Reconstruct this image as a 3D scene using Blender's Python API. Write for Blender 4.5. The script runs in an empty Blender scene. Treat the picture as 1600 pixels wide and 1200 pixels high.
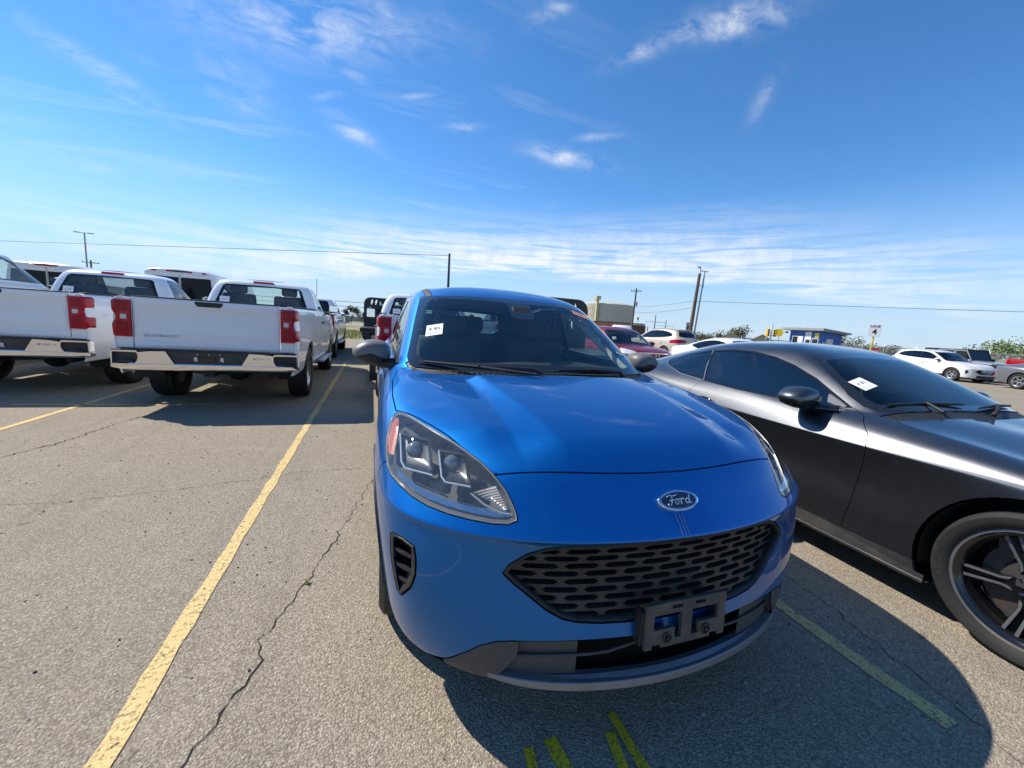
import bpy, bmesh, math, random
import numpy as np
from mathutils import Vector, Matrix
from mathutils.bvhtree import BVHTree
from mathutils.kdtree import KDTree
from mathutils.geometry import barycentric_transform

S = bpy.context.scene
COL = S.collection
rad = math.radians

# ------------------------------------------------------------------ camera, sky, sun, exposure
F_PX, YAW, PITCH, ROLL, CAM_H = 622.73, rad(19.664), rad(8.162), rad(3.783), 1.344
fw = Vector((math.sin(YAW)*math.cos(PITCH), math.cos(YAW)*math.cos(PITCH), -math.sin(PITCH)))
rt = Vector((math.cos(YAW), -math.sin(YAW), 0.0))
up = rt.cross(fw)
rt2 = rt*math.cos(ROLL) + up*math.sin(ROLL)
up2 = up*math.cos(ROLL) - rt*math.sin(ROLL)
cam = bpy.data.objects.new('camera', bpy.data.cameras.new('camera'))
COL.objects.link(cam)
cam.matrix_world = Matrix(((rt2.x, up2.x, -fw.x, 0), (rt2.y, up2.y, -fw.y, 0), (rt2.z, up2.z, -fw.z, CAM_H), (0, 0, 0, 1)))
cam.data.sensor_width = 36.0
cam.data.lens = 36.0*F_PX/1600.0
cam.data.clip_start = 0.02
cam.data.clip_end = 6000
S.camera = cam

SUN_EL, SUN_AZ = rad(46.5), rad(-50.5)          # azimuth from +Y, positive towards +X
sd = Vector((math.sin(SUN_AZ)*math.cos(SUN_EL), math.cos(SUN_AZ)*math.cos(SUN_EL), math.sin(SUN_EL)))
sun = bpy.data.objects.new('sun', bpy.data.lights.new('sun', 'SUN'))
sun.data.energy = 5.0
sun.data.angle = rad(0.5)
sun.data.color = (1.0, 0.93, 0.82)
sun.rotation_euler = (-sd).to_track_quat('-Z', 'Y').to_euler()
sun.location = sd*60
COL.objects.link(sun)
S.view_settings.view_transform = 'Standard'
S.view_settings.look = 'None'
S.view_settings.gamma = 1.0
S.view_settings.exposure = 0.35
S.view_settings.use_curve_mapping = False
S.cycles.use_denoising = True
S.cycles.max_bounces = 10
S.cycles.transparent_max_bounces = 16
S.cycles.sample_clamp_indirect = 6.0
S.cycles.caustics_refractive = False

class NT:
    """short hand for building node trees"""
    def __init__(s, tree):
        s.t = tree; s.n = tree.nodes; s.l = tree.links
    def add(s, kind, **kw):
        nd = s.n.new(kind)
        for k, v in kw.items():
            if k.startswith('i_'):
                nd.inputs[k[2:].replace('_', ' ')].default_value = v
            else:
                setattr(nd, k, v)
        return nd
    def put(s, sock, v):
        if hasattr(v, 'is_output'): s.l.new(v, sock)
        else: sock.default_value = v
    def math(s, op, a, b=None, c=None, clamp=False):
        nd = s.n.new('ShaderNodeMath'); nd.operation = op; nd.use_clamp = clamp
        for i, v in enumerate((a, b, c)):
            if v is not None: s.put(nd.inputs[i], v)
        return nd.outputs[0]
    def ramp(s, fac, stops, interp='LINEAR'):
        nd = s.n.new('ShaderNodeValToRGB'); nd.color_ramp.interpolation = interp
        e = nd.color_ramp.elements
        while len(e) < len(stops): e.new(0.5)
        for el, (p, c) in zip(e, stops):
            el.position = p
            el.color = (c, c, c, 1) if isinstance(c, (int, float)) else (*c, 1)
        s.l.new(fac, nd.inputs[0]); return nd.outputs[0]
    def mix(s, fac, a, b, mode='MIX'):
        nd = s.n.new('ShaderNodeMix'); nd.data_type = 'RGBA'; nd.blend_type = mode
        s.put(nd.inputs[0], fac)
        for sock, v in ((nd.inputs[6], a), (nd.inputs[7], b)):
            s.put(sock, (*v, 1) if isinstance(v, tuple) and len(v) == 3 else v)
        return nd.outputs[2]
    def noise(s, vec, scale, detail=4, rough=0.55, dist=0.0, out=0):
        nd = s.n.new('ShaderNodeTexNoise')
        nd.inputs['Scale'].default_value = scale; nd.inputs['Detail'].default_value = detail
        nd.inputs['Roughness'].default_value = rough; nd.inputs['Distortion'].default_value = dist
        if vec is not None: s.l.new(vec, nd.inputs['Vector'])
        return nd.outputs[out]
    def vmath(s, op, a, b=None):
        nd = s.n.new('ShaderNodeVectorMath'); nd.operation = op
        s.put(nd.inputs[0], a)
        if b is not None: s.put(nd.inputs[1], b)
        return nd.outputs[0]

# ---- sky with cirrus
W = bpy.data.worlds.new('World'); S.world = W; W.use_nodes = True
wt = NT(W.node_tree); wt.n.clear()
sky = wt.add('ShaderNodeTexSky', sky_type='NISHITA', sun_disc=False, sun_elevation=SUN_EL, sun_rotation=SUN_AZ,
             altitude=900, air_density=0.85, dust_density=0.0, ozone_density=2.2)
tc = wt.add('ShaderNodeTexCoord').outputs['Generated']
sep = wt.add('ShaderNodeSeparateXYZ'); wt.l.new(tc, sep.inputs[0])
SKY_SAT, SKY_VAL, SKY_HUE, CLOUD = 1.25, 1.25, .5, (5.7, 5.95, 6.3)
BLOBS = [
    ((0.566, 0.621, 0.542), (8.735, -7.927, -0.039), (17.0, 18.93, -39.5), 0.95),
    ((0.474, 0.707, 0.525), (11.05, -9.886, 3.326), (35.12, 19.68, -58.17), 0.6),
    ((-0.094, 0.861, 0.5), (5.237, -0.015, 1.009), (3.57, 11.06, -18.36), 0.62),
    ((0.392, 0.843, 0.369), (11.827, -4.65, -1.938), (0.4, 25.34, -58.34), 0.85),
    ((-0.402, 0.847, 0.349), (8.677, 5.668, -3.774), (-32.24, 9.4, -59.99), 0.5),
    ((-0.351, 0.882, 0.315), (20.973, 10.269, -5.347), (-35.5, 21.13, -98.66), 0.55),
    ((-0.044, 0.929, 0.367), (16.91, 3.055, -5.734), (-22.35, 20.61, -54.92), 0.6),
    ((0.294, 0.765, 0.572), (19.792, -12.336, 6.325), (31.75, 25.26, -50.1), 0.6),
    ((0.076, 0.894, 0.442), (30.154, -5.835, 6.607), (52.4, 79.26, -169.13), 0.5),
    ((0.169, 0.898, 0.407), (24.073, -5.778, 2.73), (24.32, 47.27, -114.38), 0.45),
    ((-0.225, 0.892, 0.392), (12.253, 5.954, -6.516), (-12.06, 4.93, -18.17), 0.28),
    ((-0.04, 0.892, 0.451), (33.687, 4.228, -5.345), (-18.04, 40.48, -81.69), 0.4),
    ((0.447, 0.797, 0.406), (16.655, -9.825, 0.941), (35.41, 47.38, -132.04), 0.4),
    ((0.664, 0.603, 0.442), (-0.14, -13.936, 19.237), (50.85, -36.71, -26.22), 0.28),
    ((-0.255, 0.895, 0.365), (10.656, 3.643, -1.477), (-22.13, 29.34, -87.33), 0.35),
    ((-0.458, 0.864, 0.212), (11.068, 5.837, 0.107), (-7.92, 16.58, -84.83), 0.3),
    ((-0.088, 0.908, 0.411), (35.134, -2.625, 13.359), (60.97, 72.06, -146.2), 0.5),
]

nz_ = wt.math('ADD', wt.math('MAXIMUM', sep.outputs[2], 0.0), .10)
cmb = wt.add('ShaderNodeCombineXYZ'); wt.l.new(wt.math('DIVIDE', sep.outputs[0], nz_), cmb.inputs[0]); wt.l.new(wt.math('DIVIDE', sep.outputs[1], nz_), cmb.inputs[1])
mp1 = wt.add('ShaderNodeMapping'); mp1.inputs['Rotation'].default_value = (0, 0, rad(-52)); mp1.inputs['Scale'].default_value = (.55, 2.4, 1); wt.l.new(cmb.outputs[0], mp1.inputs[0])
streak = wt.noise(mp1.outputs[0], 1.5, 9, .62, .7)
fine = wt.noise(tc, 18.0, 9, .64, .35)
mp2 = wt.add('ShaderNodeMapping'); mp2.inputs['Rotation'].default_value = (0, 0, rad(30)); mp2.inputs['Scale'].default_value = (10, 26, 34); wt.l.new(tc, mp2.inputs[0])
fib = wt.noise(mp2.outputs[0], 1.0, 8, .62, .5)
# a bank of cirrus low over the horizon
az = wt.math('ARCTAN2', sep.outputs[0], sep.outputs[1]); el = wt.math('ARCSINE', sep.outputs[2])
cv = wt.add('ShaderNodeCombineXYZ'); wt.l.new(az, cv.inputs[0]); wt.l.new(wt.math('MULTIPLY', el, 5.5), cv.inputs[1])
mp3 = wt.add('ShaderNodeMapping'); mp3.inputs['Rotation'].default_value = (0, 0, rad(14)); mp3.inputs['Scale'].default_value = (2.4, 6.5, 1); wt.l.new(cv.outputs[0], mp3.inputs[0])
bandn = wt.noise(mp3.outputs[0], 1.7, 10, .60, .9)
lob = wt.noise(cv.outputs[0], 1.6, 3, .5)
# the upper rim of the bank dips to the right and frays
azn = wt.math('MULTIPLY_ADD', az, .4, .4)
rim = wt.math('ADD', wt.math('MULTIPLY', wt.math('SUBTRACT', lob, .5), .10), wt.math('MULTIPLY_ADD', wt.ramp(azn, ((.28, .1), (.50, .95), (.74, 1.0), (.90, .05))), .075, -.008))
e2 = wt.math('SUBTRACT', el, rim)
azn = wt.math('MULTIPLY_ADD', az, .4, .4)
band = wt.math('MULTIPLY', wt.ramp(e2, ((.045, 0.0), (.068, .9), (.095, 1.0), (.13, .8), (.175, .18), (.22, 0.0))), wt.math('MULTIPLY', wt.math('MULTIPLY', wt.ramp(bandn, ((.36, .05), (.55, 1.0))), wt.ramp(fine, ((.30, .45), (.58, 1.0)))), wt.ramp(azn, ((.18, .25), (.38, .95), (.72, .95), (.90, .35)))))
low = wt.math('MULTIPLY', wt.ramp(el, ((0.0, .30), (.05, .25), (.12, .0))), wt.ramp(bandn, ((.25, .35), (.7, 1.0))))
veil = wt.math('MULTIPLY', wt.ramp(el, ((.12, 0.0), (.28, 1.0))), wt.math('MULTIPLY', wt.ramp(streak, ((.54, 0.0), (.82, .30))), wt.ramp(azn, ((.42, 1.0), (.66, .10)))))
tot = wt.math('MAXIMUM', wt.math('MULTIPLY', band, 1.05), wt.math('MAXIMUM', low, veil))
tex = wt.math('MULTIPLY', wt.ramp(fib, ((.36, 0.0), (.66, 1.0))), wt.ramp(fine, ((.30, .30), (.62, 1.0))))
def dot(v): 
    nd = wt.add('ShaderNodeVectorMath', operation='DOT_PRODUCT'); wt.l.new(tc, nd.inputs[0]); nd.inputs[1].default_value = v; return nd.outputs['Value']
for c_, a_, w_, s_ in BLOBS:
    u = dot(a_); v = dot(w_)
    r2 = wt.math('ADD', wt.math('MULTIPLY', wt.math('SUBTRACT', u, sum(p*q for p, q in zip(a_, c_))), wt.math('SUBTRACT', u, sum(p*q for p, q in zip(a_, c_)))), wt.math('MULTIPLY', v, v))
    g = wt.math('EXPONENT', wt.math('MULTIPLY', r2, -1.1))
    front = wt.math('GREATER_THAN', dot(c_), .3)
    tot = wt.math('MAXIMUM', tot, wt.math('MULTIPLY', wt.math('MULTIPLY', g, front), wt.math('MULTIPLY', tex, s_)))
hs = wt.add('ShaderNodeHueSaturation'); hs.inputs['Saturation'].default_value = SKY_SAT; hs.inputs['Value'].default_value = SKY_VAL; hs.inputs['Hue'].default_value = SKY_HUE; wt.l.new(sky.outputs[0], hs.inputs['Color'])
hazy = wt.mix(wt.ramp(wt.math('MAXIMUM', el, 0.0), ((0.0, .92), (.06, .84), (.14, .50), (.30, 0.0))), hs.outputs[0], (2.55, 3.75, 5.1))
skyc = wt.mix(wt.math('MINIMUM', tot, .95), hazy, CLOUD)

bg = wt.add('ShaderNodeBackground'); bg.inputs['Strength'].default_value = 0.13
wt.l.new(skyc, bg.inputs[0])
wo = wt.add('ShaderNodeOutputWorld'); wt.l.new(bg.outputs[0], wo.inputs[0])

# ------------------------------------------------------------------ materials
MATS = {}
def mat(name, color=(.5, .5, .5), rough=.5, metal=0.0, coat=0.0, coat_rough=.03, spec=.5, alpha=1.0, trans=0.0, ior=1.45, emit=None, build=None):
    if name in MATS: return MATS[name]
    m = bpy.data.materials.new(name); m.use_nodes = True
    t = NT(m.node_tree)
    p = t.n['Principled BSDF']
    p.inputs['Base Color'].default_value = (*color, 1)
    p.inputs['Roughness'].default_value = rough
    p.inputs['Metallic'].default_value = metal
    p.inputs['Coat Weight'].default_value = coat
    p.inputs['Coat Roughness'].default_value = coat_rough
    p.inputs['Coat IOR'].default_value = 1.42
    p.inputs['Specular IOR Level'].default_value = spec
    p.inputs['Alpha'].default_value = alpha
    p.inputs['Transmission Weight'].default_value = trans
    p.inputs['IOR'].default_value = ior
    if emit:
        p.inputs['Emission Color'].default_value = (*emit[0], 1); p.inputs['Emission Strength'].default_value = emit[1]
    if build: build(t, p)
    MATS[name] = m
    return m

def speckle(color2, scale=30.0, lo=.45, hi=.6, amount=1.0, bump=0.0, bscale=None, space='Object'):
    """a build function: noise mottling towards color2, optional fine relief"""
    def f(t, p):
        co = t.add('ShaderNodeTexCoord').outputs[space]
        n = t.noise(co, scale, 5)
        fac = t.math('MULTIPLY', t.ramp(n, ((lo, 0.0), (hi, 1.0))), amount)
        base = tuple(p.inputs['Base Color'].default_value)[:3]
        t.l.new(t.mix(fac, base, color2), p.inputs['Base Color'])
        if bump:
            b = t.add('ShaderNodeBump'); b.inputs['Strength'].default_value = bump; b.inputs['Distance'].default_value = .002
            t.l.new(t.noise(co, bscale or scale*6, 3), b.inputs['Height']); t.l.new(b.outputs[0], p.inputs['Normal'])
    return f

def glass_mat(name, tint, refl=.06, rough=0.0, haze=0.0):
    """thin tinted sheet glass: tinted see-through mixed with a fresnel mirror"""
    if name in MATS: return MATS[name]
    m = bpy.data.materials.new(name); m.use_nodes = True
    t = NT(m.node_tree); t.n.clear()
    tr = t.add('ShaderNodeBsdfTransparent'); tr.inputs[0].default_value = (*tint, 1)
    gl = t.add('ShaderNodeBsdfGlossy'); gl.inputs['Roughness'].default_value = rough; gl.inputs[0].default_value = (1, 1, 1, 1)
    lw = t.add('ShaderNodeFresnel')
    gm = t.add('ShaderNodeNewGeometry'); t.l.new(t.math('MULTIPLY_ADD', gm.outputs['Backfacing'], 1/1.52-1.52, 1.52), lw.inputs['IOR'])
    f = t.math('MULTIPLY_ADD', lw.outputs[0], 1.0, refl-.04, clamp=True)
    mx = t.add('ShaderNodeMixShader'); t.l.new(f, mx.inputs[0]); t.l.new(tr.outputs[0], mx.inputs[1]); t.l.new(gl.outputs[0], mx.inputs[2])
    if haze:
        co = t.add('ShaderNodeTexCoord').outputs['Object']
        df = t.add('ShaderNodeBsdfDiffuse'); df.inputs[0].default_value = (.62, .62, .58, 1)
        m2 = t.add('ShaderNodeMixShader'); t.l.new(t.math('MULTIPLY', t.ramp(t.noise(co, 26, 6, .65), ((.30, .35), (.72, 1.6))), haze), m2.inputs[0])
        t.l.new(tr.outputs[0], m2.inputs[1]); t.l.new(df.outputs[0], m2.inputs[2]); t.l.new(m2.outputs[0], mx.inputs[1])
    o = t.add('ShaderNodeOutputMaterial'); t.l.new(mx.outputs[0], o.inputs[0])
    MATS[name] = m
    return m

def paint(name, color, metal=.35, rough=.38, flake=.25, coat=.8):
    def f(t, p):
        co = t.add('ShaderNodeTexCoord').outputs['Object']
        v = t.add('ShaderNodeTexVoronoi'); v.inputs['Scale'].default_value = 900; t.l.new(co, v.inputs['Vector'])
        k = t.math('MULTIPLY_ADD', v.outputs['Distance'], flake, 1.0-flake*.4)
        dust = t.math('MULTIPLY', t.ramp(t.noise(co, 95, 2, .5), ((.70, 0.0), (.76, 1.0))), t.ramp(t.noise(co, 5, 3), ((.45, 0.0), (.7, .22))))
        t.l.new(t.mix(dust, t.mix(1.0, color, k, 'MULTIPLY'), (.42, .42, .41)), p.inputs['Base Color'])
        # a film of dust on the faces that look up
        g = t.add('ShaderNodeNewGeometry'); sx = t.add('ShaderNodeSeparateXYZ'); t.l.new(g.outputs['Normal'], sx.inputs[0])
        d = t.noise(co, 14.0, 6, .65)
        t.l.new(t.math('MULTIPLY_ADD', d, .10, rough-.05), p.inputs['Roughness'])
        t.l.new(t.math('MULTIPLY_ADD', t.ramp(d, ((.50, 0.0), (.80, 1.0))), .03, .008), p.inputs['Coat Roughness'])
    return mat(name, color, rough, metal, coat=coat, spec=.25, build=f)

# ------------------------------------------------------------------ mesh helpers
class MB:
    """collects shapes and links them as ONE mesh object"""
    def __init__(s): s.v = []; s.f = []; s.m = []
    def add(s, v, f, mi=0):
        o = len(s.v); s.v += [tuple(p) for p in v]; s.f += [tuple(i+o for i in q) for q in f]; s.m += [mi]*len(f); return s
    def box(s, c, d, rot=None, mi=0, taper=1.0):
        hx, hy, hz = d[0]/2, d[1]/2, d[2]/2
        P = [Vector((x*hx*(taper if z > 0 else 1), y*hy*(taper if z > 0 else 1), z*hz)) for z in (-1, 1) for y in (-1, 1) for x in (-1, 1)]
        if rot is not None: P = [rot @ p for p in P]
        return s.add([p+Vector(c) for p in P], [(0, 2, 3, 1), (4, 5, 7, 6), (0, 1, 5, 4), (2, 6, 7, 3), (0, 4, 6, 2), (1, 3, 7, 5)], mi)
    def tube(s, pts, r, n=8, mi=0, closed=False, caps=True):
        pts = [Vector(p) for p in pts]; k = len(pts); V = []; Fc = []
        ref = Vector((0, 0, 1))
        for i, p in enumerate(pts):
            a = pts[(i-1) % k] if (closed or i) else p; b = pts[(i+1) % k] if (closed or i < k-1) else p
            t = (b-a).normalized()
            if abs(t.dot(ref)) > .98: ref = Vector((1, 0, 0))
            x = t.cross(ref).normalized(); y = t.cross(x)
            rr = r[i] if isinstance(r, (list, tuple)) else r
            V += [p + (x*math.cos(2*math.pi*j/n) + y*math.sin(2*math.pi*j/n))*rr for j in range(n)]
        for i in range(k if closed else k-1):
            i2 = (i+1) % k
            Fc += [(i*n+j, i*n+(j+1) % n, i2*n+(j+1) % n, i2*n+j) for j in range(n)]
        if caps and not closed: Fc += [tuple(range(n))[::-1], tuple(range((k-1)*n, k*n))]
        return s.add(V, Fc, mi)
    def lathe(s, prof, n=32, c=(0, 0, 0), axis='z', mi=0, a0=0.0, a1=2*math.pi, mis=None):
        """prof: list of (radius, along-axis)"""
        full = abs(a1-a0-2*math.pi) < 1e-6; k = n if full else n+1; V = []; Fc = []
        for r, h in prof:
            for j in range(k):
                a = a0+(a1-a0)*j/n; x, y = r*math.cos(a), r*math.sin(a)
                q = {'z': (x, y, h), 'x': (h, x, y), 'y': (x, h, y)}[axis]
                V.append((q[0]+c[0], q[1]+c[1], q[2]+c[2]))
        for i in range(len(prof)-1):
            for j in range(n):
                j2 = (j+1) % k
                Fc.append((i*k+j, i*k+j2, (i+1)*k+j2, (i+1)*k+j))
                if mis: pass
        o = len(s.m); s.add(V, Fc, mi)
        if mis:
            for i in range(len(prof)-1):
                for j in range(n): s.m[o+i*n+j] = mis[i]
        return s
    def prism(s, poly, a, b, axis='y', mi=0, mi_cap=None):
        """2D polygon extruded from a to b along axis. axis y: (x,z); x: (y,z); z: (x,y)"""
        n = len(poly)
        def q(p, h): return {'y': (p[0], h, p[1]), 'x': (h, p[0], p[1]), 'z': (p[0], p[1], h)}[axis]
        V = [q(p, a) for p in poly]+[q(p, b) for p in poly]
        Fc = [(i, (i+1) % n, n+(i+1) % n, n+i) for i in range(n)]
        s.add(V, Fc, mi)
        o = len(s.v)-2*n; c = mi if mi_cap is None else mi_cap
        s.f += [tuple(range(o, o+n))[::-1], tuple(range(o+n, o+2*n))]; s.m += [c, c]
        return s
    def sphere(s, c, r, n=12, m=8, mi=0):
        rr = (r, r, r) if isinstance(r, (int, float)) else r
        V = []; Fc = []
        for i in range(m+1):
            t = math.pi*i/m
            for j in range(n):
                a = 2*math.pi*j/n
                V.append((c[0]+rr[0]*math.sin(t)*math.cos(a), c[1]+rr[1]*math.sin(t)*math.sin(a), c[2]+rr[2]*math.cos(t)))
        for i in range(m):
            for j in range(n): Fc.append((i*n+j, (i+1)*n+j, (i+1)*n+(j+1) % n, i*n+(j+1) % n))
        return s.add(V, Fc, mi)
    def mirror_x(s):
        n = len(s.v); f0 = list(s.f); m0 = list(s.m)
        s.v += [(-x, y, z) for x, y, z in s.v]; s.f += [tuple(i+n for i in reversed(q)) for q in f0]; s.m += m0; return s
    def mesh(s, name, mats, smooth=None):
        me = bpy.data.meshes.new(name); me.from_pydata(s.v, [], s.f)
        for m in (mats if isinstance(mats, (list, tuple)) else [mats]): me.materials.append(m)
        if any(s.m): me.polygons.foreach_set('material_index', s.m)
        bm = bmesh.new(); bm.from_mesh(me); bmesh.ops.remove_doubles(bm, verts=bm.verts, dist=1e-6)
        bmesh.ops.recalc_face_normals(bm, faces=bm.faces); bm.to_mesh(me); bm.free()
        if smooth is not None:
            me.shade_smooth(); me.set_sharp_from_angle(angle=rad(smooth))
        return me
    def build(s, name, mats, parent=None, smooth=None, bevel=0.0, seg=2, **tags):
        return link(name, s.mesh(name, mats, smooth), parent, bevel, seg, **tags)

def link(name, me, parent=None, bevel=0.0, seg=2, label=None, cat=None, group=None, kind=None):
    o = bpy.data.objects.new(name, me); COL.objects.link(o)
    if parent is not None: o.parent = parent
    if bevel:
        b = o.modifiers.new('bevel', 'BEVEL'); b.width = bevel; b.segments = seg; b.limit_method = 'ANGLE'; b.angle_limit = rad(35)
        b.harden_normals = False
    return tag(o, label, cat, group, kind)

def tag(o, label=None, cat=None, group=None, kind=None):
    for k, v in (('label', label), ('category', cat), ('group', group), ('kind', kind)):
        if v: o[k] = v
    return o

def thing(name, label, cat, loc=(0, 0, 0), rz=0.0, group=None):
    o = bpy.data.objects.new(name, None); COL.objects.link(o)
    o.location = loc; o.rotation_euler = (0, 0, rz); o.empty_display_size = .2
    return tag(o, label, cat, group)

def kids(o): return [c for c in COL.objects if c.parent is o]
def copy_tree(o, loc=None, rz=None, label=None, parent=None):
    c = o.copy(); COL.objects.link(c)
    if parent is not None: c.parent = parent
    if loc is not None: c.location = loc
    if rz is not None: c.rotation_euler = (0, 0, rz)
    if label: c['label'] = label
    for k in kids(o): copy_tree(k, parent=c)
    return c

def text_mesh(body, size, depth=.002, font_scale_x=1.0, spacing=1.0, shear=0.0, bold=0.0):
    cu = bpy.data.curves.new('lettering', 'FONT'); cu.body = body; cu.size = size; cu.extrude = depth
    cu.align_x = 'CENTER'; cu.align_y = 'CENTER'; cu.space_character = spacing; cu.shear = shear; cu.offset = bold; cu.resolution_u = 4
    o = bpy.data.objects.new('lettering', cu); COL.objects.link(o)
    dg = bpy.context.evaluated_depsgraph_get(); dg.update()
    me = bpy.data.meshes.new_from_object(o.evaluated_get(dg)); bpy.data.objects.remove(o); bpy.data.curves.remove(cu)
    if font_scale_x != 1.0: me.transform(Matrix.Diagonal((font_scale_x, 1, 1, 1)))
    return me

def text(name, body, size, matrix, m, parent=None, **kw):
    me = text_mesh(body, size, **kw); me.transform(matrix); me.materials.clear(); me.materials.append(m)
    return link(name, me, parent)

def frame(origin, xdir, ydir):
    x = Vector(xdir).normalized(); y = Vector(ydir); y = (y-x*y.dot(x)).normalized(); z = x.cross(y)
    return Matrix(((x.x, y.x, z.x, origin[0]), (x.y, y.y, z.y, origin[1]), (x.z, y.z, z.z, origin[2]), (0, 0, 0, 1)))

# ------------------------------------------------------------------ smooth shells cut into panels
def bsp(C, n):
    """uniform cubic B-spline along axis 0; C already padded by one row each end"""
    K = C.shape[0]-3; out = []
    for i in range(K):
        P = C[i:i+4]; m_ = n[min(i, len(n)-1)] if isinstance(n, (list, tuple)) else n
        for k in range(m_ + (1 if i == K-1 else 0)):
            t = k/m_
            b = np.array([(1-t)**3, 3*t**3-6*t*t+4, -3*t**3+3*t*t+3*t+1, t**3])/6
            out.append(np.tensordot(b, P, 1))
    return np.array(out)
FLIP = np.array([-1., 1, 1])
def pad(D, axis, mir):
    D = np.moveaxis(D, axis, 0)
    a = D[1]*FLIP if mir[0] else 2*D[0]-D[1]
    b = D[-2]*FLIP if mir[1] else 2*D[-1]-D[-2]
    return np.moveaxis(np.concatenate([a[None], D, b[None]], 0), 0, axis)

class Shell:
    """half surface (x >= 0) from a control net; polygons seen along an axis cut it into regions, which become panels"""
    def __init__(s, net, nu=6, nv=6, mu=(True, True), mv=(True, True), fit=.6, warp=None):
        D = np.array(net, float)
        def smooth(A):
            B = pad(A, 0, mu); A1 = (B[:-2]+4*B[1:-1]+B[2:])/6
            B = pad(A1, 1, mv); return (B[:, :-2]+4*B[:, 1:-1]+B[:, 2:])/6
        C = D + fit*(D-smooth(D))
        for ax, mm in ((0, mu), (1, mv)):
            pass
        G = bsp(pad(C, 0, mu), nu)
        G = np.moveaxis(bsp(np.moveaxis(pad(G, 1, mv), 1, 0), nv), 0, 1)
        if mv[0]: G[:, 0, 0] = 0
        if mv[1]: G[:, -1, 0] = 0
        if mu[0]: G[0, :, 0] = 0
        if mu[1]: G[-1, :, 0] = 0
        G[..., 0] = np.maximum(G[..., 0], 0)
        if warp: G = warp(G)
        s.G = G; R_, C_ = G.shape[:2]
        idx = np.arange(R_*C_).reshape(R_, C_)
        q = np.stack([idx[:-1, :-1], idx[:-1, 1:], idx[1:, 1:], idx[1:, :-1]], -1).reshape(-1, 4)
        du = np.gradient(G, axis=0); dv = np.gradient(G, axis=1)
        N = np.cross(dv, du)
        # symmetric ends
        for c, on in ((0, mv[0]), (-1, mv[1])):
            if on: N[:, c, 0] = 0
        for r, on in ((0, mu[0]), (-1, mu[1])):
            if on: N[r, :, 0] = 0; N[r, :, 1] *= .2
        L = np.linalg.norm(N, axis=-1, keepdims=True); N = N/np.where(L < 1e-12, 1, L)
        bad = (L[..., 0] < 1e-12); N[bad] = (0, 0, 1)
        s.V = G.reshape(-1, 3); s.N = N.reshape(-1, 3)
        tri = np.concatenate([q[:, [0, 1, 2]], q[:, [0, 2, 3]]])
        p = s.V[tri]; ar = np.linalg.norm(np.cross(p[:, 1]-p[:, 0], p[:, 2]-p[:, 0]), axis=1)
        s.tri = tri[ar > 1e-10]
        s.bvh = BVHTree.FromPolygons([Vector(v) for v in s.V], [tuple(int(i) for i in t) for t in s.tri])
        bm = bmesh.new()
        vs = [bm.verts.new(v) for v in s.V]
        for f in q:
            try: bm.faces.new([vs[i] for i in f])
            except ValueError: pass
        bmesh.ops.remove_doubles(bm, verts=bm.verts, dist=1e-6)
        bmesh.ops.dissolve_degenerate(bm, edges=bm.edges, dist=1e-7)
        s.bm = bm
    def hit(s, o, d):
        h = s.bvh.ray_cast(Vector(o), Vector(d)); return h[0]
    def near(s, co):
        p, n, i, d = s.bvh.find_nearest(Vector(co)); return p
    def normal(s, co):
        p, n, i, d = s.bvh.find_nearest(Vector(co)); a, b, c = s.tri[i]
        r = barycentric_transform(p, Vector(s.V[a]), Vector(s.V[b]), Vector(s.V[c]), Vector(s.N[a]), Vector(s.N[b]), Vector(s.N[c]))
        return r.normalized()
    def yfront(s, x, z, y0=-2.0):
        """front surface y at (x, z)"""
        h = s.hit((abs(x), y0, z), (0, 1, 0)); return h.y if h else None
    def cut(s, poly, axis, rid, pred=None, only=None):
        a, b = {'y': (0, 2), 'x': (1, 2), 'z': (0, 1)}[axis]
        P = [tuple(p) for p in poly]
        lo = (min(p[0] for p in P), min(p[1] for p in P)); hi = (max(p[0] for p in P), max(p[1] for p in P))
        bm = s.bm
        def ok(f):
            if only is not None and f.material_index not in only: return False
            co = [v.co for v in f.verts]
            if max(c[a] for c in co) < lo[0] or min(c[a] for c in co) > hi[0] or max(c[b] for c in co) < lo[1] or min(c[b] for c in co) > hi[1]: return False
            return pred is None or pred(f.calc_center_median())
        cand = set(f for f in bm.faces if ok(f))
        for i in range(len(P)):
            p, q = P[i], P[(i+1) % len(P)]
            d = (q[0]-p[0], q[1]-p[1])
            if abs(d[0])+abs(d[1]) < 1e-7: continue
            e = 1e-4
            x0, x1 = min(p[0], q[0])-e, max(p[0], q[0])+e; y0, y1 = min(p[1], q[1])-e, max(p[1], q[1])+e
            sel = []
            for f in cand:
                ca = [v.co[a] for v in f.verts]
                if max(ca) < x0 or min(ca) > x1: continue
                cb = [v.co[b] for v in f.verts]
                if max(cb) < y0 or min(cb) > y1: continue
                sel.append(f)
            if not sel: continue
            co = [0, 0, 0]; no = [0, 0, 0]; co[a], co[b] = p; no[a], no[b] = d[1], -d[0]
            geom = list(set(sel) | set(ed for f in sel for ed in f.edges) | set(v for f in sel for v in f.verts))
            cand -= set(sel)
            r = bmesh.ops.bisect_plane(bm, geom=geom, dist=1e-5, plane_co=co, plane_no=no)
            cand |= set(g for g in r['geom'] if isinstance(g, bmesh.types.BMFace))
            cand |= set(f for f in sel if f.is_valid)
        for f in cand:
            if not f.is_valid: continue
            c = f.calc_center_median()
            if inside((c[a], c[b]), P): f.material_index = rid
    def faces(s, rid): return [f for f in s.bm.faces if f.material_index == rid]
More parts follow.
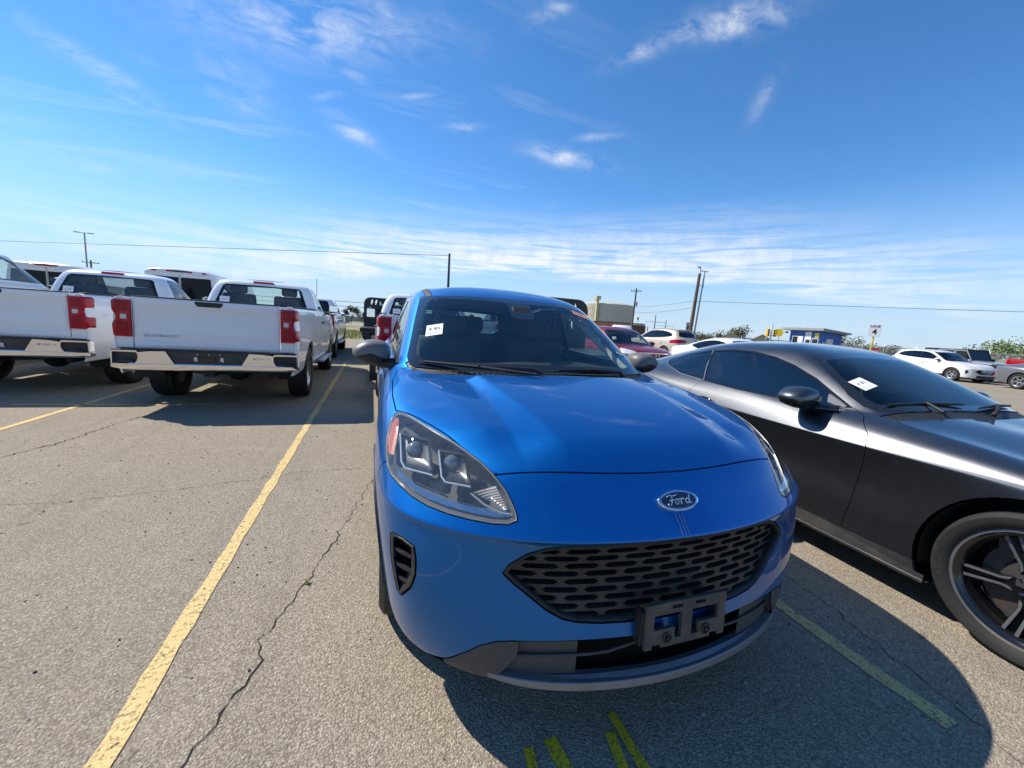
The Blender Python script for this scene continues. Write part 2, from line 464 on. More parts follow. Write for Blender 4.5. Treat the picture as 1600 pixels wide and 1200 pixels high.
    def panel(s, rid, gap=.002, lip=.012, sink=0.0, hw=None):
        """region -> (verts, faces, loop normals) of the half; boundary pulled in by gap and turned inwards by lip"""
        fs = s.faces(rid); inr = set(fs); vid = {}; V = []; N = []
        for f in fs:
            for v in f.verts:
                if v not in vid:
                    vid[v] = len(V); V.append(v.co.copy()); N.append(s.normal(v.co))
        F = []; off = {}; bed = []
        for f in fs:
            F.append([vid[v] for v in f.verts])
            for l in f.loops:
                e = l.edge
                if sum(1 for g in e.link_faces if g in inr) == 1:
                    a_, b_ = l.vert, l.link_loop_next.vert
                    if a_.co.x < 1e-5 and b_.co.x < 1e-5: continue
                    n = (N[vid[a_]]+N[vid[b_]])*.5; d = n.cross(b_.co-a_.co)
                    if d.length > 1e-9:
                        d.normalize()
                        cen = f.calc_center_median()
                        if d.dot(cen-(a_.co+b_.co)*.5) < 0: d.negate()
                        for w in (a_, b_): off[w] = off.get(w, Vector())+d
                    bed.append((a_, b_))
        if gap:
            pts = []
            for w, d in off.items():
                if d.length > 1e-6: d.normalize()
                if w.co.x < 1e-5: d.x = 0
            for a_, b_ in bed:
                L_ = (b_.co-a_.co).length; k_ = max(1, int(L_/.004))
                for i in range(k_+1): pts.append((a_.co.lerp(b_.co, i/k_), off[a_].lerp(off[b_], i/k_)))
            if pts:
                kd = KDTree(len(pts))
                for i, (p_, d_) in enumerate(pts): kd.insert(p_, i)
                kd.balance(); D_ = gap*6
                for w, i in vid.items():
                    p_, j, dist = kd.find(w.co)
                    if dist < D_:
                        d_ = pts[j][1] if w not in off else off[w]
                        sft = d_*gap*(1-dist/D_)
                        if w.co.x < 1e-5: sft.x = 0
                        V[i] = V[i]+sft
        nmain = len(F)
        if sink: V = [v-n*sink for v, n in zip(V, N)]
        if lip:
            lid = {}
            for a_, b_ in bed:
                for w in (a_, b_):
                    if w not in lid:
                        lid[w] = len(V); V.append(V[vid[w]]-N[vid[w]]*lip); N.append(N[vid[w]])
                F.append([vid[b_], vid[a_], lid[a_], lid[b_]])
        return V, F, N, nmain
    def make(s, rid, name, mats, parent, mode='both', gap=.002, lip=.012, sink=0.0, **tags):
        """mode both: one object across the centre; side: two objects, one per side"""
        V, F, N, nm = s.panel(rid, gap, lip, sink)
        if not F: return []
        def mk(V, F, N, flipped):
            me = bpy.data.meshes.new(name); me.from_pydata([tuple(v) for v in V], [], F)
            for m in (mats if isinstance(mats, (list, tuple)) else [mats]): me.materials.append(m)
            return me
        out = []
        def fin(V, F, N, mains, nm_name):
            me = bpy.data.meshes.new(nm_name); me.from_pydata([tuple(v) for v in V], [], F)
            for m in (mats if isinstance(mats, (list, tuple)) else [mats]): me.materials.append(m)
            me.shade_smooth()
            ln = []
            for pi, p in enumerate(me.polygons):
                if mains[pi]:
                    fl = N[p.vertices[0]].dot(p.normal) < 0
                    ln += [tuple(N[i]) if not fl else tuple(N[i]) for i in p.vertices]
                else: ln += [tuple(p.normal)]*len(p.vertices)
            me.normals_split_custom_set(ln)
            return link(nm_name, me, parent, **tags)
        mains = [i < nm for i in range(len(F))]
        # outward winding
        FF = []
        for i, f in enumerate(F):
            if i < nm:
                n = Vector((0, 0, 0)); m = Vector((0, 0, 0))
                for j in range(len(f)): n += V[f[j-1]].cross(V[f[j]]); m += N[f[j]]
                if n.dot(m) < 0: f = f[::-1]
            FF.append(f)
        F = FF
        Vm = [Vector((-v.x, v.y, v.z)) for v in V]; Nm = [Vector((-v.x, v.y, v.z)) for v in N]; Fm = [f[::-1] for f in F]
        if mode == 'side':
            out.append(fin(V, F, N, mains, name)); out.append(fin(Vm, Fm, Nm, mains, name))
        else:
            n = len(V); remap = []
            V2 = list(V); N2 = list(N)
            for i, v in enumerate(Vm):
                if abs(v.x) < 1e-5: remap.append(i)
                else: remap.append(len(V2)); V2.append(v); N2.append(Nm[i])
            for i in range(n):
                if abs(V[i].x) < 1e-5: N2[i] = Vector((0, N2[i].y, N2[i].z)).normalized() if i < n else N2[i]
            F2 = F+[[remap[j] for j in f] for f in Fm]
            out.append(fin(V2, F2, N2, mains+mains, name))
        return out

def inside(p, P):
    c = False; x, y = p; j = len(P)-1
    for i in range(len(P)):
        if (P[i][1] > y) != (P[j][1] > y) and x < (P[j][0]-P[i][0])*(y-P[i][1])/(P[j][1]-P[i][1])+P[i][0]: c = not c
        j = i
    return c

def catmull(pts, n=4, closed=True):
    """smooth polyline through points"""
    P = [np.array(p, float) for p in pts]; k = len(P); out = []
    for i in range(k if closed else k-1):
        p0, p1, p2, p3 = (P[(i+j-1) % k] if closed else P[min(max(i+j-1, 0), k-1)] for j in range(4))
        for t in np.arange(n)/n:
            out.append(.5*((2*p1)+(p2-p0)*t+(2*p0-5*p1+4*p2-p3)*t*t+(3*p1-p0-3*p2+p3)*t**3))
    if not closed: out.append(P[-1])
    return [tuple(float(c) for c in p) for p in out]

def circle(c, r, n=40): return [(c[0]+r*math.cos(2*math.pi*i/n), c[1]+r*math.sin(2*math.pi*i/n)) for i in range(n)]
def inset(poly, d):
    """offset a closed 2D polygon inwards by d"""
    n = len(poly); ar = sum(poly[i][0]*poly[(i+1) % n][1]-poly[(i+1) % n][0]*poly[i][1] for i in range(n)); sg = 1 if ar > 0 else -1
    out = []
    for i in range(n):
        p0, p, p1 = (Vector(poly[(i+k) % n]) for k in (-1, 0, 1))
        a = (p-p0).normalized(); b = (p1-p).normalized()
        na = Vector((-a.y, a.x))*sg; nb = Vector((-b.y, b.x))*sg; m = (na+nb)
        m = m.normalized() if m.length > 1e-6 else na
        out.append(tuple(p+m*d/max(.4, m.dot(na))))
    return out
HERO_COUPE = True
# ------------------------------------------------------------------ hatchback crossover body (front at y=0, x>=0 half)
def suv_net():
    Y_ = lambda s: [float(t) for t in s.split()]
    rows = []
    def row(xs, ys, zs): rows.append(list(zip(Y_(xs), Y_(ys), Y_(zs))))
    P = '0 .30 .59 .81 .905 .93 .925 .925 .925 .935 .90 .76 .39 0'
    row('0 0 0 0 0 0 0 0 0 0 0 0 0 0', '.30 .33 .37 .45 .60 .95 1.45 2.2 3.0 3.6 4.0 4.2 4.25 4.27', ' .22'*14)
    row('0 .24 .45 .60 .66 .68 .68 .68 .68 .68 .66 .58 .3 0', '.16 .18 .24 .36 .54 .94 1.45 2.2 3.0 3.65 4.1 4.34 4.38 4.40', '.215'+' .21'*8+' .22 .25 .28 .30 .30')
    row('0 .29 .56 .76 .845 .87 .87 .87 .87 .875 .85 .72 .37 0', '.045 .07 .135 .30 .49 .93 1.45 2.2 3.0 3.65 4.17 4.43 4.5 4.51', '.235 .235 .235 .235 .225 .22 .225 .225 .225 .24 .29 .33 .35 .35')
    row('0 .295 .575 .785 .88 .915 .915 .915 .915 .92 .885 .745 .385 0', '.0 .03 .11 .275 .475 .93 1.45 2.2 3.0 3.65 4.19 4.47 4.545 4.555', '.275 .275 .275 .28 .28 .275 .27 .27 .27 .29 .34 .38 .40 .40')
    row('0 .30 .59 .805 .90 .928 .926 .926 .926 .93 .895 .755 .39 0', '.012 .042 .118 .250 .452 .93 1.45 2.2 3.0 3.65 4.2 4.5 4.57 4.58', '.40 .40 .40 .41 .41 .40 .40 .40 .40 .42 .45 .48 .50 .50')
    row('0 .30 .595 .815 .913 .938 .926 .918 .918 .938 .90 .76 .39 0', '.035 .062 .134 .243 .440 .93 1.45 2.2 3.0 3.65 4.2 4.5 4.575 4.585', '.52 .52 .52 .53 .53 .53 .53 .53 .53 .54 .56 .58 .60 .60')
    row('0 .30 .595 .825 .925 .943 .928 .922 .922 .942 .905 .76 .39 0', '.055 .080 .142 .258 .445 .93 1.45 2.2 3.0 3.65 4.2 4.48 4.56 4.57', '.62 .62 .62 .63 .64 .65 .65 .65 .65 .66 .67 .68 .69 .69')
    row('0 .30 .59 .83 .932 .945 .93 .928 .928 .945 .905 .755 .385 0', '.045 .068 .135 .285 .47 .93 1.45 2.2 3.0 3.65 4.19 4.46 4.53 4.54', '.705 .705 .71 .715 .73 .75 .75 .76 .76 .77 .77 .77 .77 .77')
    row('0 .30 .588 .828 .932 .945 .93 .929 .929 .944 .902 .752 .382 0', '.018 .042 .116 .272 .468 .93 1.45 2.2 3.0 3.65 4.185 4.45 4.52 4.53', '.720 .720 .725 .734 .758 .78 .78 .79 .79 .80 .80 .81 .81 .81')
    row('0 .30 .585 .825 .93 .944 .93 .93 .93 .942 .90 .75 .38 0', '.027 .051 .126 .288 .475 .93 1.45 2.2 3.0 3.65 4.18 4.44 4.51 4.52', '.738 .738 .744 .752 .775 .805 .805 .81 .82 .83 .84 .85 .85 .85')
    row('0 .30 .575 .805 .92 .94 .929 .928 .928 .938 .89 .745 .38 0', '.086 .109 .175 .345 .51 .93 1.45 2.2 3.0 3.65 4.17 4.43 4.5 4.51', '.81 .81 .815 .82 .835 .86 .86 .87 .88 .90 .91 .92 .92 .92')
    row('0 .30 .56 .785 .90 .93 .925 .918 .918 .93 .88 .735 .375 0', '.14 .162 .225 .405 .57 .93 1.45 2.2 3.0 3.65 4.16 4.42 4.5 4.51', '.882 .884 .885 .885 .895 .915 .915 .93 .94 .96 .98 .99 1.0 1.0')
    row('0 .29 .53 .75 .872 .915 .918 .905 .905 .915 .865 .725 .37 0', '.235 .252 .31 .48 .64 .95 1.45 2.2 3.0 3.65 4.15 4.41 4.49 4.5', '.932 .935 .935 .945 .955 .965 .96 .985 1.0 1.02 1.05 1.06 1.06 1.06')
    row('0 .28 .50 .70 .82 .885 .90 .893 .893 .895 .845 .71 .365 0', '.45 .46 .50 .62 .75 1.0 1.45 2.2 3.0 3.65 4.13 4.40 4.48 4.5', '.99 .993 .985 .985 .995 1.005 1.005 1.03 1.05 1.07 1.10 1.11 1.11 1.11')
    row('0 .27 .47 .65 .77 .85 .88 .875 .875 .87 .82 .69 .36 0', '.75 .75 .77 .84 .93 1.1 1.47 2.2 3.0 3.63 4.1 4.38 4.46 4.48', '1.035 1.038 1.03 1.02 1.02 1.03 1.04 1.06 1.08 1.10 1.13 1.14 1.14 1.14')
    row('0 .26 .45 .63 .74 .825 .865 .86 .86 .85 .80 .675 .355 0', '1.02 1.02 1.035 1.09 1.16 1.26 1.52 2.2 3.0 3.62 4.07 4.35 4.43 4.45', '1.065 1.068 1.062 1.048 1.047 1.055 1.06 1.075 1.095 1.115 1.15 1.16 1.16 1.16')
    row('0 .26 .44 .62 .73 .805 .852 .852 .852 .84 .785 .66 .35 0', '1.14 1.145 1.165 1.23 1.30 1.385 1.58 2.2 3.0 3.6 4.05 4.32 4.4 4.42', '1.078 1.08 1.078 1.068 1.066 1.072 1.082 1.09 1.11 1.13 1.17 1.18 1.18 1.18')
    row('0 .26 .44 .61 .715 .785 .835 .838 .838 .825 .77 .645 .345 0', '1.19 1.20 1.225 1.29 1.36 1.44 1.64 2.25 3.0 3.58 4.03 4.28 4.36 4.38', '1.105 1.105 1.105 1.10 1.10 1.10 1.105 1.115 1.135 1.155 1.195 1.21 1.21 1.21')
    row('0 .25 .42 .585 .675 .735 .775 .785 .785 .765 .71 .59 .325 0', '1.51 1.52 1.545 1.60 1.67 1.75 1.90 2.35 3.0 3.55 3.98 4.2 4.28 4.3', '1.31 1.31 1.31 1.305 1.30 1.295 1.295 1.30 1.315 1.335 1.36 1.37 1.37 1.37')
    row('0 .235 .40 .545 .625 .675 .705 .715 .715 .69 .64 .53 .29 0', '1.82 1.83 1.85 1.91 1.98 2.06 2.18 2.48 3.0 3.5 3.87 4.05 4.12 4.14', '1.495 1.495 1.492 1.487 1.48 1.478 1.48 1.49 1.50 1.515 1.53 1.54 1.54 1.54')
    row('0 .22 .375 .505 .575 .615 .645 .655 .655 .63 .575 .465 .25 0', '2.0 2.01 2.03 2.08 2.14 2.22 2.32 2.6 3.05 3.45 3.77 3.92 3.99 4.01', '1.572 1.572 1.57 1.565 1.56 1.56 1.567 1.585 1.598 1.60 1.595 1.59 1.585 1.585')
    row('0 .16 .27 .36 .41 .44 .46 .47 .47 .45 .40 .31 .16 0', '2.3 2.305 2.32 2.35 2.39 2.45 2.53 2.75 3.08 3.4 3.65 3.78 3.84 3.86', '1.638 1.638 1.637 1.635 1.632 1.631 1.633 1.643 1.65 1.648 1.637 1.625 1.62 1.62')
    row('0 0 0 0 0 0 0 0 0 0 0 0 0 0', '2.5 2.51 2.53 2.56 2.6 2.65 2.72 2.88 3.1 3.33 3.5 3.6 3.65 3.66', '1.66 1.66 1.66 1.66 1.66 1.66 1.662 1.666 1.668 1.666 1.658 1.65 1.647 1.647')
    return rows

def sstep(a, b, x):
    t = np.clip((x-a)/(b-a), 0, 1); return t*t*(3-2*t)
def hood_warp(G):
    x, y, z = G[..., 0], G[..., 1], G[..., 2]
    # raised middle of the hood between two creases that spread towards the windscreen
    hood = sstep(.86, .93, z)*(1-sstep(1.02, 1.14, y))
    ty = np.clip((y-.30)/.75, 0, 1)
    xi = .335+.125*ty; xo = .485+.03*ty
    t = np.clip((xo-x)/(xo-xi), 0, 1); t = .85*t+.15*t*t*(3-2*t)
    hood = sstep(.885, .95, z)*(1-sstep(1.04, 1.13, y))
    dz = hood*.030*t
    # crown of the wing: a ridge that falls away outwards
    r = .57+.14*np.clip((y-.36)/.69, 0, 1)
    k = sstep(.90, .955, z)*(1-sstep(1.05, 1.30, y))*sstep(.30, .45, y)
    dz = dz + k*.017*np.where(x > r, 1-np.clip((x-r)/.25, 0, 1), sstep(r-.22, r, x))
    G[..., 2] = z + dz
    # bumper corner hollow beside the grille, shelf beneath it
    w = np.exp(-((x-.70)/.20)**2-((z-.565)/.13)**2)*(y < .6)
    G[..., 1] = G[..., 1] + .0*w
    w = np.exp(-((x-.72)/.14)**2-((z-.42)/.05)**2)*(y < .6)
    G[..., 1] = G[..., 1] - .0*w
    return G

# ------------------------------------------------------------------ shared vehicle parts
rubber = mat('tyre_rubber', (.014, .0135, .013), .75, build=speckle((.028, .026, .024), 9, .4, .8, .6, .4, 160))
black_plastic = mat('black_plastic', (.018, .018, .019), .55, build=speckle((.04, .038, .035), 40, .45, .7, .6, .25, 420))
grey_plastic = mat('grey_plastic', (.055, .056, .058), .6, build=speckle((.09, .085, .08), 30, .45, .7, .6, .3, 380))
gloss_black = mat('gloss_black', (.008, .008, .009), .12, coat=.6)
seat_cloth = mat('seat_cloth', (.06, .06, .064), .9, build=speckle((.10, .10, .105), 200, .4, .6, .8))
trim_light = mat('trim_light', (.55, .54, .50), .8, build=speckle((.36, .35, .33), 60))
chrome = mat('chrome', (.80, .80, .82), .07, metal=1.0, build=speckle((.55, .55, .56), 6, .5, .8, .5))
silver = mat('silver_paint', (.42, .43, .45), .32, metal=.7, build=speckle((.34, .34, .35), 12, .4, .8, .6))
alloy = mat('alloy', (.50, .50, .52), .28, metal=.85, build=speckle((.32, .31, .30), 10, .45, .8, .6))
steel_dark = mat('dark_steel', (.10, .095, .09), .5, metal=.7, build=speckle((.16, .09, .05), 12, .5, .7, .6))
lens_red = mat('red_lens', (.42, .001, .020), .14, coat=.12, spec=.35, build=speckle((.34, .001, .015), 60, .4, .6, .8))
lens_red_dark = mat('dark_red_lens', (.30, .001, .015), .14, coat=.12, spec=.35, build=speckle((.26, .001, .012), 60, .4, .6, .8))
lens_clear = mat('clear_lens', (.62, .62, .62), .12, coat=1.0, build=speckle((.45, .45, .45), 90, .4, .6, .8))
lens_amber = mat('amber_lens', (.62, .11, .004), .25, coat=.1, build=speckle((.45, .075, .003), 120, .4, .6, .9))
reflector = mat('reflector_bowl', (.30, .30, .31), .22, metal=.9)
paper = mat('white_paper', (.80, .80, .78), .75, build=speckle((.72, .72, .71), 50, .4, .7, .5))
ink = mat('black_ink', (.02, .02, .022), .7)
wind_glass = glass_mat('windscreen_glass', (.76, .88, .82), .06)
tint_glass = glass_mat('tinted_glass', (.10, .115, .11))
clear_glass = glass_mat('side_glass', (.84, .90, .87))
lamp_glass = glass_mat('lamp_glass', (.90, .91, .90), .06, 0.0, .04)
dark_void = mat('dark_cavity', (.006, .006, .006), .95, spec=.1)
underbody = mat('underbody', (.02, .019, .018), .85)

WHEEL_CACHE = {}
def wheel_meshes(R, w, rr, style):
    """tyre, barrel, spokes..., built round the x axis with the outer face towards +x; each a mesh with its material"""
    key = (R, w, rr, style)
    if key in WHEEL_CACHE: return WHEEL_CACHE[key]
    n = 56; h = w/2; out = []
    tp = [(rr-.012, -h*.72), (rr+.004, -h*.86), (rr+(R-rr)*.45, -h*1.02), (R-.030, -h*.98), (R-.008, -h*.86)]
    gx = [-.58, -.50, -.22, -.14, .14, .22, .50, .58]
    for i in range(0, 8, 2): tp += [(R, h*gx[i]), (R-.008, h*gx[i]+.0015), (R-.008, h*gx[i+1]-.0015), (R, h*gx[i+1])]
    tp += [(R-.008, h*.86), (R-.030, h*.98), (rr+(R-rr)*.70, h*1.02), (rr+(R-rr)*.68, h*1.035), (rr+(R-rr)*.45, h*1.03), (rr+(R-rr)*.2, h*.97), (rr+.004, h*.88), (rr-.012, h*.74)]
    tm = MB().lathe(tp, n, axis='x')
    # shoulder blocks of the tread
    nb = 60
    for k in range(nb if style == 'truck' else 0):
        a = 2*math.pi*k/nb
        for s in (-1, 1):
            q = Matrix.Rotation(a, 3, 'X')
            tm.box(q @ Vector((s*h*.84, 0, R-.0125)), (h*.24, 2*math.pi*R/nb*.72, .014), q)
    out.append(('tyre', tm.mesh('tyre', rubber, 40)))
    dark = style in ('double_spoke',)
    rim_m = gloss_black if dark else (alloy if style != 'steel' else silver)
    b = MB().lathe([(rr-.012, -h*.75), (rr-.03, -h*.6), (rr-.045, 0), (rr-.035, h*.6), (rr-.02, h*.74), (rr+.001, h*.80), (rr+.003, h*.86), (rr-.010, h*.865), (rr-.018, h*.80)], n, axis='x')
    if dark:
        b.m = [0]*len(b.m)
        for i in range(5, 7):
            for j in range(n): b.m[i*n+j] = 1
    out.append(('rim', b.mesh('rim', [rim_m, alloy], 35)))
    face = h*.62
    def spoke_poly(pts, x0, x1, ang, mb, mi=0, mc=None, dish=0.0):
        """polygon in (radius, tangent) raised along x"""
        c, s = math.cos(ang), math.sin(ang)
        V = []
        for xx in (x0, x1):
            for r, t in pts:
                xo = xx - dish*(1-r/rr)
                V.append((xo, r*c-t*s, r*s+t*c))
        k = len(pts)
        mb.add(V, [(i, (i+1) % k, k+(i+1) % k, k+i) for i in range(k)], mi)
        mb.add(V, [tuple(range(k))[::-1], tuple(range(k, 2*k))], mi if mc is None else mc)
    if style == 'double_spoke':
        for k in range(5):
            for sg in (-1, 1):
                mb = MB(); a = 2*math.pi*k/5 + .32
                pts = [(.050, 0), (.050, sg*.030), (.078, sg*.0335), (.110, sg*.0235), (rr-.012, sg*.031), (rr-.012, sg*.0205), (.110, sg*.010), (.09, 0)]
                spoke_poly(pts, face-.045, face-.003, a, mb, 0, None, .028)
                pp = [(.074, sg*.0305), (.108, sg*.0205), (rr-.010, sg*.0295), (rr-.010, sg*.0165), (.112, sg*.0105), (.084, sg*.0165)]
                spoke_poly(pp, face-.003, face+.0015, a, mb, 1, None, .028)
                if sg > 0: spoke_poly([(.07, -.012), (rr-.014, -.022), (rr-.014, .022), (.07, .012)], face-.05, face-.022, a, mb, 0, None, .028)
                out.append(('spoke', mb.mesh('spoke', [gloss_black, alloy], 30)))
        hubr = .070
    elif style in ('five', 'truck', 'ten', 'steel'):
        ns = {'five': 5, 'truck': 6, 'ten': 10, 'steel': 8}[style]
        wd = {'five': .045, 'truck': .036, 'ten': .02, 'steel': .05}[style]
        for k in range(ns):
            mb = MB(); a = 2*math.pi*k/ns + .1
            pts = [(.04, -wd*.7), (rr*.55, -wd*.62), (rr-.014, -wd*1.1), (rr-.014, wd*1.1), (rr*.55, wd*.62), (.04, wd*.7)]
            spoke_poly(pts, face-.04, face-.004, a, mb, 0, None, .02)
            if style in ('five', 'truck'):
                pp = [(rr*.50, -wd*.16), (rr*.85, -wd*.22), (rr*.85, wd*.22), (rr*.50, wd*.16)]
                spoke_poly(pp, face-.010, face-.0025, a, mb, 1, None, .02)
            out.append(('spoke', mb.mesh('spoke', [rim_m, gloss_black], 30)))
        hubr = .07
    hb = MB().lathe([(0, face-.005), (.022, face-.004), (.030, face-.010), (.034, face-.022), (hubr, face-.030), (hubr+.004, face-.06), (0, face-.06)], 24, axis='x')
    out.append(('hub_cap', hb.mesh('hub_cap', gloss_black if dark else rim_m, 40)))
    ln = MB()
    for k in range(5):
        a = 2*math.pi*k/5+.95
        ln.lathe([(0, face-.004), (.009, face-.006), (.0105, face-.012), (.0105, face-.04)], 6, (0, .052*math.cos(a), .052*math.sin(a)), axis='x')
    out.append(('lug_nuts', ln.mesh('lug_nuts', chrome, 30)))
    disc = MB().lathe([(.0, -.012), (rr*.74, -.012), (rr*.74, .010), (.075, .010), (.072, .03), (0, .03)], 40, axis='x')
    disc.box((.0, rr*.58, .05), (.075, rr*.30, .16))
    WHEEL_CACHE[key] = (disc.mesh('wheel', steel_dark, 40), out)
    return WHEEL_CACHE[key]

def add_wheel(parent, pos, side, R, w, rr, style, steer=0.0, spin=0.0, simple=False):
    core, parts = wheel_meshes(R, w, rr, style)
    o = link('wheel', core, parent); o.location = pos
    o.rotation_euler = (Matrix.Rotation(steer + (0 if side > 0 else math.pi), 3, 'Z') @ Matrix.Rotation(spin, 3, 'X')).to_euler()
    for nm, me in parts: link(nm, me, o)
    return o

def seat(parent, x, y, z, w=.50, m=None):
    m = m or seat_cloth
    sb = MB()
    c = catmull([(0, 0), (.04, .28), (.10, .58), (.20, .60), (.22, .50), (.14, .20), (.13, -.02)], 3)
    V = []; k = len(c); xs = [-.5, -.46, -.3, 0, .3, .46, .5]; dep = [.75, .95, 1.0, .93, 1.0, .95, .75]
    for xx, d in zip(xs, dep):
        for p in c:
            cy = .11+p[1]*.12
            V.append((x+xx*w, y+cy+(p[0]-cy)*d, z+.12+p[1]*(1.0-.03*(1-d)*4)))
    F = [(i*k+j, i*k+(j+1) % k, (i+1)*k+(j+1) % k, (i+1)*k+j) for i in range(6) for j in range(k)]
    F += [tuple(range(k)), tuple(range(6*k, 7*k))[::-1]]
    sb.add(V, F)
    sb.build('seat_back', m, parent, 60)
    MB().box((x, y-.22, z+.06), (w, .52, .14)).build('seat_cushion', m, parent, 40, .04)
    h = MB(); h.box((x, y+.16, z+.82), (w*.52, .10, .17)); hr = h.build('headrest', m, parent, 60, .045, 3)
    for dx in (-.06, .06): MB().tube([(x+dx, y+.17, z+.68), (x+dx, y+.165, z+.78)], .006, 6).build('headrest_post', chrome, hr, 60)

def steering_wheel(parent, c, r=.185, tilt=.45):
    q = Matrix.Rotation(math.pi/2-tilt, 3, 'X')
    mb = MB()
    mb.tube([q @ Vector((r*math.cos(a), r*math.sin(a), 0))+Vector(c) for a in np.linspace(0, 2*math.pi, 29)[:-1]], .016, 8, closed=True)
    for a in (0, math.pi, -math.pi/2): mb.tube([Vector(c), q @ Vector((r*math.cos(a), r*math.sin(a), 0))+Vector(c)], .018, 6)
    mb.sphere(c, (.07, .05, .06))
    mb.build('steering_wheel', black_plastic, parent, 60)

def wiper(parent, p0, p1, n, lift=.012, pivot=None):
    """blade from p0 to p1, arm from the pivot to its middle; n is the glass normal"""
    p0, p1, n = Vector(p0), Vector(p1), Vector(n).normalized()
    mb = MB(); m = (p0+p1)*.5
    mb.tube([p0+n*.006, p1+n*.006], .004, 6)
    mb.tube([p0+(p1-p0)*.05+n*.012, m+n*.020, p1-(p1-p0)*.05+n*.012], [.006, .009, .006], 6)
    if pivot: mb.tube([Vector(pivot), Vector(pivot)+n*.03+(m-Vector(pivot))*.1, m+n*.026], [.014, .011, .008], 8)
    mb.build('wiper', black_plastic, parent, 50)

def paper_tag(parent, mtx, w, h, big, small_lines=3, name='price_sheet'):
    """printed sheet; local x right, y up, facing +z"""
    mb = MB().box((0, 0, 0), (w, h, .0006)); me = mb.mesh(name, paper); me.transform(mtx)
    o = link(name, me, parent)
    if big:
        text('print', big, h*.34, mtx @ Matrix.Translation((0, h*.08, .0012)), ink, o, depth=.0001, font_scale_x=1.05)
    ln = MB()
    rnd = random.Random(4)
    for i in range(small_lines):
        yy = -h*.18 - i*h*.10
        k = 7
        for j in range(k):
            ww = w*.8/k*rnd.uniform(.5, .9)
            ln.box((-w*.4+w*.8*(j+.5)/k, yy, .001), (ww, h*.022, .0002))
    for j in range(5): ln.box((-w*.25+w*.5*(j+.5)/5, h*.38, .001), (w*.07, h*.02, .0002))
    me = ln.mesh('print', mat('grey_ink', (.30, .30, .31), .8)); me.transform(mtx); link('print', me, o)
    return o

# ------------------------------------------------------------------ the blue crossover
EX, EY, EA = 0.94974, 0.89310, rad(-0.953)
blue = paint('blue_paint', (.0001, .128, .425), .85, .45, coat=.85)
esc = thing('blue_suv', 'bright blue compact suv facing the camera with an empty front plate holder', 'car', (EX, EY, 0), EA)
HEADLIGHT = [(.865,.973),(.884,.953),(.897,.926),(.905,.891),(.906,.864),(.902,.836),(.891,.819),(.866,.805),(.829,.788),(.783,.775),(.725,.767),(.663,.763),(.606,.761),(.562,.763),(.536,.773),(.535,.788),(.543,.815),(.555,.842),(.572,.863),(.587,.880),(.613,.902),(.649,.921),(.682,.937),(.726,.953),(.775,.967),(.817,.977),(.845,.978)]
GRILLE = [(-.02,.709),(.132,.710),(.266,.706),(.391,.704),(.45,.697),(.505,.674),(.552,.638),(.570,.609),(.541,.580),(.495,.543),(.437,.497),(.389,.471),(.346,.461),(.276,.455),(.19,.453),(-.02,.453)]
VENT = [(.891,.646),(.882,.660),(.856,.662),(.821,.649),(.815,.614),(.815,.560),(.826,.513),(.853,.453),(.865,.455),(.875,.499),(.887,.569)]
BLUE_EDGE = [(.80,.236),(.764,.262),(.719,.283),(.677,.328),(.627,.374),(.583,.394),(.537,.401),(.495,.401),(.345,.404),(.19,.405),(-.02,.405)]
SEAM = [(x, .1555+.262*abs(x)**2) for x in np.linspace(-.02, .575, 14)]
HOOD = SEAM+[(.588,.246),(.649,.352),(.726,.495),(.817,.664),(.866,.745),(.874,.928),(.867,1.2),(.84,1.365),(.80,1.39),(.778,1.385),(.749,1.335),(.66,1.245),(.576,1.194),(.47,1.165),(.242,1.147),(-.02,1.137)]
SCREEN = [(-.02,1.098),(.35,1.096),(.60,1.090),(.745,1.088),(.772,1.10),(.777,1.135),(.757,1.20),(.71,1.36),(.657,1.515),(.64,1.524),(.5,1.527),(.324,1.534),(-.02,1.538)]
SIDE_GLASS = [(1.66,1.115),(1.80,1.225),(2.02,1.36),(2.24,1.462),(2.45,1.512),(2.75,1.532),(3.1,1.533),(3.4,1.515),(3.65,1.475),(3.86,1.40),(3.95,1.325),(3.93,1.265),(3.75,1.225),(3.3,1.178),(2.6,1.138),(2.0,1.118)]

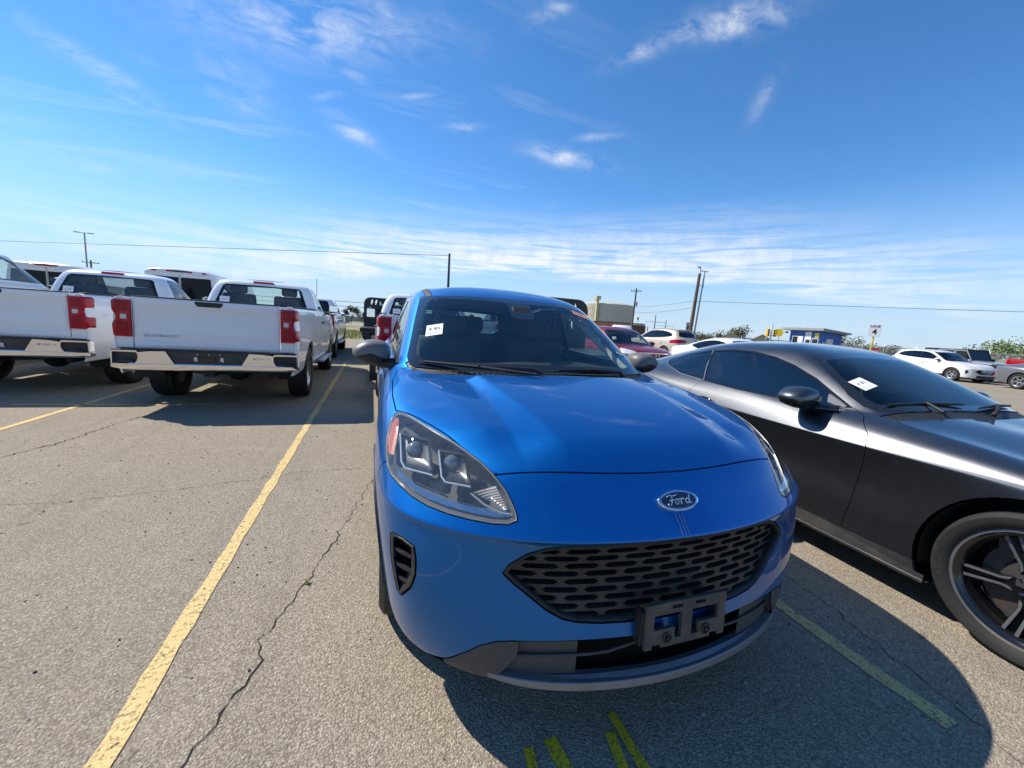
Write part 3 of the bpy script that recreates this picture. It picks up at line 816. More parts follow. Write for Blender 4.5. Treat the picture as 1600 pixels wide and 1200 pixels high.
def suv_regions(sh, hero=True):
    front = lambda c: c.y < 1.0
    up = lambda c: c.z > 1.02
    side = lambda c: c.x > .45
    # painted panels first, openings after
    sh.cut([(-.02, -.1), (.97, -.1), (.97, .62), (.906, .52), (.866, .40), (.7, .25), (.588, .246)]+SEAM[::-1], 'z', 1, lambda c: c.y < .9 and c.z < .93)   # bumper, top view
    sh.cut([(-.5, .0), (.62, .0), (.62, .40), (.545, .60), (.52, .836), (.52, .90), (-.5, .9)], 'x', 1, lambda c: c.z < .9 and c.y < .66, only=(0, 1))
    sh.cut(HOOD, 'z', 2, lambda c: .85 < c.z < 1.13 and c.y < 1.45)
    sh.cut([(-.02, 1.137), (.242, 1.147), (.47, 1.165), (.576, 1.194), (.66, 1.245), (.749, 1.335), (.778, 1.385), (.79, 1.45), (.70, 1.42), (.5, 1.27), (.3, 1.215), (-.02, 1.20)], 'z', 3, lambda c: 1.02 < c.z < 1.125 and c.y < 1.5, only=(0, 2))
    scr = lambda c: c.y < 2.2 and c.z > 1.05
    sh.cut(SCREEN, 'y', 4, scr)
    clr = catmull([(-.02, 1.135), (.35, 1.13), (.62, 1.125), (.715, 1.14), (.725, 1.19), (.668, 1.36), (.61, 1.478), (.55, 1.502), (.35, 1.512), (.15, 1.51)], 4, closed=False)
    clr += [(-.02, 1.508)]
    sh.cut(clr, 'y', 5, scr, only=(4,))
    sh.cut([(-.02, 1.515), (.09, 1.512), (.085, 1.43), (.06, 1.40), (-.02, 1.395)], 'y', 4, scr, only=(5,))
    # lower front
    low = lambda c: c.y < .7 and c.z < .45
    sh.cut(BLUE_EDGE+[(-.02, .10), (.80, .10)], 'y', 6, low)
    sh.cut([(-.02, .262), (.25, .262), (.45, .268), (.565, .282), (.60, .256), (.45, .240), (.25, .234), (-.02, .233)], 'y', 7, low, only=(6,))
    sh.cut([(.729, .270), (.677, .328), (.627, .374), (.583, .394), (.537, .401), (.515, .401), (.52, .35), (.565, .285), (.60, .252), (.70, .25)], 'y', 8, low, only=(6,))
    sh.cut(GRILLE, 'y', 9, front)
    sh.cut(VENT, 'y', 10, front)
    sh.cut(HEADLIGHT, 'y', 11, lambda c: c.y < .9)
    # sides
    sh.cut(circle((.935, .355), .405, 44), 'x', 12, lambda c: c.x > .5)
    sh.cut(circle((3.645, .355), .405, 44), 'x', 12, lambda c: c.x > .5)
    sh.cut([(1.32, .35), (4.5, .35), (4.5, .15), (1.32, .15)], 'x', 13, lambda c: c.z < .36 and c.y < 4.3, only=(0,))
    sh.cut([(1.40, .36), (1.45, .62), (1.47, 1.05), (1.62, 1.12), (2.05, 1.40), (2.45, 1.535), (2.68, 1.545), (2.70, 1.15), (2.70, .36)], 'x', 14, side, only=(0,))
    sh.cut([(2.70, .36), (2.70, 1.15), (2.68, 1.545), (3.1, 1.55), (3.42, 1.525), (3.52, 1.30), (3.50, 1.0), (3.42, .82), (3.24, .62), (3.2, .36)], 'x', 15, side, only=(0,))
    sh.cut(SIDE_GLASS, 'x', 16, lambda c: c.x > .45 and c.z > 1.08)
    gl = inset(SIDE_GLASS, .022)
    sh.cut(gl, 'x', 17, lambda c: c.x > .45 and c.z > 1.08, only=(16,))
    sh.cut([(2.62, 1.1), (2.72, 1.1), (2.72, 1.6), (2.62, 1.6)], 'x', 16, lambda c: c.x > .45, only=(17,))
    sh.cut([(3.48, 1.1), (3.56, 1.1), (3.53, 1.6), (3.45, 1.6)], 'x', 16, lambda c: c.x > .45, only=(17,))
    sh.cut([(2.65, 1.0), (4.2, 1.0), (4.2, 1.7), (2.65, 1.7)], 'x', 22, lambda c: c.x > .45, only=(17,))
    sh.cut([(.585, 1.99), (.622, 1.99), (.622, 2.6), (.60, 3.9), (.56, 3.9), (.575, 2.6)], 'z', 18, lambda c: c.z > 1.5, only=(0,))
    # tail
    tail = lambda c: c.y > 3.9
    sh.cut([(-.02, 1.24), (.50, 1.24), (.58, 1.30), (.50, 1.48), (-.02, 1.50)], 'y', 19, tail)
    sh.cut([(.30, .95), (.95, .90), (.95, 1.12), (.30, 1.08)], 'y', 20, lambda c: c.y > 4.0)
    sh.cut([(-.02, .2), (1, .2), (1, .58), (-.02, .58)], 'y', 13, lambda c: c.y > 4.3, only=(0,))
    sh.cut([(-.02, .55), (.97, .55), (.97, .0), (-.02, .0)], 'y', 21, lambda c: c.z < .26, only=(0, 1, 6, 13))

sh = Shell(suv_net(), nu=[4, 4, 5, 6, 7, 7, 8, 8, 8, 8, 8, 10, 12, 14, 14, 10, 8, 6], nv=[14, 18, 18, 12, 8, 6, 6, 5, 5, 5, 5, 5, 5], warp=hood_warp)
suv_regions(sh)
sh.make(0, 'body', blue, esc, gap=.0028)
sh.make(1, 'front_bumper', blue, esc, lip=.02, gap=.0028)
sh.make(2, 'bonnet', blue, esc, gap=.0028, lip=.02)
sh.make(3, 'cowl', black_plastic, esc, lip=.0, sink=.006)
sh.make(4, 'screen_border', mat('frit', (.012, .013, .014), .04, coat=1.0), esc, lip=.004, gap=.001)
sh.make(5, 'windscreen', wind_glass, esc, lip=0, gap=0)
skid_m = mat('skid_silver', (.22, .235, .26), .38, metal=.6, build=speckle((.17, .18, .20), 12, .4, .8, .6))
sh.make(7, 'skid_strip', skid_m, esc, lip=.02, gap=0)
sh.make(8, 'bumper_corner', grey_plastic, esc, mode='side', lip=.03)
sh.make(13, 'sill_trim', black_plastic, esc)
sh.make(14, 'front_door', blue, esc, mode='side')
sh.make(15, 'rear_door', blue, esc, mode='side')
sh.make(16, 'window_surround', gloss_black, esc, mode='side', lip=.01, gap=0)
sh.make(17, 'side_window', clear_glass, esc, mode='side', lip=0, gap=0, sink=.004)
sh.make(22, 'side_window', glass_mat('half_tint', (.40, .46, .44)), esc, mode='side', lip=0, gap=0, sink=.004)
sh.make(18, 'roof_strip', grey_plastic, esc, mode='side', sink=.004, lip=.004)
sh.make(19, 'rear_window', tint_glass if False else glass_mat('rear_glass', (.42, .48, .46)), esc, lip=0, gap=0)
sh.make(20, 'tail_lamp', lens_red, esc, mode='side')
sh.make(21, 'underside', underbody, esc, lip=0, gap=0)

def recess(sh, rid, depth, name, m, parent, mode, thick=0.0):
    """the same region pushed back along y, with walls, as the back of an opening"""
    fs = sh.faces(rid); inr = set(fs); vid = {}; V = []
    for f in fs:
        for v in f.verts:
            if v not in vid: vid[v] = len(V); V.append(v.co.copy())
    n = len(V); F = []; V2 = [Vector((v.x*(1-.0), v.y+depth, v.z)) for v in V]
    for f in fs: F.append([vid[v] for v in f.verts])
    W_ = []
    for f in fs:
        for l in f.loops:
            if sum(1 for g in l.edge.link_faces if g in inr) == 1:
                a, b = vid[l.vert], vid[l.link_loop_next.vert]
                if V[a].x < 1e-5 and V[b].x < 1e-5: continue
                W_.append((a, b))
    mb = MB(); mb.add([tuple(v) for v in V2], F); lip = [tuple(v-Vector((0, -.001, 0))) for v in V]
    mb.add(lip+[tuple(v) for v in V2], [(a, b, n+b, n+a) for a, b in W_])
    if mode == 'both': mb.mirror_x(); mb.build(name, m, parent, 40)
    else:
        mb.build(name, m, parent, 40)
        q = MB(); q.add([(-x, y, z) for x, y, z in mb.v], [f[::-1] for f in mb.f]); q.build(name, m, parent, 40)

YF = lambda x, z: (sh.yfront(abs(x), z) or .3)
# grille: lattice of long slots, cut to the outline
recess(sh, 9, .075, 'grille_cavity', dark_void, esc, 'both')
def lattice(poly, px, pz, wall, depth, front_in, rows_z0):
    """staggered long slots (outer hexagon tile, rounded slot inside); clipped to poly"""
    mb = bmesh.new()
    zmin = min(p[1] for p in poly)-.03; zmax = max(p[1] for p in poly)+.03
    r = 0; z = rows_z0
    tw, th = px, pz
    while z < zmax:
        x = -px*8 + (px/2 if r % 2 else 0)
        while x < px*8.5:
            e = px*.13
            outer = [(x-tw/2-e, z), (x-tw/2+e, z-th/2), (x+tw/2-e, z-th/2), (x+tw/2+e, z), (x+tw/2-e, z+th/2), (x-tw/2+e, z+th/2)]
            outer = [(x-tw/2, z-th/2), (x, z-th/2), (x+tw/2, z-th/2), (x+tw/2, z), (x+tw/2, z+th/2), (x, z+th/2), (x-tw/2, z+th/2), (x-tw/2, z)]
            iw, ih = tw/2-.0075, th/2-.0040; c = ih*1.7
            inner = [(x-iw+c, z-ih), (x, z-ih), (x+iw-c, z-ih), (x+iw, z), (x+iw-c, z+ih), (x, z+ih), (x-iw+c, z+ih), (x-iw, z)]
            vo = [mb.verts.new((p[0], 0, p[1])) for p in outer]
            vi = [mb.verts.new((p[0], 0, p[1])) for p in inner]
            vb = [mb.verts.new((p[0], depth, p[1])) for p in inset(inner, .002)]
            for i in range(8):
                j = (i+1) % 8
                mb.faces.new((vo[i], vo[j], vi[j], vi[i])); mb.faces.new((vi[i], vi[j], vb[j], vb[i]))
            x += px
        z += pz; r += 1
    bmesh.ops.remove_doubles(mb, verts=mb.verts, dist=1e-5)
    class T: pass
    t = Shell.__new__(Shell); t.bm = mb
    Shell.cut(t, poly, 'y', 1)
    bmesh.ops.delete(mb, geom=[f for f in mb.faces if f.material_index != 1], context='FACES')
    V = [v.co.copy() for v in mb.verts]; mb.verts.index_update(); F = [[v.index for v in f.verts] for f in mb.faces]; mb.free()
    return V, F
full = [p for p in GRILLE if p[0] > 0]; full = [(-x, z) for x, z in reversed(full)]+full
inner = inset(full, .010)
V, F = lattice(inner, .130, .0247, .0075, .028, 0, .4505)
V = [(v.x, YF(v.x, v.z)+.014+v.y+.012*max(0, abs(v.x)-.38)/.2, v.z) for v in V]
MB().add(V, F).build('grille', mat('grille_plastic', (.018, .018, .019), .42, build=speckle((.040, .052, .048), 18, .45, .75, .7)), esc)
rim = MB(); n = len(full)
prof = [(0.0, .010), (.002, .001), (.006, -.002), (.011, .0), (.015, .010), (.015, .026)]
V = []
for d, yy in prof:
    q = inset(full, d) if d else full
    V += [(x, YF(x, z)+yy, z) for x, z in q]
rim.add(V, [(i*n+j, i*n+(j+1) % n, (i+1)*n+(j+1) % n, (i+1)*n+j) for i in range(len(prof)-1) for j in range(n)])
rim.build('grille_frame', black_plastic, esc, 50)
# lower intake: cavity, splitter wall, thin brace
recess(sh, 6, .07, 'lower_intake', dark_void, esc, 'both')
for s in (-1, 1):
    mb = MB()
    pts = [(s*x, YF(x, .345)+.02, .345) for x in np.linspace(.12, .52, 8)]
    mb.tube([(p[0], p[1], .352-.02*abs(p[0])+.03*max(0, .25-abs(p[0]))/.13) for p in pts], .005, 6)
    xs = np.linspace(.33, .55, 6)
    V = [(s*x, YF(x, .33)+.028, z) for x in xs for z in (.275, .392)]
    MB().add(V, [(2*i, 2*i+2, 2*i+3, 2*i+1) for i in range(5)]).build('intake_blank', grey_plastic, esc, 50)
    mb.build('intake_brace', grey_plastic, esc, 50)
mb = MB(); xs = np.linspace(-.60, .60, 41)
def lipy(x): return YF(x, .272)
V = []
for x in xs:
    e = abs(x)/.6; tp = 1-.75*e**8
    V += [(x, lipy(x)-.006*tp, .262+.028*e**3-.012*(1-tp)), (x, lipy(x)-.010*tp, .236+.030*e**3), (x, lipy(x)+.03, .226+.034*e**3), (x, lipy(x)+.045, .266+.028*e**3-.012*(1-tp))]
k = 4; mb.add(V, [(i*k+j, i*k+(j+1) % k, (i+1)*k+(j+1) % k, (i+1)*k+j) for i in range(40) for j in range(4)])
mb.build('splitter_blade', skid_m, esc, 25, .003)
# corner vents
recess(sh, 10, .05, 'vent_cavity', dark_void, esc, 'side')
for s in (-1, 1):
    mb = MB(); q0 = VENT; n = len(q0)
    V = []
    for d, yy in ((0, .004), (.004, -.003), (.009, -.001), (.011, .012), (.011, .04)):
        q = inset(q0, d) if d else q0
        V += [(s*x, YF(x, z)+yy, z) for x, z in q]
    mb.add(V, [(i*n+j, i*n+(j+1) % n, (i+1)*n+(j+1) % n, (i+1)*n+j) for i in range(4) for j in range(n)])
    for z, x0, x1 in ((.612, .822, .886), (.563, .822, .882), (.518, .830, .874)):
        xm = np.linspace(x0, x1, 5)
        V = []
        for x in xm:
            y = YF(x, z)+.012; V += [(s*x, y, z), (s*x, y-.002, z-.010), (s*x, y+.030, z-.016), (s*x, y+.03, z-.003)]
        mb.add(V, [(i*4+j, i*4+(j+1) % 4, (i+1)*4+(j+1) % 4, (i+1)*4+j) for i in range(4) for j in range(4)])
    mb.build('corner_vent', black_plastic, esc, 40)

# headlights: clear cover over a dark bowl with projector frames, light guides, reflector and turn signal
lens = sh.make(11, 'headlight', lamp_glass, esc, mode='side', lip=0, gap=0)
bowl_m = mat('lamp_bowl', (.15, .155, .16), .25, coat=.5, build=speckle((.14, .14, .135), 7, .4, .7, .8))
guide = mat('light_guide', (.50, .58, .68), .12, coat=1.0)
for s, L in ((1, lens[0]), (-1, lens[1])):
    inner = inset(HEADLIGHT, .008); n = len(HEADLIGHT)
    def at(x, z, d): return Vector((s*x, YF(x, z)+d, z))
    V = []
    levels = ((0, .002), (.006, .006), (.009, .03), (.014, .07))
    for d, yy in levels:
        q = inset(HEADLIGHT, d) if d else HEADLIGHT
        V += [tuple(at(x, z, yy)) for x, z in q]
    mb = MB(); mb.add(V, [(i*n+j, i*n+(j+1) % n, (i+1)*n+(j+1) % n, (i+1)*n+j) for i in range(len(levels)-1) for j in range(n)])
    # sloping back of the bowl
    bx = [p for p in inset(HEADLIGHT, .014)]
    mb.add([tuple(at(x, z, .07)) for x, z in bx]+[(s*.73, .56, .86)], [(j, (j+1) % n, n) for j in range(n)])
    mb.build('lamp_bowl', bowl_m, L, 40)
    # chrome lower blade
    lo = [(.868, .822), (.825, .803), (.78, .789), (.725, .780), (.66, .775), (.60, .773), (.556, .776)]
    V = []
    for i, (x, z) in enumerate(lo): V += [tuple(at(x, z+.014, .016)), tuple(at(x, z+.002, .006)), tuple(at(x, z-.006, .02))]
    MB().add(V, [(i*3+j, i*3+j+1, (i+1)*3+j+1, (i+1)*3+j) for i in range(len(lo)-1) for j in range(2)]).build('chrome_blade', chrome, L, 60)
    # two projector housings
    for (cx, cz, w_, h_, dd) in ((.806, .888, .098, .082, .030), (.692, .874, .085, .074, .030)):
        y0 = YF(cx, cz)+dd
        pm = MB()
        ox = [(-.5, .5), (-.5, -.38), (-.38, -.5), (.40, -.5), (.5, -.38), (.5, .5)]
        V = []
        for k_, (sc, yy) in enumerate(((1.0, 0), (.90, -.004), (.84, .028), (.5, .04))):
            V += [tuple(at(cx+a*w_*sc, cz+b*h_*sc, .022+yy)) for a, b in ox]
        m_ = 6
        pm.add(V, [(i*m_+j, i*m_+(j+1) % m_, (i+1)*m_+(j+1) % m_, (i+1)*m_+j) for i in range(3) for j in range(m_)])
        pm.build('projector_housing', mat('satin_bezel', (.12, .124, .13), .22, metal=.7), L, 30)
        MB().sphere((s*cx, y0+.040, cz-.002), (.031, .028, .031), 20, 12).build('projector_lens', mat('projector_glass', (.20, .23, .26), .03, metal=.4, coat=1.0), L, 60)
        gp = [(cx-.5*w_*-1, cz+.42*h_), (cx+.5*w_, cz-.36*h_), (cx+.40*w_, cz-.5*h_), (cx-.40*w_, cz-.5*h_), (cx-.5*w_, cz-.30*h_)]
        gp = [(cx+.5*w_, cz+.46*h_), (cx+.5*w_, cz-.36*h_), (cx+.40*w_, cz-.52*h_), (cx-.45*w_, cz-.52*h_)]
        MB().tube([tuple(at(x, z, .016)) for x, z in gp], .0034, 8).build('light_guide', guide, L, 60)
    # amber reflector on the outer edge
    am = [(.868,.960), (.869,.941), (.877,.912), (.889,.866), (.896,.866), (.897,.900), (.884,.938)]
    MB().add([tuple(at(x, z, .005)) for x, z in am]+[tuple(at(x-.01, z, .018)) for x, z in am], [tuple(range(7))]+[(j, (j+1) % 7, 7+(j+1) % 7, 7+j) for j in range(7)]).build('side_reflector', lens_amber, L)
    # turn signal at the inner tip, fluted
    tn = MB()
    for i in range(9):
        t0, t1 = i/9, (i+.8)/9
        def edge(t): return Vector((.650-.096*t, 0, .822-.030*t)), Vector((.580-.022*t, 0, .846-.048*t))
        a0, b0 = edge(t0); a1, b1 = edge(t1)
        tn.add([tuple(at(p.x, p.z, .016+.004*(k_ % 2))) for k_, p in enumerate((a0, b0, b1, a1))], [(0, 1, 2, 3)])
    tn.build('turn_signal', mat('turn_lens', (.62, .56, .50), .2, coat=.8, build=speckle((.70, .26, .10), 45, .55, .68, .8)), L)
    tk = [(.655, .822), (.62, .800), (.575, .786), (.548, .785)]
    MB().tube([tuple(at(x, z, .010)) for x, z in tk], .004, 6).build('turn_signal_trim', chrome, L, 60)
    # seal round the cover
    ring = [tuple(at(x, z, .0005)) for x, z in inset(HEADLIGHT, .0015)]
    MB().tube(ring, .0022, 6, closed=True).build('lamp_seal', mat('seal', (.20, .20, .20), .35), L, 60)

# oval badge with lettering
badge_y = YF(0, .817); sl = (YF(0, .84)-YF(0, .795))/.045
bn = frame((0, badge_y-.006, .817), (1, 0, 0), (0, sl, 1))
def ell(rx, ry, n=48): return [(rx*math.cos(2*math.pi*i/n), ry*math.sin(2*math.pi*i/n)) for i in range(n)]
def dome(rx, ry, h0, h1, m, name, parent, n=48):
    V = []; rings = ((1.0, 0), (1.0, .6), (.97, .9), (.93, 1.0))
    for r_, hh in rings: V += [(x*r_, y*r_, h0+(h1-h0)*hh) for x, y in ell(rx, ry, n)]
    mb = MB().add(V, [(i*n+j, i*n+(j+1) % n, (i+1)*n+(j+1) % n, (i+1)*n+j) for i in range(3) for j in range(n)]+[tuple(range(3*n, 4*n))])
    me = mb.mesh(name, m, 30); me.transform(bn); return link(name, me, parent)
bdg = dome(.080, .0335, -.006, .008, chrome, 'badge', esc)
dome(.069, .0265, .006, .0095, mat('badge_blue', (.010, .016, .05), .15, coat=1.0), 'badge_field', bdg)
def script_letters(mtx, parent, m):
    """the flowing word in round strokes"""
    strokes = [
        [(-.047,.010),(-.044,.0145),(-.034,.0165),(-.020,.0150),(-.012,.0160),(-.006,.0185)],
        [(-.026,.0150),(-.029,.004),(-.034,-.009),(-.042,-.0145),(-.048,-.011),(-.045,-.007)],
        [(-.040,.0005),(-.030,.0015),(-.021,.0025)],
        [(-.010,.0035),(-.016,.002),(-.018,-.005),(-.014,-.0115),(-.007,-.010),(-.005,-.003),(-.009,.003),(-.004,.0035),(.002,.003)],
        [(.002,.003),(.005,.0045),(.007,.003),(.005,-.004),(.004,-.010),(.006,-.0115)],
        [(.007,.000),(.011,.004),(.015,.0045),(.018,.002)],
        [(.036,.003),(.030,.0045),(.025,.000),(.024,-.007),(.027,-.0115),(.033,-.009),(.037,-.002)],
        [(.042,.0165),(.040,.007),(.037,-.004),(.037,-.010),(.041,-.0115),(.046,-.007)],
    ]
    mb = MB()
    for st in strokes:
        c = catmull([(x, y) for x, y in st], 5, closed=False); k = len(c)
        mb.tube([(x, y, .0098) for x, y in c], [.0023*(.55+.45*math.sin(math.pi*min(1, max(0, i/(k-1)))))+.0004 for i in range(k)], 6)
    me = mb.mesh('badge_script', m, 60); me.transform(mtx); link('badge_script', me, parent)
script_letters(bn, bdg, chrome)

# pale dribbles under the badge
db = MB(); rdb = random.Random(3)
for x0 in (-.022, -.008, .004):
    zz = np.linspace(.782, .735-.02*rdb.random(), 7)
    V = []
    for i, z in enumerate(zz): xx = x0+.0008*math.sin(i*1.3+x0*90)+.06*(.782-z); V += [(xx-.0012, YF(xx, z)-.0012, z), (xx+.0012, YF(xx, z)-.0012, z)]
    db.add(V, [(2*i, 2*i+1, 2*i+3, 2*i+2) for i in range(6)])
db.build('dried_dribbles', mat('dribble', (.22, .30, .45), .8), esc, kind='stuff')

# plate holder with openings and two bolts
ph = MB(); py0 = -.014
T = Matrix.Rotation(rad(-4), 3, 'X')
pl = frame((.008, YF(0, .45)-.024, .457), (1, 0, .015), (0, .05, 1))
def plate_with_holes(outer, holes, d):
    bm2 = bmesh.new()
    xs = sorted(set([outer[0], outer[2]]+[h[0] for h in holes]+[h[2] for h in holes])); zs = sorted(set([outer[1], outer[3]]+[h[1] for h in holes]+[h[3] for h in holes]))
    V = {}; F = []; L = []
    for i in range(len(xs)-1):
        for j in range(len(zs)-1):
            cx, cz = (xs[i]+xs[i+1])/2, (zs[j]+zs[j+1])/2
            if any(h[0] < cx < h[2] and h[1] < cz < h[3] for h in holes): continue
            F.append([(xs[i], zs[j]), (xs[i+1], zs[j]), (xs[i+1], zs[j+1]), (xs[i], zs[j+1])])
    for f in F:
        bm2.faces.new([V.setdefault(p, bm2.verts.new((p[0], p[1], 0))) if p not in V else V[p] for p in f])
    r = bmesh.ops.extrude_face_region(bm2, geom=bm2.faces[:])
    for v in [g for g in r['geom'] if isinstance(g, bmesh.types.BMVert)]: v.co.z += d
    bmesh.ops.recalc_face_normals(bm2, faces=bm2.faces)
    me = bpy.data.meshes.new('plate_holder'); bm2.to_mesh(me); bm2.free(); return me
me = plate_with_holes((-.155, -.072, .155, .074), [(-.125, -.012, -.020, .036), (-.045, -.050, -.020, -.012), (.020, -.012, .125, .036), (.020, -.050, .050, -.012), (-.06, .050, -.018, .062), (.03, .050, .072, .062), (-.128, -.0722, -.095, -.060), (.095, -.0722, .128, -.060)], .012)
me.transform(pl); me.materials.append(mat('dusty_plastic', (.060, .058, .052), .7, build=speckle((.12, .105, .085), 14, .4, .7, .8, .3, 300)))
hold = link('plate_holder', me, esc, .002)
for x in (-.075, .075):
    mb = MB().lathe([(.0, .012), (.016, .012), (.018, .016), (.013, .018), (.012, .014), (0, .014)], 20, (x, -.040, 0)).lathe([(0, .022), (.006, .021), (.007, .014)], 8, (x, -.040, 0))
    m2 = mb.mesh('plate_bolt', black_plastic, 40); m2.transform(pl); link('plate_bolt', m2, hold)
for x in (-.15, .15): MB().box((x, YF(0, .45)-.008, .447), (.014, .036, .115)).build('holder_leg', black_plastic, esc, None, .003)

# mirrors
def door_mirror(parent, s, c, size, m_cap, m_base, root, glass=True):
    """rounded housing on a foot; c centre of the housing; the reflecting face looks to the rear (+y)"""
    w_, d_, h_ = size
    n = 28; V = []; prof = [(-.5, .05), (-.49, .30), (-.465, .50), (-.42, .67), (-.35, .80), (-.25, .90), (-.1, .97), (.05, 1.0), (.2, .99), (.36, .955), (.5, .90)]
    for t, r_ in prof:
        for j in range(n):
            a = 2*math.pi*j/n
            ca, sa = math.cos(a), math.sin(a)
            xx = (abs(ca)**.75)*math.copysign(1, ca); zz = (abs(sa)**.8)*math.copysign(1, sa)
            tap = 1-.42*max(0, xx)**1.5      # outer end lower
            V.append((c[0]+s*(xx*w_/2*r_), c[1]+t*d_, c[2]+zz*h_/2*r_*tap))
    F = [(i*n+j, i*n+(j+1) % n, (i+1)*n+(j+1) % n, (i+1)*n+j) for i in range(len(prof)-1) for j in range(n)]+[tuple(range(n))[::-1], tuple(range((len(prof)-1)*n, len(prof)*n))]
    mb = MB().add(V, F)
    for f_i in range((len(prof)-1)*n): mb.m[f_i] = 1 if math.sin(2*math.pi*((f_i % n)+.5)/n) < -.42 else 0
    o = mb.build('door_mirror', [m_cap, m_base], parent, 75)
    MB().tube([Vector(root), Vector((c[0]-s*w_*.25, c[1]+.01, c[2]-h_*.42)), Vector((c[0]+s*w_*.05, c[1], c[2]-h_*.30))], [.035, .030, .022], 10).build('mirror_foot', m_base, o, 50)
    if glass:
        gv = [(c[0]+s*(math.cos(2*math.pi*j/n)*w_*.42), c[1]+.505*d_, c[2]+math.sin(2*math.pi*j/n)*h_*.40) for j in range(n)]
        MB().add(gv, [tuple(range(n))]).build('mirror_glass', mat('mirror_face', (.8, .8, .82), .02, metal=1.0), o)
    return o
cap_m = mat('mirror_cap', (.14, .14, .142), .45, build=speckle((.18, .175, .17), 25, .45, .7, .6, .15, 500))
for s in (-1, 1):
    o = door_mirror(esc, s, (s*.978, 1.655, 1.137), (.222, .17, .155), cap_m, black_plastic, (s*.835, 1.63, 1.075))
    MB().prism([(1.52, 1.092), (1.72, 1.105), (1.74, 1.125), (1.70, 1.145)], s*.842, s*.815, 'x').build('mirror_sail', black_plastic, esc)

# wipers, cowl grille
def on_glass(x, z, d=.004):
    y = YF(x, z); nrm = sh.normal((abs(x), y, z)); nrm = Vector((math.copysign(1, x)*nrm.x if x else 0, nrm.y, nrm.z)); return Vector((x, y, z))+nrm*d, nrm
pa, nn = on_glass(-.72, 1.108, .006); pb, n2 = on_glass(-.12, 1.092, .006); pm_, n3 = on_glass(-.32, 1.082, .0)
wiper(esc, pa, pb, nn, pivot=(-.06, 1.16, 1.088))
pa, nn = on_glass(.02, 1.098, .006); pb, n2 = on_glass(.47, 1.092, .006)
wiper(esc, pa, pb, nn, pivot=(.50, 1.215, 1.085))
mb = MB()
for i in range(44):
    x = -.62+i*1.24/43; y, z = 1.165+.28*max(0, abs(x)-.25)**1.6, 1.086
    mb.box((x, y+.005, z-.001), (.006, .03, .004))
mb.build('cowl_ribs', black_plastic, esc, kind='stuff')

# cabin
cab = MB()
cab.add([(-.72, 1.42, 1.02), (.72, 1.42, 1.02), (.74, 1.80, 1.06), (-.74, 1.80, 1.06), (-.70, 1.2, 1.04), (.70, 1.2, 1.04)], [(0, 1, 2, 3), (4, 5, 1, 0)])
V = []; xs = np.linspace(-.76, .76, 25)
for x in xs:
    hump = .035*math.exp(-((x-.38)/.22)**2)+.02*math.exp(-((x)/.18)**2)
    b = .30*max(0, abs(x)-.45)
    for (y, z) in ((1.22+b*.9, 1.065), (1.32+b*.6, 1.083), (1.50, 1.095+hump*.7), (1.66, 1.09+hump), (1.78, 1.06+hump), (1.83, .98), (1.80, .80), (1.75, .60)):
        V.append((x, y, z))
cab = MB().add(V, [(i*8+j, i*8+j+1, (i+1)*8+j+1, (i+1)*8+j) for i in range(24) for j in range(7)])
cab.build('dashboard', mat('dash_plastic', (.022, .023, .024), .65, build=speckle((.035, .035, .035), 300, .4, .6, .8)), esc, 60)
mb = MB()
for i in range(60):
    x = -.60+i*1.2/59; b = .30*max(0, abs(x)-.45)
    mb.box((x, 1.285+b*.75, 1.0785), (.008, .022, .006))
mb.build('defrost_vent', mat('vent_grey', (.10, .10, .10), .6), esc, kind='stuff')
for x in (-.38, .38): seat(esc, x, 2.28, .50, .52)
for x in (-.42, .0, .42): seat(esc, x, 3.15, .52, .46)
steering_wheel(esc, (.38, 1.92, 1.00))
MB().box((0, 2.6, .30), (1.5, 2.9, .06)).build('cabin_floor', underbody, esc)
for s in (-1, 1): MB().box((s*.80, 2.75, .70), (.05, 2.4, .78)).build('door_card', mat('door_card', (.06, .06, .06), .8), esc)
for s in (-1, 1): MB().tube([(s*.765, 1.56, 1.09), (s*.715, 1.80, 1.22), (s*.665, 2.0, 1.345), (s*.612, 2.22, 1.465)], .024, 8).build('pillar_trim', trim_light, esc, 60)
V = []
for y, z, w_ in ((2.05, 1.52, .56), (2.4, 1.575, .54), (3.0, 1.60, .54), (3.6, 1.58, .52), (3.95, 1.52, .45)):
    V += [(-w_, y, z-.03), (-w_*.6, y, z), (w_*.6, y, z), (w_, y, z-.03)]
MB().add(V, [(i*4+j, i*4+j+1, i*4+5+j, i*4+4+j) for i in range(4) for j in range(3)]).build('headlining', trim_light, esc, 60)
mb = MB().box((0, 1.93, 1.475), (.22, .05, .065), Matrix.Rotation(.15, 3, 'X')); mm = mb.build('rear_view_mirror', black_plastic, esc, 50, .02, 3)
pp, nn = on_glass(0, 1.455, -.012)
MB().prism([(-.075, -.05), (.075, -.05), (.06, .05), (-.06, .05)], -.015, .02, 'z').build('sensor_pod', black_plastic, esc, None, .01).matrix_local = frame(pp, (1, 0, 0), (0, .75, .66)) @ Matrix.Rotation(math.pi, 4, 'Y')

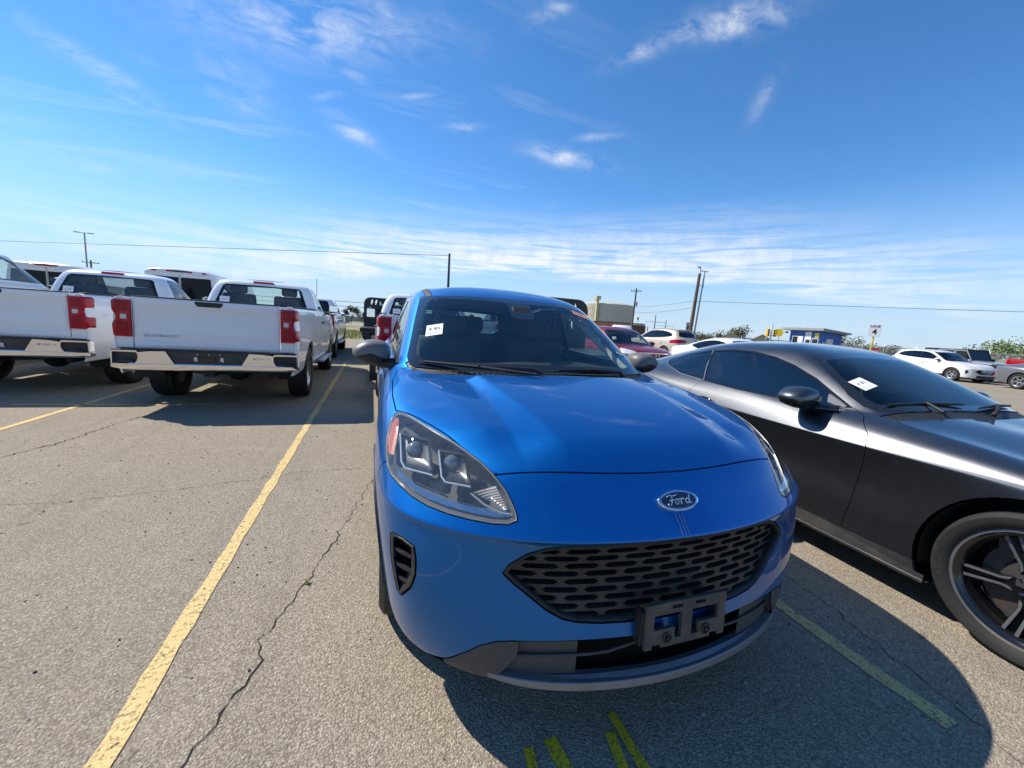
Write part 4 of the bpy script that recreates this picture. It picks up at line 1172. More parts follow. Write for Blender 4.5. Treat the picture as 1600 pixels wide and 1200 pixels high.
# things stuck to the glass
def glass_frame(x, z, d, spin=0.0):
    p, n = on_glass(x, z, d)
    xa = Vector((1, 0, 0)); xa = (xa-n*xa.dot(n)).normalized(); ya = n.cross(xa)
    return frame(p, xa, ya) @ Matrix.Rotation(spin, 4, 'Z')
paper_tag(esc, glass_frame(-.612, 1.292, .003, rad(-9)), .105, .118, '4 85')
orange = mat('orange_sticker', (.62, .22, .13), .6, build=speckle((.75, .55, .45), 300, .45, .55, .9))
st = MB().box((0, 0, 0), (.135, .066, .0006)).mesh('window_sticker', orange); st.transform(glass_frame(.505, 1.462, .003, rad(-6))); so = link('window_sticker', st, esc)
text('print', '5308213', .032, glass_frame(.505, 1.462, .004, rad(-6)), mat('red_ink', (.35, .05, .03), .7), so, depth=.0001)
gb = mat('dark_sticker', (.01, .03, .05), .5)
st = MB().box((0, 0, 0), (.082, .038, .0006)).mesh('registration_sticker', gb); st.transform(glass_frame(.640, 1.205, .003)); so = link('registration_sticker', st, esc)
mb = MB().box((0, 0, .0006), (.062, .022, .0004)).mesh('print', paper); mb.transform(glass_frame(.640, 1.205, .003)); link('print', mb, so)
text('print', 'TEX-34', .016, glass_frame(.640, 1.205, .0046), ink, so, depth=.0001)

# wheels, inner arches
for s in (-1, 1):
    for y in (.935, 3.645):
        add_wheel(esc, (s*.80, y, .355), s, .355, .225, .225, 'five', spin=.4*y)
        MB().lathe([(.40, -.12), (.40, .10), (.0, -.12)], 28, (s*.74, y, .36), axis='x', a0=-.25, a1=math.pi+.25).build('wheel_arch', underbody, esc, 60)
        pts = [(s*(sh.hit((2, y+.403*math.cos(a), .355+.403*math.sin(a)), (-1, 0, 0)) or Vector((.9, 0, 0))).x, y+.403*math.cos(a), .355+.403*math.sin(a)) for a in np.linspace(-.18, math.pi+.18, 33)]
        MB().tube(pts, .009, 6).build('arch_trim', black_plastic, esc, 60)
    for y in (2.45, 3.35):
        x = sh.hit((2, y, .90), (-1, 0, 0)).x
        MB().tube([(s*(x-.012), y-.10, .905), (s*(x-.001), y-.08, .907), (s*(x), y+.07, .91), (s*(x-.012), y+.10, .912)], .009, 8).build('door_handle', blue, esc, 60)

# ------------------------------------------------------------------ coupe body (front at y=0, x>=0 half)
def coupe_net():
    Y_ = lambda s: [float(t) for t in s.split()]
    rows = []
    def row(xs, ys, zs): rows.append(list(zip(Y_(xs), Y_(ys), Y_(zs))))
    yl = '.88 1.55 2.3 3.05 3.6 4.2'
    row('0 '*14, '.30 .33 .37 .45 .60 .9 1.55 2.3 3.05 3.6 4.0 4.3 4.36 4.38', '.17 '*14)
    row('0 .24 .45 .58 .62 .64 .64 .64 .64 .64 .62 .55 .3 0', '.12 .14 .20 .34 .54 '+yl[:-4]+' 4.1 4.45 4.5 4.52', '.155 '*9+'.16 .20 .24 .26 .26')
    row('0 .30 .56 .75 .85 .88 .895 .905 .905 .895 .85 .72 .38 0', '.05 .07 .13 .28 .47 '+yl+' 4.56 4.66 4.68', '.16 .16 .16 .16 .155 .155 .155 .155 .155 .165 .24 .30 .32 .32')
    row('0 .30 .58 .78 .88 .92 .925 .930 .930 .93 .88 .75 .39 0', '.0 .02 .09 .26 .46 '+yl+' 4.60 4.72 4.74', '.205 .205 .205 .205 .20 .19 .19 .195 .195 .20 .29 .35 .37 .37')
    row('0 .30 .59 .80 .895 .94 .925 .922 .925 .945 .89 .76 .40 0', '.0 .02 .09 .26 .46 '+yl+' 4.63 4.76 4.785', '.30 .30 .30 .30 .30 .30 .285 .285 .285 .30 .40 .46 .48 .48')
    row('0 .30 .60 .81 .905 .952 .925 .92 .925 .956 .90 .77 .40 0', '.005 .025 .10 .27 .46 '+yl+' 4.64 4.77 4.79', '.42 .42 .42 .42 .44 .46 .43 .43 .43 .46 .52 .56 .58 .58')
    row('0 .30 .60 .815 .91 .956 .912 .900 .908 .960 .905 .77 .40 0', '.02 .04 .115 .28 .46 '+yl+' 4.64 4.77 4.79', '.54 .54 .54 .54 .57 .62 .56 .56 .57 .62 .66 .68 .69 .69')
    row('0 .30 .60 .81 .91 .955 .925 .915 .922 .960 .905 .77 .40 0', '.045 .065 .14 .30 .47 '+yl+' 4.63 4.75 4.77', '.625 .625 .63 .63 .66 .73 .69 .70 .71 .76 .78 .79 .80 .80')
    row('0 .30 .59 .80 .90 .950 .945 .942 .945 .957 .90 .765 .40 0', '.08 .10 .175 .33 .49 '+yl+' 4.63 4.74 4.76', '.68 .68 .68 .68 .71 .785 .775 .785 .80 .85 .86 .87 .87 .87')
    row('0 .30 .588 .795 .895 .944 .945 .942 .946 .957 .898 .763 .40 0', '.10 .12 .192 .35 .505 '+yl+' 4.63 4.74 4.76', '.698 .70 .702 .705 .735 .797 .787 .797 .812 .862 .875 .885 .885 .885')
    row('0 .30 .585 .79 .89 .937 .938 .936 .940 .952 .893 .76 .40 0', '.12 .14 .21 .37 .52 .9 1.55 2.3 3.05 3.6 4.19 4.63 4.74 4.76', '.712 .715 .72 .725 .755 .82 .80 .81 .83 .885 .91 .92 .92 .92')
    row('0 .295 .57 .77 .865 .905 .905 .905 .912 .935 .875 .745 .39 0', '.21 .23 .30 .45 .58 .95 1.55 2.3 3.05 3.6 4.17 4.62 4.73 4.75', '.745 .752 .76 .765 .795 .855 .858 .868 .885 .93 .96 .97 .965 .965')
    row('0 .285 .53 .71 .80 .855 .872 .882 .888 .90 .84 .71 .38 0', '.45 .46 .50 .60 .72 1.02 1.55 2.3 3.05 3.6 4.13 4.57 4.68 4.7', '.80 .81 .80 .80 .825 .875 .893 .90 .918 .965 .995 1.0 1.0 1.0')
    row('0 .275 .48 .65 .74 .81 .838 .866 .864 .865 .79 .66 .35 0', '.80 .80 .83 .89 .97 1.15 1.56 2.3 3.05 3.6 4.08 4.45 4.55 4.57', '.868 .883 .868 .862 .875 .902 .915 .924 .944 .995 1.02 1.03 1.035 1.035')
    row('0 .265 .46 .62 .70 .765 .795 .850 .846 .83 .74 .61 .33 0', '1.2 1.2 1.22 1.26 1.31 1.42 1.58 2.3 3.05 3.58 4.02 4.34 4.44 4.46', '.93 .945 .93 .918 .92 .928 .936 .942 .962 1.015 1.035 1.045 1.05 1.05')
    row('0 .26 .45 .60 .675 .725 .757 .836 .830 .80 .70 .57 .31 0', '1.47 1.475 1.49 1.51 1.54 1.59 1.68 2.3 3.05 3.56 3.95 4.22 4.32 4.34', '.968 .975 .97 .955 .95 .95 .952 .955 .977 1.032 1.05 1.06 1.065 1.065')
    row('0 .26 .44 .59 .66 .71 .742 .818 .812 .775 .66 .53 .29 0', '1.55 1.555 1.57 1.60 1.64 1.69 1.76 2.32 3.05 3.54 3.87 4.10 4.2 4.22', '.995 .995 .993 .985 .98 .975 .972 .972 .994 1.052 1.07 1.08 1.085 1.085')
    row('0 .245 .41 .535 .595 .64 .67 .745 .745 .705 .59 .465 .26 0', '1.88 1.89 1.905 1.935 1.97 2.01 2.08 2.42 3.05 3.47 3.72 3.88 3.96 3.98', '1.165 1.165 1.162 1.155 1.15 1.143 1.135 1.105 1.105 1.13 1.145 1.155 1.16 1.16')
    row('0 .23 .38 .485 .54 .575 .60 .66 .67 .635 .53 .41 .23 0', '2.17 2.18 2.195 2.225 2.25 2.28 2.33 2.55 3.02 3.34 3.52 3.65 3.71 3.73', '1.288 1.288 1.285 1.277 1.268 1.258 1.25 1.225 1.212 1.212 1.22 1.228 1.235 1.235')
    row('0 .22 .35 .445 .49 .525 .545 .59 .60 .565 .46 .36 .20 0', '2.35 2.36 2.37 2.39 2.41 2.44 2.48 2.65 2.98 3.2 3.34 3.43 3.47 3.49', '1.335 1.335 1.333 1.328 1.322 1.315 1.31 1.297 1.285 1.28 1.285 1.292 1.297 1.297')
    row('0 .15 .25 .32 .36 .385 .40 .43 .43 .40 .33 .25 .14 0', '2.55 2.555 2.56 2.575 2.59 2.61 2.63 2.74 2.93 3.06 3.15 3.2 3.23 3.24', '1.367 1.367 1.366 1.364 1.362 1.359 1.357 1.352 1.346 1.342 1.342 1.343 1.345 1.345')
    row('0 '*14, '2.68 2.685 2.69 2.70 2.71 2.72 2.74 2.80 2.88 2.94 2.98 3.0 3.01 3.02', '1.376 '*14)
    return rows

# ------------------------------------------------------------------ the dark grey coupe
MX, MY, MA = 3.60071, -0.17833, rad(-2.098)
C_HOOD = [(x, .125+.25*x*x) for x in np.linspace(-.02, .70, 10)]+[(.765, .50), (.785, .80), (.79, 1.05), (.80, 1.25), (.80, 1.42), (.775, 1.52), (.74, 1.565), (.66, 1.535), (.50, 1.50), (.26, 1.475), (-.02, 1.468)]
C_SCREEN = [(-.02, 1.008), (.35, 1.005), (.60, .990), (.705, .978), (.722, .99), (.700, 1.045), (.625, 1.165), (.56, 1.245), (.535, 1.272), (.45, 1.289), (.28, 1.302), (-.02, 1.308)]
C_GLASS = [(1.80, .972), (1.95, 1.046), (2.1, 1.122), (2.3, 1.196), (2.48, 1.243), (2.7, 1.272), (2.92, 1.272), (3.17, 1.246), (3.44, 1.193), (3.64, 1.128), (3.685, 1.092), (3.60, 1.054), (3.31, .998), (2.97, .973), (2.63, .955), (2.26, .952), (1.9, .958)]
C_HEAD = [(.50, .655), (.62, .672), (.74, .70), (.84, .745), (.87, .75), (.87, .715), (.80, .655), (.70, .622), (.56, .612), (.49, .63)]
C_GRILLE = [(-.02, .645), (.40, .640), (.47, .60), (.46, .50), (.40, .40), (.30, .37), (-.02, .365)]
C_DOOR = [(1.635, .25), (1.61, .45), (1.592, .63), (1.572, .78), (1.60, .86), (1.70, .94), (1.80, .972), (1.95, 1.046), (2.1, 1.122), (2.3, 1.196), (2.48, 1.243), (2.7, 1.272), (2.92, 1.272), (3.13, 1.25), (3.0, .975), (3.055, .86), (3.10, .74), (3.09, .5), (3.0, .25)]

def coupe_regions(sh, arch_r=.405, wz=.345, wy=(.88, 3.60)):
    up = lambda c: c.z > .95
    scr = lambda c: c.y < 2.4 and c.z > .94
    sh.cut([(-.02, -.1), (.95, -.1), (.95, .30), (.88, .52), (.80, .47)]+[p for p in C_HOOD[:10]][::-1], 'z', 1, lambda c: c.y < .9 and c.z < .80)
    sh.cut(C_HOOD, 'z', 2, lambda c: .66 < c.z < 1.0 and c.y < 1.6)
    sh.cut([(-.02, 1.468), (.26, 1.475), (.50, 1.50), (.66, 1.535), (.74, 1.565), (.745, 1.65), (.62, 1.61), (.4, 1.575), (-.02, 1.56)], 'z', 3, lambda c: .9 < c.z < 1.03 and c.y < 1.7, only=(0, 2))
    sh.cut(C_SCREEN, 'y', 4, scr)
    sh.cut([(-.02, 1.03), (.35, 1.026), (.60, 1.012), (.665, 1.012), (.665, 1.04), (.605, 1.15), (.535, 1.235), (.50, 1.255), (.28, 1.278), (-.02, 1.282)], 'y', 5, scr, only=(4,))
    sh.cut(C_GRILLE, 'y', 9, lambda c: c.y < .4)
    sh.cut([(-.02, .30), (.62, .30), (.70, .25), (.60, .215), (-.02, .215)], 'y', 10, lambda c: c.y < .4)
    sh.cut(C_HEAD, 'y', 11, lambda c: c.y < .8)
    for y in wy: sh.cut(circle((y, wz), arch_r, 44), 'x', 12, lambda c: c.x > .5)
    sh.cut([(1.2, .262), (3.3, .262), (3.3, .1), (1.2, .1)], 'x', 13, lambda c: c.x > .84, only=(0,))
    sh.cut(C_DOOR, 'x', 14, lambda c: c.x > .5, only=(0,))
    sh.cut(C_GLASS, 'x', 16, lambda c: c.x > .4 and c.z > .93)
    sh.cut(inset(C_GLASS, .013), 'x', 17, lambda c: c.x > .4 and c.z > .93, only=(16,))
    sh.cut([(2.975, .9), (3.005, .9), (3.155, 1.3), (3.122, 1.3)], 'x', 16, lambda c: c.x > .4, only=(17,))
    tail = lambda c: c.y > 3.3
    sh.cut([(-.02, 1.10), (.40, 1.10), (.46, 1.14), (.36, 1.26), (-.02, 1.27)], 'y', 19, lambda c: c.y > 3.3 and c.z > 1.06)
    sh.cut([(-.02, .78), (.72, .78), (.74, .90), (-.02, .90)], 'y', 20, lambda c: c.y > 4.4)
    sh.cut([(-.02, .2), (.95, .2), (.95, .0), (-.02, .0)], 'y', 21, lambda c: c.z < .19, only=(0, 1, 13))

def coupe_common(root, sh, pm, tint, screen, lamp_m, wheel, R, rr, wz=.345, wy=(.88, 3.60), w=.255, hero=False):
    sh.make(0, 'body', pm, root); sh.make(1, 'front_bumper', pm, root); sh.make(2, 'bonnet', pm, root, gap=.002, lip=.02)
    sh.make(3, 'cowl', black_plastic, root, lip=0, sink=.006)
    sh.make(4, 'screen_border', MATS['frit'], root, lip=.003, gap=.0005); sh.make(5, 'windscreen', screen, root, lip=0, gap=0)
    sh.make(9, 'grille', gloss_black, root, sink=.02, lip=0, gap=0); sh.make(10, 'lower_intake', gloss_black, root, sink=.02, lip=0, gap=0)
    sh.make(11, 'headlight', lamp_m, root, mode='side', lip=.005, gap=.001)
    sh.make(13, 'side_skirt', pm if not hero else MATS['skirt_grey'], root, mode='side', lip=.02)
    sh.make(14, 'door', pm, root, mode='side'); sh.make(16, 'window_surround', gloss_black, root, mode='side', gap=0, lip=.008)
    sh.make(17, 'side_window', tint, root, mode='side', gap=0, lip=0, sink=.003); sh.make(19, 'rear_window', tint, root, gap=0, lip=0)
    sh.make(20, 'tail_lamp', lens_red, root, mode='side', lip=.01); sh.make(21, 'underside', underbody, root, gap=0, lip=0)
    for s in (-1, 1):
        for y in wy:
            add_wheel(root, (s*(.93-w/2+.005), y, wz), s, R, w, rr, wheel, spin=y+.82)
            MB().lathe([(.395, -.16), (.395, .12), (.0, -.16)], 28, (s*.75, y, wz+.005), axis='x', a0=-.25, a1=math.pi+.25).build('wheel_arch', underbody, root, 60)
    for x in (-.36, .36): seat(root, x, 2.45, .28, .5)
    for x in (-.3, .3): seat(root, x, 3.15, .22, .46)
    steering_wheel(root, (.36, 2.02, .86))
    MB().box((0, 2.6, .22), (1.5, 2.6, .06)).build('cabin_floor', underbody, root)
    V = []
    for x in np.linspace(-.70, .70, 15):
        b = .28*max(0, abs(x)-.4); h = .03*math.exp(-((x-.36)/.2)**2)
        for (y, z) in ((1.58+b*.7, .965), (1.70+b*.4, .972), (1.9, .975+h), (1.98, .94), (2.0, .6)): V.append((x, y, z))
    MB().add(V, [(i*5+j, i*5+j+1, (i+1)*5+j+1, (i+1)*5+j) for i in range(14) for j in range(4)]).build('dashboard', MATS['dash_plastic'], root, 60)

if HERO_COUPE:
    grey = paint('grey_paint', (.105, .109, .117), .95, .37, .6, 1.0)
    mat('skirt_grey', (.055, .056, .058), .38, metal=.5, build=speckle((.11, .10, .09), 10, .4, .7, .6))
    cou = thing('grey_coupe', 'dark metallic grey two door coupe parked at right beside the blue compact suv', 'car', (MX, MY, 0), MA)
    shc = Shell(coupe_net(), nu=7, nv=8)
    coupe_regions(shc)
    coupe_common(cou, shc, grey, glass_mat('dark_tint', (.045, .05, .052), .12), glass_mat('coupe_screen', (.40, .50, .47)), lens_clear, 'double_spoke', .345, .264, hero=True)
    # trims, mirror, handle
    def cx(y, z):
        h = shc.hit((2, y, z), (-1, 0, 0)); return h.x if h else .9
    silver_line = mat('bright_trim', (.55, .55, .56), .3, metal=.8)
    for s in (-1, 1):
        MB().tube([(s*(cx(y, z)+.001), y, z) for y, z in [(3.685, 1.090), (3.60, 1.052), (3.31, .996), (3.0, .974)]], .0045, 6).build('window_trim', silver_line, cou, 60)
        MB().tube([(s*(cx(y, z)+.002), y, z) for y, z in [(2.99, .976), (3.06, 1.09), (3.137, 1.246)]], .005, 6).build('pillar_line', silver_line, cou, 60)
        mb = MB(); V = []
        ys = np.linspace(1.22, 3.24, 24)
        for y in ys:
            x = cx(y, .24); f = .12+.88*float(sstep(1.22, 1.75, y))
            V += [(s*(x-.002), y, .20+.062*f), (s*(x+.010*f-.001), y, .185+.030*f), (s*(x+.016*f), y, .178+.007*f), (s*(x+.004), y, .165), (s*(x-.06), y, .160)]
        mb.add(V, [(i*5+j, i*5+j+1, (i+1)*5+j+1, (i+1)*5+j) for i in range(len(ys)-1) for j in range(4)])
        mb.build('skirt_blade', MATS['skirt_grey'], cou, 25)
        MB().tube([(s*(cx(y, .24)+.0145*(.12+.88*float(sstep(1.22, 1.75, y)))), y, .179+.007*float(sstep(1.22, 1.75, y))) for y in ys], .0025, 5).build('skirt_edge', silver_line, cou, 60)
        o = door_mirror(cou, s, (s*.955, 1.985, 1.0), (.265, .16, .155), grey, gloss_black, (s*.80, 1.84, .945))
        x = cx(2.83, .822)
        MB().tube([(s*(x-.012), 2.97, .833), (s*(x+.026), 2.94, .832), (s*(x+.030), 2.80, .822), (s*(x-.010), 2.73, .812)], .014, 8).build('door_handle', grey, cou, 60)
        MB().sphere((s*(x-.004), 2.85, .822), (.012, .10, .028), 16, 8).build('handle_cup', gloss_black, cou, 60)
        yy = circle((.88, .345), .404, 40)
        pts = [(s*(cx(y, z)-.004), y, z) for y, z in yy if z > .22]
        i0 = min(range(len(pts)), key=lambda i: (pts[i][2], pts[i][1]))
        MB().prism([(1.83, .976), (1.95, 1.035), (1.95, .958), (1.86, .956)], s*(cx(1.92, .985)+.003), s*(cx(1.92, .985)-.02), 'x').build('mirror_sail', mat('sail_gloss', (.30, .31, .32), .1, coat=1.0), cou)
    def cglass(x, z, d):
        y = shc.yfront(abs(x), z); n = shc.normal((abs(x), y, z)); n = Vector((math.copysign(1, x)*n.x, n.y, n.z)); return Vector((x, y, z))+n*d, n
    def cframe(x, z, d, spin=0):
        p, n = cglass(x, z, d); xa = Vector((1, 0, 0)); xa = (xa-n*xa.dot(n)).normalized(); return frame(p, xa, n.cross(xa)) @ Matrix.Rotation(spin, 4, 'Z')
    paper_tag(cou, cframe(-.572, 1.116, .004, rad(8)), .115, .115, '4 83', 3)
    MB().add([(-.47, 1.93, .975), (-.40, 1.95, .975), (-.405, 1.975, 1.085), (-.44, 1.97, 1.075)], [(0, 1, 2, 3)]).build('green_card', mat('hi_vis_card', (.42, .55, .06), .6), cou)
    pa, n_ = cglass(-.66, 1.000, .01); pb, _ = cglass(-.05, 1.022, .01); wiper(cou, pa, pb, n_, pivot=(-.38, 1.53, .975))
    pa, n_ = cglass(.02, 1.006, .01); pb, _ = cglass(.55, 1.01, .01); wiper(cou, pa, pb, n_, pivot=(.10, 1.52, .985))
    # raised lettering on the tyre wall
    wheels = [o for o in kids(cou) if o.name.startswith('wheel') and not o.name.startswith('wheel_arch')]
    wf = min(wheels, key=lambda o: (o.location.x, o.location.y))
    tyre = [k for k in kids(wf) if k.name.startswith('tyre')][0]
    word = 'ADVANTA'
    for base in (0.0, math.pi):
        for i, ch in enumerate(word):
            a = base+(i-3)*.085
            r = .308
            m4 = Matrix.Translation((.1325, r*math.sin(a)*-1, r*math.cos(a))) @ frame((0, 0, 0), (0, -math.cos(a), -math.sin(a)), (0, -math.sin(a), math.cos(a)))
            # reads round the wall seen from outside (+x)
            me = text_mesh(ch, .026, depth=.0012); me.transform(frame((.1325, -r*math.sin(a)*-1, r*math.cos(a)), (0, math.cos(a), -math.sin(a)), (0, math.sin(a), math.cos(a))))
            me.materials.clear(); me.materials.append(mat('tyre_letter', (.035, .034, .033), .6)); 
            if base == 0.0 and i == 0: allm = bmesh.new()
            allm.from_mesh(me)
    me = bpy.data.meshes.new('tyre_lettering'); allm.to_mesh(me); allm.free(); me.materials.append(MATS['tyre_letter'])
    lt = link('tyre_lettering', me, wf); lt['kind'] = 'stuff'
    lt.rotation_euler = (-wf.rotation_euler.x, 0, 0) if False else (0, 0, 0)

# ------------------------------------------------------------------ pickups (tail at y=0, nose towards +y)
white = paint('white_paint', (.78, .79, .80), 0.0, .30, .04)
satin_dark = mat('satin_dark', (.03, .03, .032), .45, build=speckle((.06, .056, .05), 12, .4, .7, .6))

def truck_side_net(L, cab0, ax0, ax1):
    ys = [.10, .14, .22, .40, ax0-.55, ax0, ax0+.55, cab0-.3, cab0+.2, (cab0+ax1)/2, ax1-.6, ax1, ax1+.55, L-.12, L-.03]
    pinch = [.030, .012, .003, 0, 0, 0, 0, 0, 0, 0, 0, 0, .01, .05, .12]
    prof = [(.95, .47), (.968, .50), (.985, .62), (.998, .80), (1.004, .98), (1.0, 1.12), (.990, 1.26), (.972, 1.36), (.945, 1.405), (.90, 1.412)]
    rows = []
    for x, z in prof:
        r = []
        for y, p in zip(ys, pinch):
            b = 0
            for a in (ax0, ax1): b += .022*math.exp(-((y-a)/.50)**2)*math.exp(-((z-.80)/.30)**2)
            zz = z
            if y > cab0+.1: zz = z if z < 1.2 else z-(.03 if y < ax1-.6 else .06+.05*max(0, y-ax1))
            r.append((x-p+b, y, zz))
        rows.append(r)
    return rows

def cab_net(y0, y1, H=1.915):
    """greenhouse between y0 (rear) and y1 (windscreen foot)"""
    L = y1-y0
    rows = [
     ('0 .50 .92 .955 .955 .955 .92 .74 .40 0', [0, 0, .03, .20, .45*L, L-.65, L-.30, L-.13, L-.02, L], 1.16),
     ('0 .50 .90 .94 .945 .945 .90 .73 .40 0', [0, .0, .03, .20, .45*L, L-.65, L-.32, L-.14, L-.02, L], 1.33),
     ('0 .48 .885 .925 .93 .93 .88 .71 .40 0', [.02, .02, .06, .22, .45*L, L-.70, L-.40, L-.22, L-.10, L-.08], 1.385),
     ('0 .46 .82 .86 .87 .865 .79 .65 .38 0', [.09, .09, .13, .28, .45*L, L-.93, L-.70, L-.55, L-.45, L-.43], 1.62),
     ('0 .42 .73 .775 .785 .77 .69 .58 .35 0', [.16, .16, .20, .34, .45*L, L-1.12, L-.98, L-.86, L-.77, L-.75], H-.115),
     ('0 .38 .65 .69 .70 .68 .60 .51 .32 0', [.22, .23, .27, .40, .45*L, L-1.20, L-1.12, L-1.04, L-.98, L-.97], H-.045),
     ('0 .26 .43 .45 .46 .44 .40 .34 .20 0', [.42, .43, .46, .55, .48*L, L-1.35, L-1.32, L-1.28, L-1.25, L-1.24], H-.004),
     ('0 0 0 0 0 0 0 0 0 0', [.65, .66, .68, .72, .5*L, L-1.5, L-1.48, L-1.46, L-1.45, L-1.44], H)]
    return [[(float(x), y0+y, z) for x, y in zip(xs.split(), ys)] for xs, ys, z in rows]

def make_cab(root, pm, y0, y1, glass_rear, glass_side, H=1.915, crew=False):
    sh = Shell(cab_net(y0, y1, H), nu=6, nv=6, mu=(False, True))
    L = y1-y0
    sh.cut([(-.02, 1.425), (.55, 1.425), (.735, 1.43), (.75, 1.46), (.645, H-.155), (.60, H-.125), (-.02, H-.118)], 'y', 2, lambda c: c.y < y0+.6 and c.z > 1.3)
    sh.cut([(-.02, 1.445), (.55, 1.445), (.69, 1.45), (.60, H-.155), (.57, H-.145), (-.02, H-.138)], 'y', 3, lambda c: c.y < y0+.6 and c.z > 1.3, only=(2,))
    sh.cut([(-.02, 1.40), (.45, 1.40), (.70, 1.41), (.72, 1.44), (.60, 1.70), (.545, H-.105), (-.02, H-.085)], 'y', 4, lambda c: c.y > y1-1.3 and c.z > 1.3)
    top = [(y0+.36, H-.115), (y0+.40, H-.10), (y1-1.30, H-.10), (y1-1.10, H-.155), (y1-.72, 1.62), (y1-.46, 1.415), (y0+.30, 1.425)]
    sd = lambda c: c.x > .5 and c.z > 1.3
    sh.cut(top, 'x', 5, sd)
    sh.cut(inset(top, .02), 'x', 6, sd, only=(5,))
    if crew: sh.cut([(y0+.46*L-.05, 1.3), (y0+.46*L+.05, 1.3), (y0+.46*L+.02, 2), (y0+.46*L-.08, 2)], 'x', 5, sd, only=(6,))
    sh.make(0, 'cab', pm, root, gap=0, lip=.015)
    sh.make(2, 'rear_window_frame', gloss_black, root, gap=0, lip=.006); sh.make(3, 'rear_window', glass_rear, root, gap=0, lip=0, sink=.003)
    sh.make(4, 'windscreen', glass_side, root, gap=0, lip=0); sh.make(5, 'window_surround', gloss_black, root, mode='side', gap=0, lip=.006)
    sh.make(6, 'side_window', glass_side, root, mode='side', gap=0, lip=0, sink=.003)
    MB().box((0, y0+.205, H-.062), (.34, .05, .045)).build('brake_lamp', lens_red, root, None, .012)
    MB().box((0, y0+.203, H-.062), (.10, .052, .030)).build('cargo_lamp', lens_red_dark, root)
    MB().box((0, (y0+y1)/2, .80), (1.7, L-.2, .08)).build('cabin_floor', underbody, root)
    for x in (-.42, .42): seat(root, x, y1-1.75 if not crew else y1-1.85, .90, .52)
    # seats face the nose: the cushions lie forward of the backs here
    V = []
    for x in np.linspace(-.82, .82, 9):
        for (y, z) in ((y1-.12, 1.39), (y1-.45, 1.41), (y1-.62, 1.36), (y1-.66, 1.0)): V.append((x, y-.25*max(0, abs(x)-.5), z))
    MB().add(V, [(i*4+j, i*4+j+1, (i+1)*4+j+1, (i+1)*4+j) for i in range(8) for j in range(3)]).build('dashboard', MATS['dash_plastic'], root, 60)
    q = thing.__name__ and MB()
    for a in (0,): steering_wheel(root, (-.42, y1-.85, 1.32), .18, -.45)
    return sh

